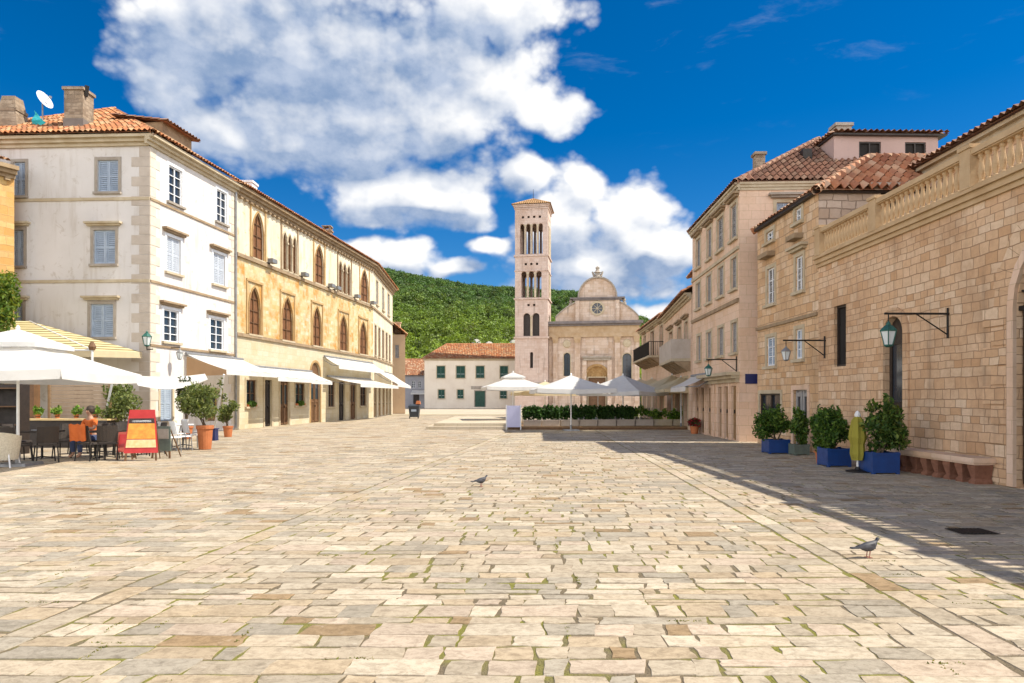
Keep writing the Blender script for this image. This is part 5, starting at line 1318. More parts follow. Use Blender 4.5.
def slab_mat():
    m, n, bs, out = new_mat('worn_limestone_slab')
    at = n.add('ShaderNodeAttribute', attribute_name='tint').outputs['Color']
    co = n.add('ShaderNodeTexCoord').outputs['Object']
    co0 = co; co = n.vec('MULTIPLY_ADD', at, (37.0, 53.0, 71.0), co0)
    f = n.noise(n.vec('MULTIPLY', co, (1.0, 1.3, 1.0)), 11, 9, 0.72, 0.6)
    c = n.mix(n.math('MULTIPLY', n.ramp(f, 0.44, 0.68), 0.55), at, n.mix(1.0, at, (0.50, 0.47, 0.44, 1), 'MULTIPLY'))
    f3 = n.noise(co0, 0.55, 7, 0.65, 0.4)
    c = n.mix(n.math('MULTIPLY', n.ramp(f3, 0.48, 0.68), 0.40), c, n.mix(1.0, c, (0.72, 0.66, 0.58, 1), 'MULTIPLY'))
    f2 = n.noise(co, 38, 5, 0.7)
    c = n.mix(n.math('MULTIPLY', n.ramp(f2, 0.56, 0.72), 0.55), c, n.mix(1.0, at, (0.45, 0.40, 0.34, 1), 'MULTIPLY'))
    f4 = n.noise(co, 9.0, 7, 0.7)
    c = n.mix(n.math('MULTIPLY', n.ramp(f4, 0.58, 0.74), 0.6), c, n.mix(0.6, at, (0.62, 0.56, 0.47, 1)))
    pit = n.noise(co, 90, 4, 0.7); c = n.mix(n.math('MULTIPLY', n.ramp(pit, 0.58, 0.68), 0.5), c, n.mix(1.0, at, (0.42, 0.38, 0.32, 1), 'MULTIPLY'))
    f5 = n.noise(n.vec('MULTIPLY', co, (1.0, 1.5, 1.0)), 8.0, 9, 0.72, 0.8); c = n.mix(n.math('MULTIPLY', n.ramp(f5, 0.47, 0.62), 0.58), c, n.mix(1.0, c, (0.60, 0.58, 0.55, 1), 'MULTIPLY'))
    n.put(bs.inputs['Base Color'], c)
    n.put(bs.inputs['Roughness'], n.ramp(f, 0.3, 0.7, 0.72, 0.95)); bs.inputs['Specular IOR Level'].default_value = 0.35
    b = n.add('ShaderNodeBump'); b.inputs['Strength'].default_value = 0.35; b.inputs['Distance'].default_value = 0.012
    n.put(b.inputs['Height'], n.math('ADD', f, n.math('MULTIPLY', f2, 0.4))); n.t.links.new(b.outputs[0], bs.inputs['Normal'])
    return m
V, Q, T = [], [], []
PALS = [((0.45, 0.37, 0.265), 5), ((0.52, 0.445, 0.335), 4), ((0.38, 0.32, 0.235), 4), ((0.32, 0.285, 0.225), 3), ((0.42, 0.325, 0.21), 3), ((0.29, 0.195, 0.10), 0.7), ((0.47, 0.375, 0.285), 3)]
pw = [p[1] for p in PALS]
def slab(p, z, col):
    """p: four plan corners; bevelled worn slab top"""
    i = len(V); cx_ = sum(a for a, b in p) / 4; cy_ = sum(b for a, b in p) / 4
    L_ = max(abs(p[1][0] - p[0][0]), 0.2)
    n_ = 3 if cy_ < 14 else 1          # near slabs get wavy long edges
    ring = []
    for k in range(4):
        a, b = p[k], p[(k + 1) % 4]
        for t in range(n_):
            f = t / n_; j = 0.012 if t else 0.0
            ring.append((a[0] + (b[0] - a[0]) * f + rng.uniform(-j, j), a[1] + (b[1] - a[1]) * f + rng.uniform(-j, j)))
    m = len(ring)
    tz = [rng.uniform(-0.002, 0.002) for _ in range(2)]
    for a, b in ring: V.append((a, b, -0.008))
    for a, b in ring:
        d = math.hypot(a - cx_, b - cy_); k = max(0.0, 1 - 0.0035 / d)
        V.append((cx_ + (a - cx_) * k, cy_ + (b - cy_) * k, z))
    V.append((cx_, cy_, z))
    for k in range(m):
        k2 = (k + 1) % m
        Q.append((i + k, i + k2, i + m + k2)); Q.append((i + k, i + m + k2, i + m + k)); Q.append((i + m + k, i + m + k2, i + 2 * m))
    T.extend([col] * (2 * m + 1))
def pick():
    c = rng.choices(PALS, pw)[0][0]; k = rng.uniform(0.88, 1.10); mean = (0.41, 0.34, 0.248); t = 0.75 if c[0] != 0.29 else 0.9; return tuple((m_ + (x - m_) * t) * k for x, m_ in zip(c, mean))
SEAMS = [lambda y: -21.0 + 0.12 * y, lambda y: -3.96 + 0.117 * y, lambda y: 2.83 + 0.038 * y, lambda y: 9.6 + 0.0 * y]
for pi in range(3):
    l_, r_ = SEAMS[pi], SEAMS[pi + 1]
    y = 2.2 + 0.1 * pi
    while y < 64:
        big = 1.0 if y < 24 else 1.5
        h = rng.choice((0.15, 0.18, 0.21, 0.24, 0.28)) * big
        x0 = l_(y) + (0.25 if pi else 0); x1 = r_(y) - 0.02
        x = x0
        while x < x1 - 0.05:
            wd = rng.choice((0.16, 0.2, 0.25, 0.29, 0.34, 0.4, 0.46, 0.58)) * rng.uniform(0.9, 1.1) * big
            if x + wd > x1 - 0.22: wd = x1 - x
            vis = abs(x + wd / 2) < 0.80 * y + 2.0
            if vis:
                g_ = rng.uniform(0.004, 0.012); j = 0.022
                sh_ = (l_(y + h) - l_(y)) if x == x0 else 0.04 * (y - y)
                dxl = (l_(y + h) - l_(y)) * (x1 - x) / (x1 - x0) + (r_(y + h) - r_(y)) * (x - x0) / (x1 - x0)
                dxr = (l_(y + h) - l_(y)) * (x1 - x - wd) / (x1 - x0) + (r_(y + h) - r_(y)) * (x + wd - x0) / (x1 - x0)
                J = lambda: rng.uniform(-j, j)
                if wd > 0.5 and rng.random() < 0.10 and big == 1.0:      # two small stones in place of one
                    hm = h * rng.uniform(0.4, 0.6)
                    slab([(x + g_, y + g_), (x + wd - g_, y + g_), (x + wd - g_ + dxr / 2, y + hm), (x + g_ + dxl / 2, y + hm)], rng.uniform(0.0, 0.003), pick())
                    slab([(x + g_ + dxl / 2, y + hm + 0.015), (x + wd - g_ + dxr / 2, y + hm + 0.015), (x + wd - g_ + dxr, y + h - g_), (x + g_ + dxl, y + h - g_)], rng.uniform(0.0, 0.003), pick())
                else:
                    slab([(x + g_ + J(), y + g_ + J()), (x + wd - g_ + J(), y + g_ + J()), (x + wd - g_ + dxr + J(), y + h - g_ + J()), (x + g_ + dxl + J(), y + h - g_ + J())], rng.uniform(0.0, 0.003), pick())
            x += wd
        y += h
for pi in (1, 2):       # the two long seams run as single rows of kerb-like slabs
    l_ = SEAMS[pi]; y = 2.2
    while y < 64:
        h = rng.uniform(0.3, 0.75)
        slab([(l_(y) + 0.01, y + 0.012), (l_(y) + 0.235, y + 0.012), (l_(y + h) + 0.235, y + h - 0.012), (l_(y + h) + 0.01, y + h - 0.012)], rng.uniform(0.0, 0.003), pick()); y += h
pv = np_mesh('paving', np.array(V), np.array(Q), slab_mat(), None, np.array(T)); tag(pv, kind='structure')

# tufts of grass in the open joints near the viewer
C = []
for k in range(900):
    y = 3.4 + 11 * rng.random() ** 1.6; x = rng.uniform(-0.75, 0.75) * y
    C.append((x, y, 0.004))
cl_pts = []
for (x, y) in [(rng.uniform(-0.7, 0.7) * yy, yy) for yy in [3.5 + 9 * rng.random() ** 1.5 for _ in range(46)]]:
    horiz = rng.random() < 0.6
    for k in range(34): cl_pts.append((x + (rng.uniform(-0.16, 0.16) if horiz else rng.uniform(-0.015, 0.015)), y + (rng.uniform(-0.012, 0.012) if horiz else rng.uniform(-0.14, 0.14)), -0.004))
C = np.array(cl_pts); V_, Q_, T_ = leaf_cloud(C, 0.016, tints(len(C), [(0.16, 0.17, 0.025), (0.22, 0.20, 0.04), (0.10, 0.12, 0.02)]), 1.2, 2.0)
V_[:, 2] = np.clip(V_[:, 2], -0.01, 0.014)
tag(np_mesh('joint_grass', V_, Q_, M_LEAF, None, T_), kind='stuff')

# ================================================================== HILL
def hill_h(x, y):
    ridge = np.interp(x, [-420, -260, -150, -85, -57, -29, 0, 44, 90, 150, 260, 420], [122, 117, 99, 88.5, 83, 77.5, 75, 72, 46, 30, 24, 20])
    t = np.clip((y - 150) / 330.0, 0, 1); t = t * t * (3 - 2 * t) * 0.6 + t * 0.4
    back = np.clip((y - 480) / 420.0, 0, 1)
    return ridge * t * (1 - 0.25 * back) + 2.2 * np.sin(x * 0.05 + y * 0.03) * t * (1 - np.clip((y - 380) / 90, 0, 1)) + 1.5 * np.sin(x * 0.11 - y * 0.07) * t * (1 - np.clip((y - 380) / 90, 0, 1)) - 0.2
gx = np.linspace(-430, 430, 87); gy = np.linspace(140, 900, 77)
X, Y = np.meshgrid(gx, gy); Z = hill_h(X, Y); V_ = np.stack([X, Y, Z], -1).reshape(-1, 3)
i = np.arange(len(gx) * len(gy)).reshape(len(gy), len(gx)); Q_ = np.stack([i[:-1, :-1], i[:-1, 1:], i[1:, 1:], i[1:, :-1]], -1).reshape(-1, 4)
tag(np_mesh('hill', V_, Q_, simple('hill_ground', (0.06, 0.085, 0.02), (0.03, 0.055, 0.012), 0.06, 1.0), None, None, True), kind='structure')
nt = 5200
ty = 152 + 345 * nrg.random(nt) ** 0.85; tx = nrg.uniform(-0.24, 0.22, nt) * ty * 1.1 - 2
th = hill_h(tx, ty); rad = nrg.uniform(1.5, 3.3, nt) * (0.8 + 0.3 * (ty < 300))
per = 100
Cn = np.repeat(np.stack([tx, ty, th + rad * 0.75], 1), per, 0)
d = nrg.normal(size=(nt * per, 3)); d /= np.linalg.norm(d, axis=1, keepdims=True)
rr_ = np.repeat(rad, per)[:, None]
lob = 1 + 0.28 * np.sin(d[:, :1] * 5 + np.repeat(nrg.uniform(0, 6, nt), per)[:, None]) * np.cos(d[:, 1:2] * 5)
Cn = Cn + d * rr_ * nrg.uniform(0.6, 1.0, (nt * per, 1)) * lob * np.array([1.0, 1.0, 0.85])
low = np.clip(1 - (ty - 150) / 230, 0, 1)[:, None]
base = np.array([0.072, 0.135, 0.034]) * (1 - low) + np.array([0.23, 0.30, 0.030]) * low
base = base * nrg.uniform(0.55, 1.35, (nt, 1)) * np.where(nrg.random((nt, 1)) < 0.15, 0.55, 1.0)
base = base * np.array([1, 1, 1]) + np.where(nrg.random((nt, 1)) < 0.12, 1, 0) * np.array([0.03, 0.02, 0.0])
Tn = np.repeat(base, per, 0) * nrg.uniform(0.8, 1.25, (nt * per, 1))
V_, Q_, T_ = leaf_cloud(Cn, 0.68, np.clip(Tn, 0, 0.4), 0.6, 1.3, 0.35, d)
tag(np_mesh('hillside_woods', V_, Q_, M_LEAF, None, T_), kind='stuff')
# pale rock outcrop on the slope left of the tower
mb = MB()
for k in range(26):
    x = -6.5 + rng.gauss(0, 5.0); y = 235 + rng.gauss(0, 7); z = float(hill_h(np.array(x), np.array(y))); r_ = rng.uniform(0.8, 2.4)
    mb.lathe([(r_, -0.5), (r_ * 1.05, r_ * 0.4), (r_ * 0.8, r_ * 1.1), (r_ * 0.35, r_ * 1.6), (0, r_ * 1.7)], 6, (x, y, z + 1.2))
struct('rock_outcrop', mb, simple('pale_rock', (0.42, 0.40, 0.35), (0.26, 0.25, 0.2), 0.5, 0.95, 0.6))

# ================================================================== OBJECTS
def at(u, v, z=0.0):
    """point at height z seen at that column and row"""
    Y = (EYE - z) * FPX / (v - HY); return ((u - CX) / FPX * Y, Y, z)
def px(u, Y): return (u - CX) / FPX * Y

# ---- wall lamps
def lantern(root, c, h, glass=M_LAMPGLASS, metal=M_VERDIGRIS):
    """six sided street lantern hanging or standing with its middle at c (relative to root)"""
    x, y, z = c; r = h * 0.30
    mb = MB(); mb.lathe([(r * 0.55, -h * 0.40), (r, h * 0.12)], 6, c); mb.build('lamp_glass', glass, root, local=True)
    mb = MB()
    for k in range(6):
        t = 2 * math.pi * k / 6; mb.tube((x + r * 0.57 * math.cos(t), y + r * 0.57 * math.sin(t), z - h * 0.41), (x + r * 1.02 * math.cos(t), y + r * 1.02 * math.sin(t), z + h * 0.13), h * 0.022, None, 5)
    mb.lathe([(r * 0.3, -h * 0.5), (r * 0.62, -h * 0.44), (r * 0.62, -h * 0.40)], 6, c)
    mb.build('frame', metal, root, local=True)
    mb = MB(); mb.lathe([(r * 1.12, h * 0.12), (r * 1.15, h * 0.16), (r * 0.55, h * 0.34), (r * 0.30, h * 0.38), (r * 0.30, h * 0.44), (r * 0.12, h * 0.50), (0.0, h * 0.58)], 6, c); mb.build('hood', metal, root, local=True)
def wall_lamp(F, s, z, out, h, label, metal=M_VERDIGRIS):
    b = Vector(F.P(s, z)); root = thing('wall_lamp', label, 'lamp', b, 0, 'lanterns on iron wall brackets')
    n = Vector((F.n.x, F.n.y, 0))
    mb = MB(); mb.tube((0, 0, 0), n * (out + 0.08), 0.022); mb.tube(n * 0.04 + Vector((0, 0, -0.42)), n * (out * 0.55), 0.014); mb.tube(n * 0.03 + Vector((0, 0, -0.5)), n * 0.03 + Vector((0, 0, 0.12)), 0.02)
    mb.tube(n * out, n * out + Vector((0, 0, -0.16)), 0.012)
    mb.build('bracket', M_IRON, root, local=True)
    lantern(root, n * out + Vector((0, 0, -0.14 - h * 0.55)), h, metal=metal)
wall_lamp(FR, FR.s_of(949), 3.32, 1.25, 0.52, 'green lantern on a long iron bracket above the narrow arched doorway')
wall_lamp(FR, FR.s_of(825.5), 3.22, 1.12, 0.42, 'grey lantern on an iron bracket in front of the warm ashlar house', M_GREYMETAL)
wall_lamp(FK, 0.25, 3.02, 1.05, 0.46, 'green lantern on an iron bracket at the corner of the tall pinkish house')
wl = thing('wall_lamp', 'green lantern on the corner of the white house above the striped canopy', 'lamp', (-14.7, 27.6, 3.6), 0, 'lanterns on iron wall brackets')
mb = MB(); mb.tube((0.0, 0.35, 0.0), (0.0, -0.1, -0.05), 0.025); mb.tube((0, -0.1, -0.05), (0, -0.1, 0.1), 0.02); mb.build('bracket', M_IRON, wl, local=True); lantern(wl, (0, -0.1, 0.38), 0.62)
wl2 = thing('wall_lamp', 'small grey lantern hanging on the white house below the nearest first floor window', 'lamp', FL.P(FL.s_of(170), 3.75, 0.1), 0, 'lanterns on iron wall brackets')
mb = MB(); nn = Vector((FL.n.x, FL.n.y, 0)); mb.tube(-nn * 0.1, nn * 0.35, 0.02); mb.build('bracket', M_IRON, wl2, local=True); lantern(wl2, nn * 0.35 + Vector((0, 0, -0.28)), 0.48, metal=M_GREYMETAL)

# ---- shrubs in blue tubs
SHRUB = [(0.050, 0.115, 0.018), (0.085, 0.165, 0.024), (0.035, 0.08, 0.015), (0.13, 0.20, 0.03)]
def shrub(label, loc, lumps, n, leaf, pal=SHRUB, tub=None, stem_h=0.3, group='potted shrubs along the terrace wall', name='shrub'):
    root = thing(name, label, 'shrub', loc, 0, group)
    if tub:
        w_, h_, m_ = tub; mb = MB()
        if m_ is M_TERRA:
            mb.lathe([(w_ * 0.36, 0.01), (w_ * 0.46, h_ * 0.85), (w_ * 0.52, h_ * 0.86), (w_ * 0.52, h_), (w_ * 0.45, h_)], 18)
        else:
            t = 0.025; hw = w_ / 2
            mb.box(-hw, hw, -hw, -hw + t, 0.03, h_); mb.box(-hw, hw, hw - t, hw, 0.03, h_); mb.box(-hw, -hw + t, -hw + t, hw - t, 0.03, h_); mb.box(hw - t, hw, -hw + t, hw - t, 0.03, h_)
            for a in (-1, 1):
                for b in (-1, 1): mb.box(a * (hw - 0.03) - 0.03 - 0.002, a * (hw - 0.03) + 0.03 + 0.002, b * (hw - 0.03) - 0.032, b * (hw - 0.03) + 0.032, 0.0, h_ + 0.015)
            mb.box(-hw - 0.012, hw + 0.012, -hw - 0.012, -hw + 0.0, h_ - 0.05, h_ - 0.006)
        tb_ = mb.build('tub', m_, root, m_ is M_TERRA, True)
        mb = MB(); mb.box(-w_ * 0.44, w_ * 0.44, -w_ * 0.44, w_ * 0.44, h_ - 0.08, h_ - 0.05) if m_ is not M_TERRA else mb.lathe([(w_ * 0.43, h_ - 0.08), (w_ * 0.43, h_ - 0.05)], 16); mb.build('soil', M_SOIL, root, local=True)
    mb = MB(); c = lumps[0][0]
    for k in range(5):
        p0 = (rng.uniform(-0.06, 0.06), rng.uniform(-0.06, 0.06), tub[1] - 0.06 if tub else 0.0); l = lumps[k % len(lumps)][0]
        p1 = (l[0] + rng.uniform(-0.1, 0.1), l[1] + rng.uniform(-0.1, 0.1), l[2]); mb.tube(p0, p1, 0.022, 0.008, 6)
    mb.build('stem', M_BARK, root, local=True)
    lumps = list(lumps); top = max(l[0][2] + l[1][2] for l in lumps); wid = max(l[1][0] for l in lumps)
    for k in range(7):      # loose upright sprigs break the outline
        a_ = rng.uniform(0, 6.28); q_ = rng.uniform(0.3, 1.35) * wid; lumps.append(((q_ * math.cos(a_), q_ * math.sin(a_), top - rng.uniform(0.05, 0.75) * wid * 1.6), (wid * 0.16, wid * 0.16, wid * rng.uniform(0.4, 0.75))))
    C = in_lumps(lumps, n, 0.12); V, Q, T = leaf_cloud(C, leaf * 0.9, tints(n, pal, 0.3), 0.5, 2.2)
    np_mesh('foliage', V, Q, M_LEAF, root, T)
    return root
def bushy(w_, h_, z0, seed, n=7):
    r_ = random.Random(seed); out = []
    for k in range(n):
        f = (k + 0.5) / n
        out.append(((r_.uniform(-0.28, 0.28) * w_, r_.uniform(-0.25, 0.25) * w_, z0 + h_ * (0.18 + 0.66 * f)), (w_ * r_.uniform(0.20, 0.32), w_ * r_.uniform(0.20, 0.30), h_ * r_.uniform(0.16, 0.26))))
    return out
Y1, Y2, Y3 = 19.6, 15.9, 14.4
shrub('dense green shrub in a blue tub, farthest of the three blue tubs', (px(779, Y1), Y1 + 0.25, 0), bushy(1.05, 0.95, 0.38, 1) + [((-0.4, 0, 0.78), (0.28, 0.3, 0.42))], 2600, 0.055, tub=(0.6, 0.40, M_BLUE))
shrub('upright dark shrub standing on the ground beside the farthest blue tub', (px(799, 19.2), 19.2, 0), bushy(0.62, 1.2, 0.08, 2), 1700, 0.055, tub=(0.42, 0.30, M_SLATE))
shrub('green shrub in a blue tub, middle one of the three blue tubs', (px(838, Y2), Y2 + 0.2, 0), bushy(0.72, 0.98, 0.36, 3) , 1900, 0.052, tub=(0.55, 0.42, M_BLUE))
shrub('rounded green shrub just left of the middle blue tub', (px(823, 16.6), 16.6, 0), bushy(0.66, 1.25, 0.15, 4), 1900, 0.052, tub=(0.40, 0.32, M_TERRA))
shrub('loose tall shrub in the nearest and largest blue tub', (px(884, Y3), Y3 + 0.2, 0), bushy(1.0, 1.05, 0.42, 5, 9) + [((0.28, 0, 0.9), (0.3, 0.3, 0.25)), ((-0.15, 0, 1.42), (0.16, 0.16, 0.16))], 2500, 0.058, [(0.05, 0.105, 0.018), (0.09, 0.16, 0.025), (0.14, 0.18, 0.035), (0.035, 0.075, 0.015)], tub=(0.57, 0.45, M_BLUE))
# furled yellow parasol between the tubs
fp = thing('furled_parasol', 'furled yellow parasol on a dark foot between two blue tubs', 'parasol', (px(857.5, 14.75), 14.75, 0))
mb = MB(); mb.lathe([(0.24, 0.0), (0.24, 0.03), (0.06, 0.06), (0.04, 0.12)], 16); mb.build('base', M_IRON, fp, local=True)
mb = MB(); mb.tube((0, 0, 0.1), (0, 0, 1.3), 0.022); mb.build('pole', M_ALU, fp, local=True)
mb = MB(); n = 16
ringz = [(0.10, 0.26), (0.13, 0.4), (0.12, 0.6), (0.155, 0.75), (0.13, 0.95), (0.10, 1.12), (0.05, 1.2)]
for (r0, z0), (r1, z1) in zip(ringz[:-1], ringz[1:]):
    for k in range(n):
        f = lambda kk, r_, z_: (r_ * (1 + 0.18 * (kk % 2)) * math.cos(2 * math.pi * kk / n), r_ * (1 + 0.18 * (kk % 2)) * math.sin(2 * math.pi * kk / n), z_)
        mb.face([f(k, r0, z0), f(k + 1, r0, z0), f(k + 1, r1, z1), f(k, r1, z1)])
mb.build('canopy', M_YELLOW, fp, local=True)
mb = MB(); mb.lathe([(0.055, 1.18), (0.065, 1.24), (0.04, 1.3), (0.0, 1.33)], 10); mb.build('cap', M_ALU, fp, local=True)
# poster boards in the narrow doorway
po_ = to[1]
pb = thing('menu_board', 'white framed menu board hanging in the narrow arched doorway', 'menu board', FR.P((po_[0] + po_[1]) / 2, 1.55))
mb = MB(); FR.box(mb, po_[0] + 0.08, po_[1] - 0.12, 1.68, 2.05, -0.36, -0.32); mb.build('sheet', M_WHITEPAINT, pb)
mb = MB(); FR.box(mb, po_[0] + 0.08, po_[1] - 0.12, 1.05, 1.64, -0.36, -0.32); mb.build('photo_panel', M_CREAMPOSTER, pb)
mb = MB(); FR.box(mb, po_[0] + 0.05, po_[1] - 0.09, 1.0, 2.08, -0.40, -0.362); mb.build('backing', M_WOOD_DK, pb)
# drain cover
dc = thing('drain_cover', 'dark sunken drain cover in the shaded paving at right', 'drain cover', at(972, 532))
mb = MB(); mb.box(-0.22, 0.22, -0.17, 0.17, 0.008, 0.014)
mb.build('frame', M_IRON, dc, local=True)
mb = MB()
for k in range(9): mb.box(-0.2 + k * 0.045, -0.178 + k * 0.045, -0.15, 0.15, 0.0145, 0.02)
mb.build('grate', M_IRON, dc, local=True)

# ---- parasols
def make_parasol(label, loc, w_, zv, zt_, rz=0.0, mat=M_CANVAS, vent=0.0, base=True, group='open parasols over the cafe in the middle', lean=None, d_=None):
    root = thing('parasol', label, 'parasol', loc, rz, group)
    hx = w_ / 2; hy = (d_ or w_) / 2; n = 8
    mb = MB(); b0 = Vector((0, 0, 0.03)); b1 = Vector((0, 0, zt_ - 0.04))
    mb.tube(b0, b1, 0.035, 0.03, 10); mb.build('pole', M_ALU, root, local=True)
    if base: mb = MB(); mb.box(-0.38, 0.38, -0.38, 0.38, 0.0, 0.07, 0.02); mb.tube((0, 0, 0.07), (0, 0, 0.3), 0.055); mb.build('base', M_GREYMETAL, root, local=True)
    cs = [Vector((-hx, -hy, zv)), Vector((hx, -hy, zv)), Vector((hx, hy, zv)), Vector((-hx, hy, zv))]; ap = Vector((0, 0, zt_))
    r0 = vent if vent else 0.0
    mb = MB()
    def pt(a, b, i, j):
        t = r0 + (1 - r0) * j / n; e = ap.lerp(a, t).lerp(ap.lerp(b, t), i / n)
        e.z -= 0.055 * w_ / 4 * math.sin(math.pi * i / n) * t + 0.05 * math.sin(math.pi * t); return e
    for k in range(4):
        a, b = cs[k], cs[(k + 1) % 4]
        for i in range(n):
            for j in range(n): mb.face([pt(a, b, i, j + 1), pt(a, b, i + 1, j + 1), pt(a, b, i + 1, j), pt(a, b, i, j)])
    mb.build('canopy', mat, root, True, True)
    mb = MB()
    for k in range(4):
        a, b = cs[k], cs[(k + 1) % 4]; out = Vector(((a.x + b.x), (a.y + b.y), 0)).normalized() * 0.03
        for i in range(n):
            p, q_ = pt(a, b, i, n), pt(a, b, i + 1, n); dn = Vector((0, 0, -0.20 * w_ / 4 - 0.02))
            mb.face([p, q_, q_ + dn + out, p + dn + out])
    mb.build('valance', mat, root, local=True)
    if vent:
        mb = MB(); v_ = vent * 1.25
        for k in range(4):
            a, b = cs[k], cs[(k + 1) % 4]; up = Vector((0, 0, 0.14))
            f = lambda c_, t: ap.lerp(c_, t) + up
            mb.face([f(a, v_), f(b, v_), ap + up]); mb.face([f(a, v_), f(b, v_), f(b, v_) - up * 0.7, f(a, v_) - up * 0.7])
        mb.build('vent_cap', mat, root, local=True)
    for c_ in cs:
        mb = MB(); mb.tube(ap - Vector((0, 0, 0.12)), c_ - Vector((0, 0, 0.05)), 0.014, None, 6); rb_ = mb.build('rib', M_ALU, root, local=True)
        mb = MB(); mb.tube((0, 0, zv - 0.15 + 0.35), ap.lerp(c_, 0.5) - Vector((0, 0, 0.1)), 0.011, None, 6); mb.build('strut', M_ALU, rb_, local=True)
    mb = MB(); mb.lathe([(0.04, 0), (0.05, 0.05), (0.0, 0.12)], 8, (0, 0, zt_ + (0.14 if vent else 0.0) - 0.02)); mb.build('finial', M_ALU, root, local=True)
    return root
make_parasol('smaller white parasol with a vent cap above the lilac panel', (px(513, 41), 41, 0), 3.5, 2.28, 3.0, R(8), vent=0.3)
make_parasol('large cream white parasol whose slim pole stands in front of the hedge', (px(571, 33.3), 33.3, 0), 3.7, 2.05, 2.72, R(4), M_CANVAS, 0.0)
make_parasol('white parasol with one shaded bluish side right of the front pole', (px(623, 36.2), 36.2, 0), 3.6, 1.95, 2.82, R(-36), M_CANVAS)
make_parasol('cream parasol low behind the large front one', (px(545, 45), 45, 0), 3.8, 2.0, 2.7, R(12), M_CANVAS_CREAM)
make_parasol('cream parasol nearest the tall pinkish house', (px(672, 38.5), 38.5, 0), 3.5, 2.05, 2.9, R(10), M_CANVAS_CREAM)
make_parasol('cream parasol in front of the balconied house', (px(652, 47), 47, 0), 3.6, 2.1, 2.95, R(5), M_CANVAS_CREAM)
make_parasol('yellowish cream parasol low behind the blue shaded one', (px(640, 41.5), 41.5, 0), 3.4, 2.0, 2.75, R(15), M_CANVAS_CREAM)
make_parasol('yellowish cream parasol farthest right, touching the tall pinkish house', (px(681, 35.5), 35.5, 0), 2.7, 2.05, 2.7, R(6), M_CANVAS_CREAM)
make_parasol('white parasol at the back close to the church portal', (px(598, 50), 50, 0), 3.6, 2.0, 2.7, R(10), M_CANVAS)

# ---- hedge in white troughs
HEDGE = [(0.035, 0.090, 0.018), (0.055, 0.125, 0.024), (0.028, 0.070, 0.016)]
HEDGE_L = [(0.12, 0.24, 0.03), (0.18, 0.30, 0.04), (0.07, 0.16, 0.025), (0.22, 0.30, 0.06)]
pos = ['leftmost, beside the lilac panel', 'second from the lilac panel', 'behind the slim white pole', 'right of the slim white pole', 'in the middle of the row', 'below the blue shaded parasol', 'third from the right end, with lighter leaves', 'second from the right end, loose and bright', 'rightmost, near the tall pinkish house']
for k, nm in enumerate(pos):
    u0 = 523 + k * 18.6; u1 = u0 + 18.2; Y = 35.6 + 0.12 * k
    c = (px((u0 + u1) / 2, Y), Y, 0.0); L = px(u1, Y) - px(u0, Y)
    root = thing('hedge_trough', 'white trough with a clipped green hedge, ' + nm, 'hedge planter', c, 0, 'hedge troughs round the middle cafe')
    mb = MB(); mb.box(-L / 2 + 0.01, L / 2 - 0.01, -0.22, 0.22, 0.14, 0.46); mb.box(-L / 2, L / 2, -0.25, -0.222, 0.40, 0.47)
    for sx in (-1, 1): mb.box(sx * (L / 2 - 0.1) - 0.04, sx * (L / 2 - 0.1) + 0.04, -0.2, 0.2, 0.0, 0.14)
    mb.build('trough', M_QUOIN_GREY if k < 7 else M_TRIM, root, local=True)
    if k < 6:
        lm = [((-L / 2 + L * (i + 0.5) / 4 + rng.uniform(-.05, .05), 0, 0.84 + rng.uniform(-0.04, 0.04)), (L / 5.0, 0.27, 0.40)) for i in range(4)]; pal, n = HEDGE, 1500
    else:
        lm = [((-L / 2 + L * (i + 0.5) / 4 + rng.uniform(-.06, .06), rng.uniform(-.08, .08), 0.70 + rng.uniform(-0.14, 0.3)), (L / rng.uniform(5, 8), 0.22, rng.uniform(0.18, 0.36))) for i in range(5)]; pal, n = HEDGE_L, 620
    C = in_lumps(lm, n, 0.1); V, Q, T = leaf_cloud(C, 0.085, tints(n, pal, 0.35), 0.3, 1.6); np_mesh('foliage', V, Q, M_LEAF, root, T)
dk_ = thing('cafe_deck', 'low wooden deck under the hedge troughs and the middle cafe', 'deck', (px(600, 39), 38.6, 0))
mb = MB(); mb.box(-5.2, 5.4, -4.2 + 0.0, 4.0, 0.004, 0.135)
mb.build('platform', M_WOOD_LT, dk_, local=True)
mb = MB(); mb.box(-5.22, 5.42, -4.23, -4.203, 0.03, 0.12); mb.build('skirt_board', M_WOOD, dk_, local=True)
lp = thing('menu_stand', 'pale lilac panel standing at the left end of the hedge', 'panel', (px(513.5, 34.2), 34.2, 0))
mb = MB(); mb.box(-0.33, 0.33, -0.03, 0.03, 0.14, 1.22); mb.build('panel', M_LILAC, lp, local=True)
for sx in (-1, 1):
    mb = MB(); mb.box(sx * 0.36 - 0.025, sx * 0.36 + 0.025, -0.18, 0.18, 0.0, 0.06); mb.box(sx * 0.36 - 0.025, sx * 0.36 + 0.025, -0.025, 0.025, 0.06, 1.26); mb.build('post', M_ALU, lp, local=True)

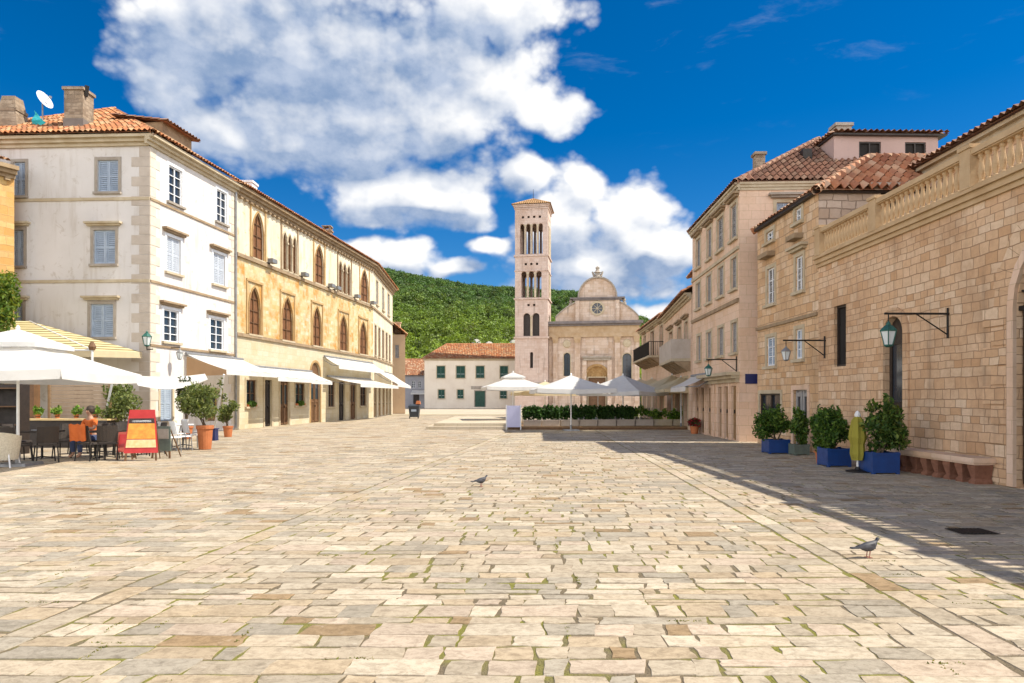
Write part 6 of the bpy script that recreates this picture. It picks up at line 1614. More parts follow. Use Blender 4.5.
# ---- chairs and tables
def make_chair(label, mat_seat, mat_leg, group, w_=0.46):
    root = thing('chair', label, 'chair', (0, 0, 0), 0, group); h = w_ / 2
    mb = MB(); mb.box(-h, h, -h, h, 0.42, 0.46, 0.01); mb.build('seat', mat_seat, root, local=True)
    mb = MB(); n = 6
    for i in range(n):
        a = -h + w_ * i / n; b = -h + w_ * (i + 1) / n; cv = lambda x: 0.05 * (1 - (x / h) ** 2)
        mb.hexa([(a, h - 0.03 + cv(a), 0.50), (b, h - 0.03 + cv(b), 0.50), (b, h + 0.0 + cv(b), 0.50), (a, h + 0.0 + cv(a), 0.50)], [(a, h + 0.06 + cv(a), 0.90), (b, h + 0.06 + cv(b), 0.90), (b, h + 0.09 + cv(b), 0.90), (a, h + 0.09 + cv(a), 0.90)])
    mb.build('backrest', mat_seat, root, local=True)
    for sx in (-1, 1):
        mb = MB(); mb.tube((sx * (h - 0.03), -h + 0.03, 0.42), (sx * h, -h, 0.0), 0.016, None, 6); mb.build('leg', mat_leg, root, local=True)
        mb = MB(); mb.tube((sx * h, h + 0.02, 0.0), (sx * (h - 0.02), h - 0.02, 0.44), 0.016, None, 6); mb.tube((sx * (h - 0.02), h - 0.02, 0.44), (sx * (h - 0.02), h + 0.07, 0.9), 0.015, None, 6); mb.build('leg', mat_leg, root, local=True)
    return root
def make_table(label, mat_top, group, r_=0.36, sq=False):
    root = thing('cafe_table', label, 'table', (0, 0, 0), 0, group)
    mb = MB(); mb.lathe([(r_, 0.70), (r_ + 0.015, 0.72), (r_, 0.74)], 20) if not sq else mb.box(-r_, r_, -r_, r_, 0.70, 0.74)
    mb.build('tabletop', mat_top, root, local=True)
    mb = MB(); mb.tube((0, 0, 0.05), (0, 0, 0.70), 0.03); mb.build('column', M_IRON, root, local=True)
    mb = MB()
    for k in range(4):
        t = math.pi / 2 * k + 0.4; mb.tube((0, 0, 0.07), (0.28 * math.cos(t), 0.28 * math.sin(t), 0.012), 0.018, 0.012, 6)
    mb.build('foot', M_IRON, root, local=True)
    return root
def place(first, flag, loc, rz, label, sc_=1.0):
    if not flag[0]:
        flag[0] = True; first.location = loc; first.rotation_euler = (0, 0, rz); first['label'] = label; LOC[first] = Vector(loc); first.scale = (sc_,) * 3; return first
    return dup(first, loc, rz, label, sc_)
bc = make_chair('', M_BLACKRATTAN, M_IRON, 'black chairs of the left restaurant'); f1 = [False]
bt = make_table('', M_WOOD_DK, 'tables of the left restaurant', 0.38, True); f2 = [False]
spots = [((-11.0, 17.3), 2.6, 'in front of the left end table'), ((-10.5, 18.35), 0.2, 'behind the left end table'), ((-10.1, 17.0), -2.4, 'turned out towards the square near the pole'), ((-10.95, 19.6), -0.9, 'deep in the shade near the counter'),
         ((-9.65, 18.7), 0.6, 'with its back to the beige panel'), ((-9.3, 17.5), 2.9, 'front of the second table'), ((-8.75, 18.6), -0.4, 'back of the second table'), ((-11.75, 18.3), 1.5, 'left of the left end table'),
         ((-10.2, 20.3), -0.2, 'behind the seated person'), ((-8.9, 17.6), -2.7, 'nearest the red menu board')]
spots += [((-9.55, 19.4), 0.4, 'at the far right table corner'), ((-10.55, 16.6), 3.0, 'front and left of the blanket chair'), ((-11.3, 20.9), 0.1, 'beside the counter at left'), ((-9.7, 20.8), -0.3, 'beside the counter at right'), ((-8.7, 19.4), -0.8, 'close to the slanting pole')]
for (x, y), rz, nm in spots: place(bc, f1, (x - 1.5, y, 0), rz, 'black rattan chair under the big white parasol, ' + nm)
for (x, y), nm in (((-10.85, 17.95), 'nearest the parasol pole'), ((-9.25, 18.05), 'near the red menu board'), ((-10.5, 19.8), 'deepest in the shade')): place(bt, f2, (x - 1.5, y, 0), 0.12, 'dark square cafe table under the big white parasol, ' + nm)
for k, ((x, y), nm) in enumerate((((-10.95, 17.9), 'plate'), ((-10.7, 18.05), 'cup'), ((-9.3, 18.0), 'plate'))):
    mb = MB(); mb.lathe([(0.06, 0), (0.13, 0.015), (0.135, 0.022), (0.0, 0.008)] if nm == 'plate' else [(0.03, 0), (0.042, 0.09), (0.036, 0.09), (0.0, 0.02)], 14, (0, 0, 0))
    o_ = mb.build(nm, M_WHITEPAINT, None, True); o_.location = (x - 1.5, y, 0.742)
    tag(o_, ('white plate on the dark table nearest the parasol pole', 'white cup on the dark table nearest the parasol pole', 'white plate on the dark table near the red menu board')[k], nm)
wc = make_chair('', M_ALU, M_GREYMETAL, 'white chairs by the terracotta tub', 0.44); f3 = [False]
for (u, v), rz, nm in (((171, 452), 2.3, 'nearest the menu boards'), ((182, 450.5), 2.4, 'middle of the row'), ((193.5, 448.5), 2.4, 'next to the terracotta tub'), ((176, 447), -0.7, 'facing the row from behind')):
    p = at(u, v); place(wc, f3, p, rz, 'white chair before the white house, ' + nm)
wt_ = make_table('small white topped table among the white chairs', M_ALU, None, 0.33); wt_.location = at(183, 446.5); LOC[wt_] = Vector(wt_.location)
# cream wicker armchair at the left edge
p = (-11.75, 15.75, 0)
wa = thing('wicker_armchair', 'cream wicker tub armchair at the left edge beside the parasol pole', 'armchair', p, 0.25)
mb = MB(); n = 18
for i in range(n):
    t0 = math.pi * (-0.12 + 1.24 * i / n); t1 = math.pi * (-0.12 + 1.24 * (i + 1) / n)
    for (r0, z0, r1, z1) in ((0.30, 0.18, 0.34, 0.45), (0.34, 0.45, 0.37, 0.72)):
        hh = lambda t: 0.0 if z1 < 0.6 else 0.1 * max(0, math.sin(t))
        f = lambda r_, t, z_: (r_ * math.cos(t), -r_ * math.sin(t) * 0.95, z_)
        mb.face([f(r0, t0, z0), f(r0, t1, z0), f(r1, t1, z1 + hh(t1)), f(r1, t0, z1 + hh(t0))]); mb.face([f(r0 - 0.05, t0, z0), f(r0 - 0.05, t1, z0), f(r1 - 0.05, t1, z1 + hh(t1)), f(r1 - 0.05, t0, z1 + hh(t0))])
        if z1 > 0.6: mb.face([f(r1, t0, z1 + hh(t0)), f(r1, t1, z1 + hh(t1)), f(r1 - 0.05, t1, z1 + hh(t1)), f(r1 - 0.05, t0, z1 + hh(t0))])
mb.build('shell', M_WICKER_W, wa, local=True)
mb = MB(); mb.lathe([(0.30, 0.36), (0.31, 0.40), (0.29, 0.45), (0.0, 0.46)], 18); mb.build('cushion', M_CANVAS_CREAM, wa, local=True)
for sx in (-1, 1):
    for sy in (-1, 1): mb = MB(); mb.tube((sx * 0.2, sy * 0.2, 0.36), (sx * 0.26, sy * 0.26, 0.0), 0.018); mb.build('leg', M_ALU, wa, local=True)
# big white parasol at left
make_parasol('big square white parasol with vent cap over the left restaurant tables', (px(18, 16.2), 16.2, 0), 3.95, 2.22, 3.10, R(6), M_CANVAS, 0.34, True, None)
# cushions and blanket
ct = thing('counter', 'long dark serving counter with a yellow edge under the striped canopy', 'counter', (-14.9, 22.2, 0))
mb = MB(); mb.box(-3.0, 1.9, -0.3, 0.3, 0.0, 0.88); mb.build('body', M_WOOD_DK, ct, local=True)
mb = MB(); mb.box(-3.05, 1.95, -0.36, 0.34, 0.88, 0.93); mb.build('countertop', M_CREAMPOSTER, ct, local=True)
bp = thing('partition', 'beige slatted partition behind the counter', 'partition', (-14.75, 23.4, 0))
mb = MB()
for k in range(11): mb.box(-1.05, 0.95, -0.03, 0.03, 0.65 + k * 0.135, 0.65 + k * 0.135 + 0.125)
mb.build('slats', M_CANVAS_TAN if False else simple('beige_boards', (0.46, 0.34, 0.23), (0.38, 0.28, 0.19), 3, 0.8), bp, local=True)
for sx in (-1.09, 0.99): mb = MB(); mb.box(sx - 0.04, sx + 0.04, -0.05, 0.05, 0.0, 2.15); mb.build('post', M_WOOD_LT, bp, local=True)
pw_ = MB(); pw_.box(-16.1, -15.82, 22.6, 22.9, 0, 3.4); pw_.box(-16.16, -15.76, 22.55, 22.95, 0, 0.2); tag(pw_.build('canopy_post', M_WOOD), 'dark brown post carrying the striped canopy, left of the beige partition', 'post')
gp_ = thing('pillar', 'plain grey pillar right of the beige partition', 'pillar', (px(90, 23.6), 23.6, 0)); mb = MB(); mb.box(-0.22, 0.22, -0.2, 0.2, 0.2, 2.5); mb.build('shaft', M_GREYTRIM, gp_, local=True); mb = MB(); mb.box(-0.27, 0.27, -0.25, 0.25, 0.0, 0.2); mb.build('base', M_GREYTRIM, gp_, local=True)
sb_ = thing('shelf_unit', 'dark wooden shelf unit at the left edge under the parasol', 'shelf', (px(6, 19.5), 19.5, 0)); mb = MB(); mb.box(-0.9, 0.5, 0.2, 0.25, 0, 2.0); mb.box(-0.9, -0.85, -0.2, 0.2, 0, 2.0); mb.box(0.45, 0.5, -0.2, 0.2, 0, 2.0)
mb.build('carcass', M_WOOD_DK, sb_, local=True)
for k in range(4): mb = MB(); mb.box(-0.85, 0.45, -0.2, 0.2, 0.3 + k * 0.52, 0.335 + k * 0.52); mb.build('shelf', M_WOOD, sb_, local=True)
# shelf of plants on the counter
for k in range(4):
    x = -15.4 + k * 0.62; shrub('small leafy pot plant on the counter, ' + ('leftmost', 'second from left', 'third from left', 'rightmost')[k], (x, 22.2, 0.93), [((0, 0, 0.24), (0.16, 0.14, 0.14))], 160, 0.06, HEDGE_L, (0.16, 0.14, M_TERRA), 0.1, 'pot plants on the counter', 'pot_plant')

# striped canopy against the gable
sc2 = thing('striped_canopy', 'wide yellow and brown striped canopy sloping off the white house gable', 'canopy', (-19.9, 27.6, 3.3))
mb = MB()
def strip(p0, p1, q0, q1, m=12):
    """stripes run along p0-p1; q is the lower edge"""
    p0, p1, q0, q1 = map(Vector, (p0, p1, q0, q1)); k = (q0 - p0).length
    for j in range(m):
        a0, a1 = p0.lerp(q0, j / m), p1.lerp(q1, j / m); b0, b1 = p0.lerp(q0, (j + 1) / m), p1.lerp(q1, (j + 1) / m)
        mb.face([b0, b1, a1, a0], [(0, k * (j + 1) / m), (1, k * (j + 1) / m), (1, k * j / m), (0, k * j / m)])
RW = (-20.3, 27.6, 4.72); RE_ = (-19.6, 27.75, 4.72); EW = (-23.2, 23.6, 3.3); EE = (-14.75, 24.0, 3.28); HE = (-14.95, 27.6, 3.45)
strip(RW, RE_, EW, EE); strip(RE_, RE_, HE, EE)
mb.build('canopy', M_CANVAS_STRIPE, sc2)
mb = MB()
for (p0, p1) in ((EW, EE), (EE, HE)):
    a, b = Vector(p0), Vector(p1)
    for i in range(14):
        q0, q1 = a.lerp(b, i / 14), a.lerp(b, (i + 1) / 14); mb.face([q0, q1, q1 - Vector((0, 0, 0.24)), q0 - Vector((0, 0, 0.24))])
mb.build('valance', M_CANVAS_CREAM, sc2)
mb = MB(); mb.tube(EE, RE_, 0.03); mb.tube(EW, EE, 0.03); mb.tube(EE, (EE[0], EE[1], 0), 0.04); mb.build('frame', M_ALU, sc2)
mb = MB(); mb.lathe([(0.09, 0), (0.13, 0.12), (0.05, 0.3)], 8, (EE[0], EE[1], EE[2] + 0.0)); mb.build('corner_cap', M_WOOD, sc2)

# white cloth sail and tilted pole
sa = MB(); n = 10
S0, S1, S2, S3 = Vector((-13.9, 27.0, 2.35)), Vector((-11.6, 30.0, 3.1)), Vector((-12.4, 24.4, 2.0)), Vector((-10.6, 27.0, 2.35))
S0 = Vector((px(132, 25.5), 25.5, 2.45)); S1 = Vector((px(205, 29.5), 29.5, 2.65)); S2 = Vector((px(138, 23.0), 23.0, 2.02)); S3 = Vector((px(208, 26.5), 26.5, 2.32))
def sp_(i, j):
    p = S0.lerp(S1, i / n).lerp(S2.lerp(S3, i / n), j / n); p.z -= 0.24 * math.sin(math.pi * i / n) * (0.4 + 0.6 * j / n); return p
for i in range(n):
    for j in range(n): sa.face([sp_(i, j), sp_(i + 1, j), sp_(i + 1, j + 1), sp_(i, j + 1)])
tag(sa.build('shade_sail', M_CANVAS, None, True), 'sagging white shade cloth between the big parasol and the white house awning', 'shade sail')
tp_ = MB(); tp_.tube(at(99.5, 446), (px(113, 22.2), 22.2, 2.25), 0.035); tag(tp_.build('tilted_pole', M_ALU), 'slanting white pole left of the red menu board', 'pole')
tp_ = MB(); tp_.tube(at(213, 436), (px(224, 27.5), 27.5, 2.55), 0.04); tag(tp_.build('tilted_pole', M_ALU), 'slanting white pole under the white house awning beside the olive', 'pole')
sc3 = MB(); FL.box(sc3, FL.s_of(184), FL.s_of(184) + 0.03, 2.9, 3.5, 0.2, 1.9)
a_ = FL.s_of(184.5); b_ = FL.s_of(239)
tn = MB(); tn.face([FL.P(a_, 3.45, 0.1), FL.P(a_, 2.82, 1.98), FL.P(a_, 2.62, 1.98), FL.P(a_, 2.55, 0.1)]); tn.face([FL.P(a_ + 0.02, 3.45, 0.1), FL.P(a_ + 0.02, 2.82, 1.98), FL.P(a_ + 0.02, 2.62, 1.98), FL.P(a_ + 0.02, 2.55, 0.1)])
tag(tn.build('side_cloth', M_CANVAS_TAN), 'tan cloth closing the near side of the white house awning', 'side cloth')

# menu boards
def easel(label, loc, rz, w_, h_, frame_mat, panels, lean=0.22):
    root = thing('menu_board', label, 'menu board', loc, rz)
    f = lambda x, z, d: (x * (1.16 - 0.34 * z / h_), lean * z / h_ * h_ * 0.5 + d, z)
    mb = MB()
    def slabp(mb, x0, x1, z0, z1, d0, d1): mb.hexa([f(x0, z0, d0), f(x1, z0, d0), f(x1, z0, d1), f(x0, z0, d1)], [f(x0, z1, d0), f(x1, z1, d0), f(x1, z1, d1), f(x0, z1, d1)])
    slabp(mb, -w_ / 2, w_ / 2, 0.2, h_, 0.0, 0.03); mb.build('board', frame_mat, root, local=True)
    for (x0, x1, z0, z1, m_, nm) in panels: mb = MB(); slabp(mb, x0, x1, z0, z1, -0.012, -0.001); mb.build(nm, m_, root, local=True)
    for sx in (-1, 1):
        mb = MB(); slabp(mb, sx * w_ / 2 * 0.86 - 0.02, sx * w_ / 2 * 0.86 + 0.02, 0.0, 0.2, 0.0, 0.03); mb.build('leg', M_WOOD, root, local=True)
        mb = MB(); mb.tube((sx * w_ / 2 * 0.8, lean * h_ * 0.5 + 0.03, h_ * 0.9), (sx * w_ / 2 * 0.8, lean * h_ * 0.5 + 0.5, 0.0), 0.016, None, 6); mb.build('strut', M_WOOD, root, local=True)
    return root
easel('red framed menu board with orange and cream pictures and a red header', at(140.5, 461), 0.22, 0.72, 1.3, M_RED, [(-0.33, 0.33, 0.56, 0.95, M_ORANGEPOSTER, 'orange_sheet'), (-0.33, 0.33, 0.34, 0.54, M_CREAMPOSTER, 'cream_sheet'), (-0.25, 0.25, 0.985, 1.03, M_WHITEPAINT, 'white_strip'), (-0.33, 0.33, 0.955, 1.08, simple('charcoal_band', (0.05, 0.03, 0.03)), 'dark_band')])
easel('grey green slate board leaning behind the red menu board', at(160.5, 458.5), -0.12, 0.5, 0.85, M_SLATE, [(-0.2, 0.2, 0.52, 0.78, M_GREYTRIM, 'chalk_sheet')])
easel('low red notice board left of the tall red menu board', at(124.5, 460), 0.35, 0.36, 0.72, simple('faded_red', (0.45, 0.10, 0.07), (0.36, 0.07, 0.05), 4), [(-0.14, 0.14, 0.35, 0.66, M_RED, 'red_sheet')])
# terracotta tub with olive and two more
OLIVE = [(0.12, 0.16, 0.04), (0.17, 0.21, 0.06), (0.09, 0.12, 0.035), (0.23, 0.25, 0.09)]
p = at(205, 449.5); shrub('round olive bush in a terracotta tub beside the white chairs', p, bushy(1.6, 1.15, 0.92, 11, 9), 2600, 0.06, OLIVE, (0.5, 0.75, M_TERRA), 0.6, 'olive bushes of the left restaurant')
p = (px(187, 26.6), 26.6, 0); shrub('dark slim olive behind the white chairs', p, bushy(1.0, 1.4, 0.9, 12, 8), 1500, 0.06, [(0.03, 0.045, 0.02), (0.05, 0.07, 0.03), (0.10, 0.10, 0.06)], (0.45, 0.5, M_TERRA), 0.6, 'olive bushes of the left restaurant')
p = (px(120, 22.6), 22.6, 0); shrub('pale round olive bush behind the slanting pole and the red menu board', p, bushy(1.35, 1.5, 0.62, 13, 9), 2400, 0.06, OLIVE, (0.5, 0.55, M_TERRA), 0.6, 'olive bushes of the left restaurant')
p = at(228, 437); shrub('olive bush farthest right under the white house awning', p, bushy(0.9, 0.9, 0.55, 14, 7), 1200, 0.06, OLIVE, (0.4, 0.45, M_TERRA), 0.5, 'olive bushes of the left restaurant')
bb = thing('planter_box', 'small navy box beside the terracotta tub', 'box', at(212.5, 440.5)); mb = MB(); mb.box(-0.16, 0.16, -0.16, 0.16, 0.0, 0.42, 0.01); mb.box(-0.18, 0.18, -0.18, 0.18, 0.42, 0.46); mb.build('body', M_NAVY, bb, local=True)
p = (px(0, 26.0), 26.0, 0); shrub('bright green climbing bush in front of the orange stone house', p, bushy(1.7, 2.2, 4.2, 15, 9) + [((0, 0, 3.4), (0.3, 0.3, 1.6))], 3000, 0.10, [(0.11, 0.17, 0.02), (0.17, 0.21, 0.03), (0.06, 0.12, 0.015)], (0.7, 0.6, M_TERRA), 0.6, None)

# ---- stepped stone platform and bin
sp2 = thing('stone_platform', 'low stepped stone platform of the old well left of the lilac panel', 'platform', (px(470, 41), 41, 0))
Mst = masonry('pale_step_stone', [(0.50, 0.43, 0.32), (0.54, 0.47, 0.36), (0.46, 0.39, 0.28)], (0.3, 0.24, 0.15), 0.9, 0.4, 0.01, (0.4, 0.3, 0.18), 0.4, 0.4)
mb = MB(); mb.box(-1.85, 3.0, -6.4, 7.6, 0.0, 0.15); mb.build('lower_step', Mst, sp2, local=True)
mb = MB(); mb.box(-1.5, 3.0, -5.9, 7.2, 0.15, 0.30); mb.build('upper_step', Mst, sp2, local=True)
wb = thing('wheeled_bin', 'black wheeled bin standing in the street at the palace end', 'bin', at(414.5, 418.5))
mb = MB(); mb.hexa([(-0.33, -0.33, 0.12), (0.33, -0.33, 0.12), (0.33, 0.33, 0.12), (-0.33, 0.33, 0.12)], [(-0.42, -0.42, 0.95), (0.42, -0.42, 0.95), (0.42, 0.40, 0.95), (-0.42, 0.40, 0.95)]); Mb = simple('black_plastic', (0.02, 0.028, 0.04), (0.03, 0.04, 0.05), 4, 0.4); mb.build('body', Mb, wb, local=True)
mb = MB(); mb.hexa([(-0.45, -0.45, 0.95), (0.45, -0.45, 0.95), (0.45, 0.45, 0.95), (-0.45, 0.45, 0.95)], [(-0.40, -0.40, 1.02), (0.40, -0.40, 1.02), (0.40, 0.42, 1.12), (-0.40, 0.42, 1.12)]); mb.build('lid', Mb, wb, local=True)
for sx in (-1, 1):
    mb = MB(); mb.tube((sx * 0.36, -0.3, 0.1), (sx * 0.30, -0.3, 0.1), 0.1, None, 14); mb.build('wheel', M_IRON, wb, local=True)
mb = MB(); mb.box(-0.2, 0.2, -0.435, -0.41, 0.55, 0.72); mb.build('label_plate', M_SHUTTER_BLUE, wb, local=True)
tw_ = MB(); tw_.box(0.1, 0.46, -0.1, 0.36, 0, 0.26, 0.06); cbx = tw_.build('sack', M_TERRA); b_ = Vector(at(414.5, 418.5)); cbx.location = b_ + Vector((0.0, 0, 1.12)); tag(cbx, 'small orange sack lying on the black bin', 'sack')

# ---- red flower pot at the corner of the tall house
p = at(690.5, 433.5); shrub('pot of red flowers at the foot of the tall pinkish house', (p[0] + 0.1, p[1] - 0.3, 0), [((0, 0, 0.52), (0.30, 0.28, 0.22))], 500, 0.07, [(0.30, 0.02, 0.03), (0.20, 0.015, 0.02), (0.04, 0.08, 0.02)], (0.42, 0.34, M_TERRA), 0.2, None, 'flower_pot')

# ---- cafe furniture under the middle parasols
cc = make_chair('', M_WICKER_W, M_GREYMETAL, 'cafe chairs behind the hedge', 0.46); f4 = [False]
tt = make_table('', M_ALU, 'cafe tables behind the hedge', 0.38); f5 = [False]
k = 0
tnames = ['under the smaller vented parasol', 'left behind the slim pole', 'right behind the slim pole', 'under the blue shaded parasol', 'right of the blue shaded parasol', 'near the tall pinkish house']
for i, (x, y) in enumerate(((1.2, 38.6), (2.9, 37.7), (4.4, 39.2), (6.1, 38.0), (7.3, 40.0), (8.3, 38.2))):
    place(tt, f5, (x, y, 0.135), 0, 'round pale cafe table behind the hedge, ' + tnames[i])
    for j, ang in enumerate((0.3, 2.3, 4.2)):
        place(cc, f4, (x + 0.62 * math.cos(ang), y + 0.62 * math.sin(ang), 0.135), ang - math.pi / 2, 'pale cafe chair %s the table %s' % (('right of', 'behind left of', 'in front of')[j], tnames[i]))

# ---- pigeons
M_PIGEON = simple('pigeon_grey', (0.035, 0.035, 0.042), (0.06, 0.06, 0.07), 14, 0.55)
M_PIGEON_D = simple('pigeon_dark_wing', (0.025, 0.025, 0.03), (0.05, 0.05, 0.058), 18, 0.5)
M_PINKLEG = simple('pigeon_leg', (0.32, 0.10, 0.08))
def pigeon(label, loc, rz, up=1.0):
    root = thing('pigeon', label, 'pigeon', loc, rz, 'pigeons on the paving')
    prof = [(-0.155, 0.135, 0.012, 0.008), (-0.12, 0.135, 0.026, 0.014), (-0.08, 0.137, 0.042, 0.036), (-0.03, 0.137, 0.056, 0.056), (0.03, 0.142, 0.058, 0.062), (0.075, 0.158, 0.046, 0.054), (0.10, 0.180, 0.032, 0.036), (0.113, 0.205, 0.024, 0.025), (0.122, 0.225, 0.024, 0.024), (0.138, 0.232, 0.020, 0.019), (0.152, 0.229, 0.010, 0.009), (0.176, 0.222, 0.002, 0.002)]
    mb = MB(); n = 12
    for (x0, z0, ry0, rz0), (x1, z1, ry1, rz1) in zip(prof[:-1], prof[1:]):
        for k in range(n):
            t0, t1 = 2 * math.pi * k / n, 2 * math.pi * (k + 1) / n
            mb.face([(x0, ry0 * math.cos(t0), z0 + rz0 * math.sin(t0)), (x0, ry0 * math.cos(t1), z0 + rz0 * math.sin(t1)), (x1, ry1 * math.cos(t1), z1 + rz1 * math.sin(t1)), (x1, ry1 * math.cos(t0), z1 + rz1 * math.sin(t0))])
    me = mb.build('body', M_PIGEON, root, True, True)
    bm = bmesh.new(); bm.from_mesh(me.data); bmesh.ops.remove_doubles(bm, verts=bm.verts, dist=1e-5); bm.to_mesh(me.data); bm.free()
    for s_ in (-1, 1):
        mb = MB(); mb.hexa([(0.06, s_ * 0.052, 0.12), (-0.17, s_ * 0.02, 0.128), (-0.17, s_ * 0.028, 0.128), (0.06, s_ * 0.064, 0.12)], [(0.05, s_ * 0.048, 0.185), (-0.14, s_ * 0.02, 0.15), (-0.14, s_ * 0.028, 0.15), (0.05, s_ * 0.056, 0.185)]); mb.build('wing', M_PIGEON_D, root, local=True)
        mb = MB(); mb.tube((0.01, s_ * 0.025, 0.09), (0.0, s_ * 0.026, 0.012), 0.007, 0.005, 6)
        for a in (-0.5, 0, 0.5, math.pi): mb.tube((0.0, s_ * 0.026, 0.012), (0.035 * math.cos(a), s_ * 0.026 + 0.035 * math.sin(a), 0.010), 0.004, 0.003, 5)
        mb.build('leg', M_PINKLEG, root, local=True)
    mb = MB(); mb.box(-0.235, -0.13, -0.026, 0.026, 0.122, 0.14, 0.004); mb.build('tail', M_PIGEON_D, root, local=True)
    return root
pigeon('dark pigeon walking right across the sunlit paving near the shadow edge', at(868, 558), 0.18).scale = (0.82,) * 3
pigeon('dark pigeon pecking in the middle of the sunny square', at(481, 487), 0.5).scale = (0.85,) * 3

# ---- person seated at the tables
pe = thing('person', 'person in an orange top and blue trousers seated under the big parasol', 'person', (-11.45, 18.55, 0), R(-20))
M_SKIN = simple('skin', (0.42, 0.24, 0.16), (0.38, 0.21, 0.14), 6, 0.6); M_ORT = simple('orange_cotton', (0.62, 0.15, 0.03), (0.52, 0.11, 0.02), 6, 0.85, 0.2); M_JEANS = simple('blue_denim', (0.06, 0.08, 0.16), (0.04, 0.055, 0.12), 8, 0.85, 0.2); M_HAIR = simple('dark_hair', (0.03, 0.018, 0.012), (0.05, 0.03, 0.018), 20, 0.5, 0.4)
def skinned(name, joints, edges, mat, parent, root_i=0, sub=2):
    me = bpy.data.meshes.new(name); me.from_pydata([j[0] for j in joints], edges, [])
    o_ = link(bpy.data.objects.new(name, me), parent); LOC[o_] = LOC[parent]
    sm = o_.modifiers.new('skin', 'SKIN'); sm.use_smooth_shade = True
    for k, j in enumerate(joints):
        v_ = me.skin_vertices[0].data[k]; v_.radius = (j[1], j[2] if len(j) > 2 else j[1]); v_.use_root = (k == root_i)
    ss_ = o_.modifiers.new('smooth', 'SUBSURF'); ss_.levels = sub; ss_.render_levels = sub
    me.materials.append(mat); return o_
J = [((0, 0.05, 0.52), 0.13, 0.10), ((0, 0.03, 0.72), 0.12, 0.09), ((0, 0.0, 0.93), 0.13, 0.09), ((0, 0.0, 1.06), 0.06), ((0, -0.02, 1.14), 0.05), ((0, -0.035, 1.22), 0.085), ((0, -0.03, 1.31), 0.08),
     ((0.19, 0, 1.0), 0.055), ((0.24, -0.08, 0.78), 0.042), ((0.16, -0.30, 0.79), 0.032), ((0.13, -0.38, 0.79), 0.03),
     ((-0.19, 0, 1.0), 0.055), ((-0.24, -0.08, 0.78), 0.042), ((-0.16, -0.30, 0.79), 0.032), ((-0.13, -0.38, 0.79), 0.03),
     ((0.10, 0.0, 0.50), 0.09), ((0.13, -0.42, 0.50), 0.065), ((0.13, -0.40, 0.09), 0.045), ((0.14, -0.52, 0.045), 0.038),
     ((-0.10, 0.0, 0.50), 0.09), ((-0.13, -0.42, 0.50), 0.065), ((-0.13, -0.40, 0.09), 0.045), ((-0.14, -0.52, 0.045), 0.038)]
for sx, wi in ((1, 10), (-1, 14)):
    for f_ in range(5):
        a = (f_ - 2) * 0.022; J.append(((sx * 0.12 + a, -0.42 - (0.02 if f_ in (1, 2, 3) else 0.0), 0.785), 0.010)); J.append(((sx * 0.12 + a * 1.3, -0.455 - (0.025 if f_ in (1, 2, 3) else 0.0), 0.775), 0.008))
Ed = [(0, 1), (1, 2), (2, 3), (3, 4), (4, 5), (5, 6), (2, 7), (7, 8), (8, 9), (9, 10), (2, 11), (11, 12), (12, 13), (13, 14), (0, 15), (15, 16), (16, 17), (17, 18), (0, 19), (19, 20), (20, 21), (21, 22)]
for h_, wi in ((0, 10), (1, 14)):
    for f_ in range(5): k = 23 + h_ * 10 + f_ * 2; Ed += [(wi, k), (k, k + 1)]
skinned('body', J, Ed, M_SKIN, pe)
skinned('shirt', [((0, 0.05, 0.50), 0.145, 0.115), ((0, 0.03, 0.72), 0.135, 0.105), ((0, 0.0, 0.94), 0.145, 0.105), ((0, 0.0, 1.03), 0.075), ((0.19, 0, 1.0), 0.068), ((0.235, -0.06, 0.83), 0.056), ((-0.19, 0, 1.0), 0.068), ((-0.235, -0.06, 0.83), 0.056)], [(0, 1), (1, 2), (2, 3), (2, 4), (4, 5), (2, 6), (6, 7)], M_ORT, pe)
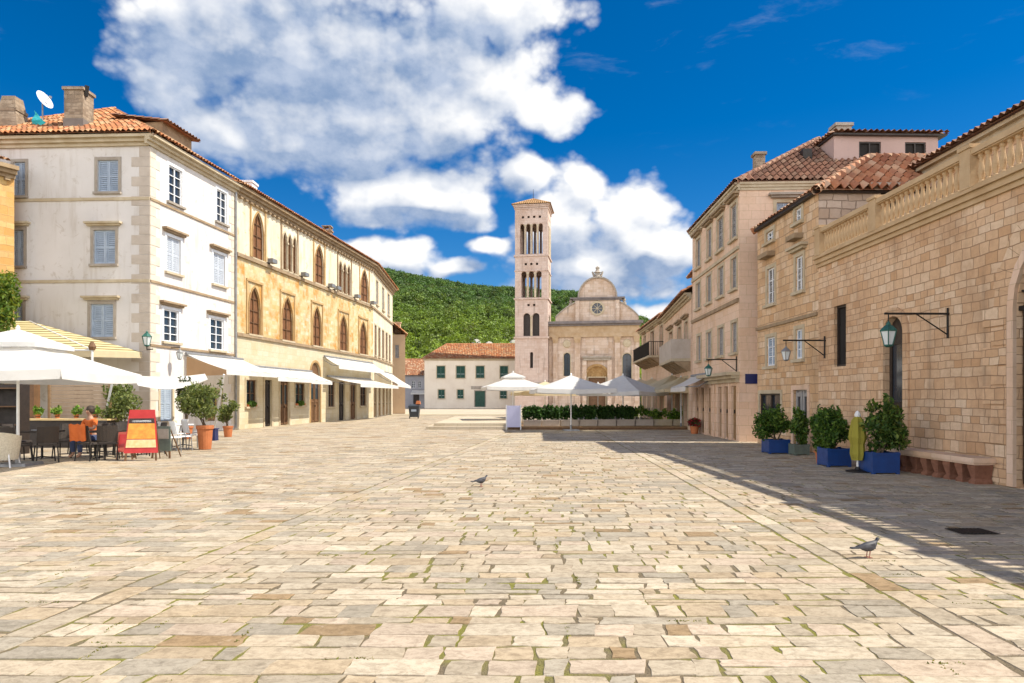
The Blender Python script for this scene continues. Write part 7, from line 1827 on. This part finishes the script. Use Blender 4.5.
skinned('trousers', [((0, 0.05, 0.49), 0.13, 0.11), ((0.10, 0.0, 0.50), 0.105), ((0.13, -0.42, 0.50), 0.078), ((0.13, -0.40, 0.13), 0.06), ((-0.10, 0.0, 0.50), 0.105), ((-0.13, -0.42, 0.50), 0.078), ((-0.13, -0.40, 0.13), 0.06)], [(0, 1), (1, 2), (2, 3), (0, 4), (4, 5), (5, 6)], M_JEANS, pe)
mb = MB(); mb.lathe([(0.07, -0.10), (0.10, -0.04), (0.105, 0.03), (0.085, 0.09), (0.04, 0.125), (0.0, 0.13)], 14, (0, 0.0, 1.27)); mb.build('hair', M_HAIR, pe, True, True)
mb = MB(); mb.lathe([(0.016, -0.02), (0.018, 0.0), (0.0, 0.035)], 8, (0, -0.115, 1.235)); mb.build('nose', M_SKIN, pe, True, True)
for sx in (-1, 1): mb = MB(); mb.tube((sx * 0.032, -0.108, 1.268), (sx * 0.032, -0.118, 1.268), 0.011, 0.009, 8); mb.build('eye', M_HAIR, pe, local=True)
mb = MB(); mb.box(-0.022, 0.022, -0.115, -0.105, 1.19, 1.197); mb.build('mouth', M_RED, pe, local=True)
# the chair that carries the person
dup(bc, (-11.43, 18.62, 0), R(-20), 'black rattan chair carrying the seated person in the orange top')
bl = MB(); n = 8
for i in range(n):
    for j in range(n):
        f = lambda a, b: (-0.24 + 0.48 * a / n, 0.03 + 0.012 * math.sin(a * 1.1) - 0.03 * b / n, 0.93 - 0.42 * b / n + 0.015 * math.sin(a * 2.0 + b))
        bl.face([f(i, j), f(i + 1, j), f(i + 1, j + 1), f(i, j + 1)]); g_ = lambda a, b: (f(a, b)[0], f(a, b)[1] - 0.02, f(a, b)[2])
        bl.face([g_(i, j + 1), g_(i + 1, j + 1), g_(i + 1, j), g_(i, j)])
bo_ = bl.build('blanket', M_ORT); bo_.location = (px(74.5, 17.0), 17.0, 0.0); bo_.rotation_euler = (0, 0, -0.3)
bo_.location = (-10.8 - 0.09, 17.5 - 0.372, 0.01); bo_.rotation_euler = (0, 0, 2.9)
tag(bo_, 'orange red blanket hung over the back of a black chair in the left restaurant', 'blanket')
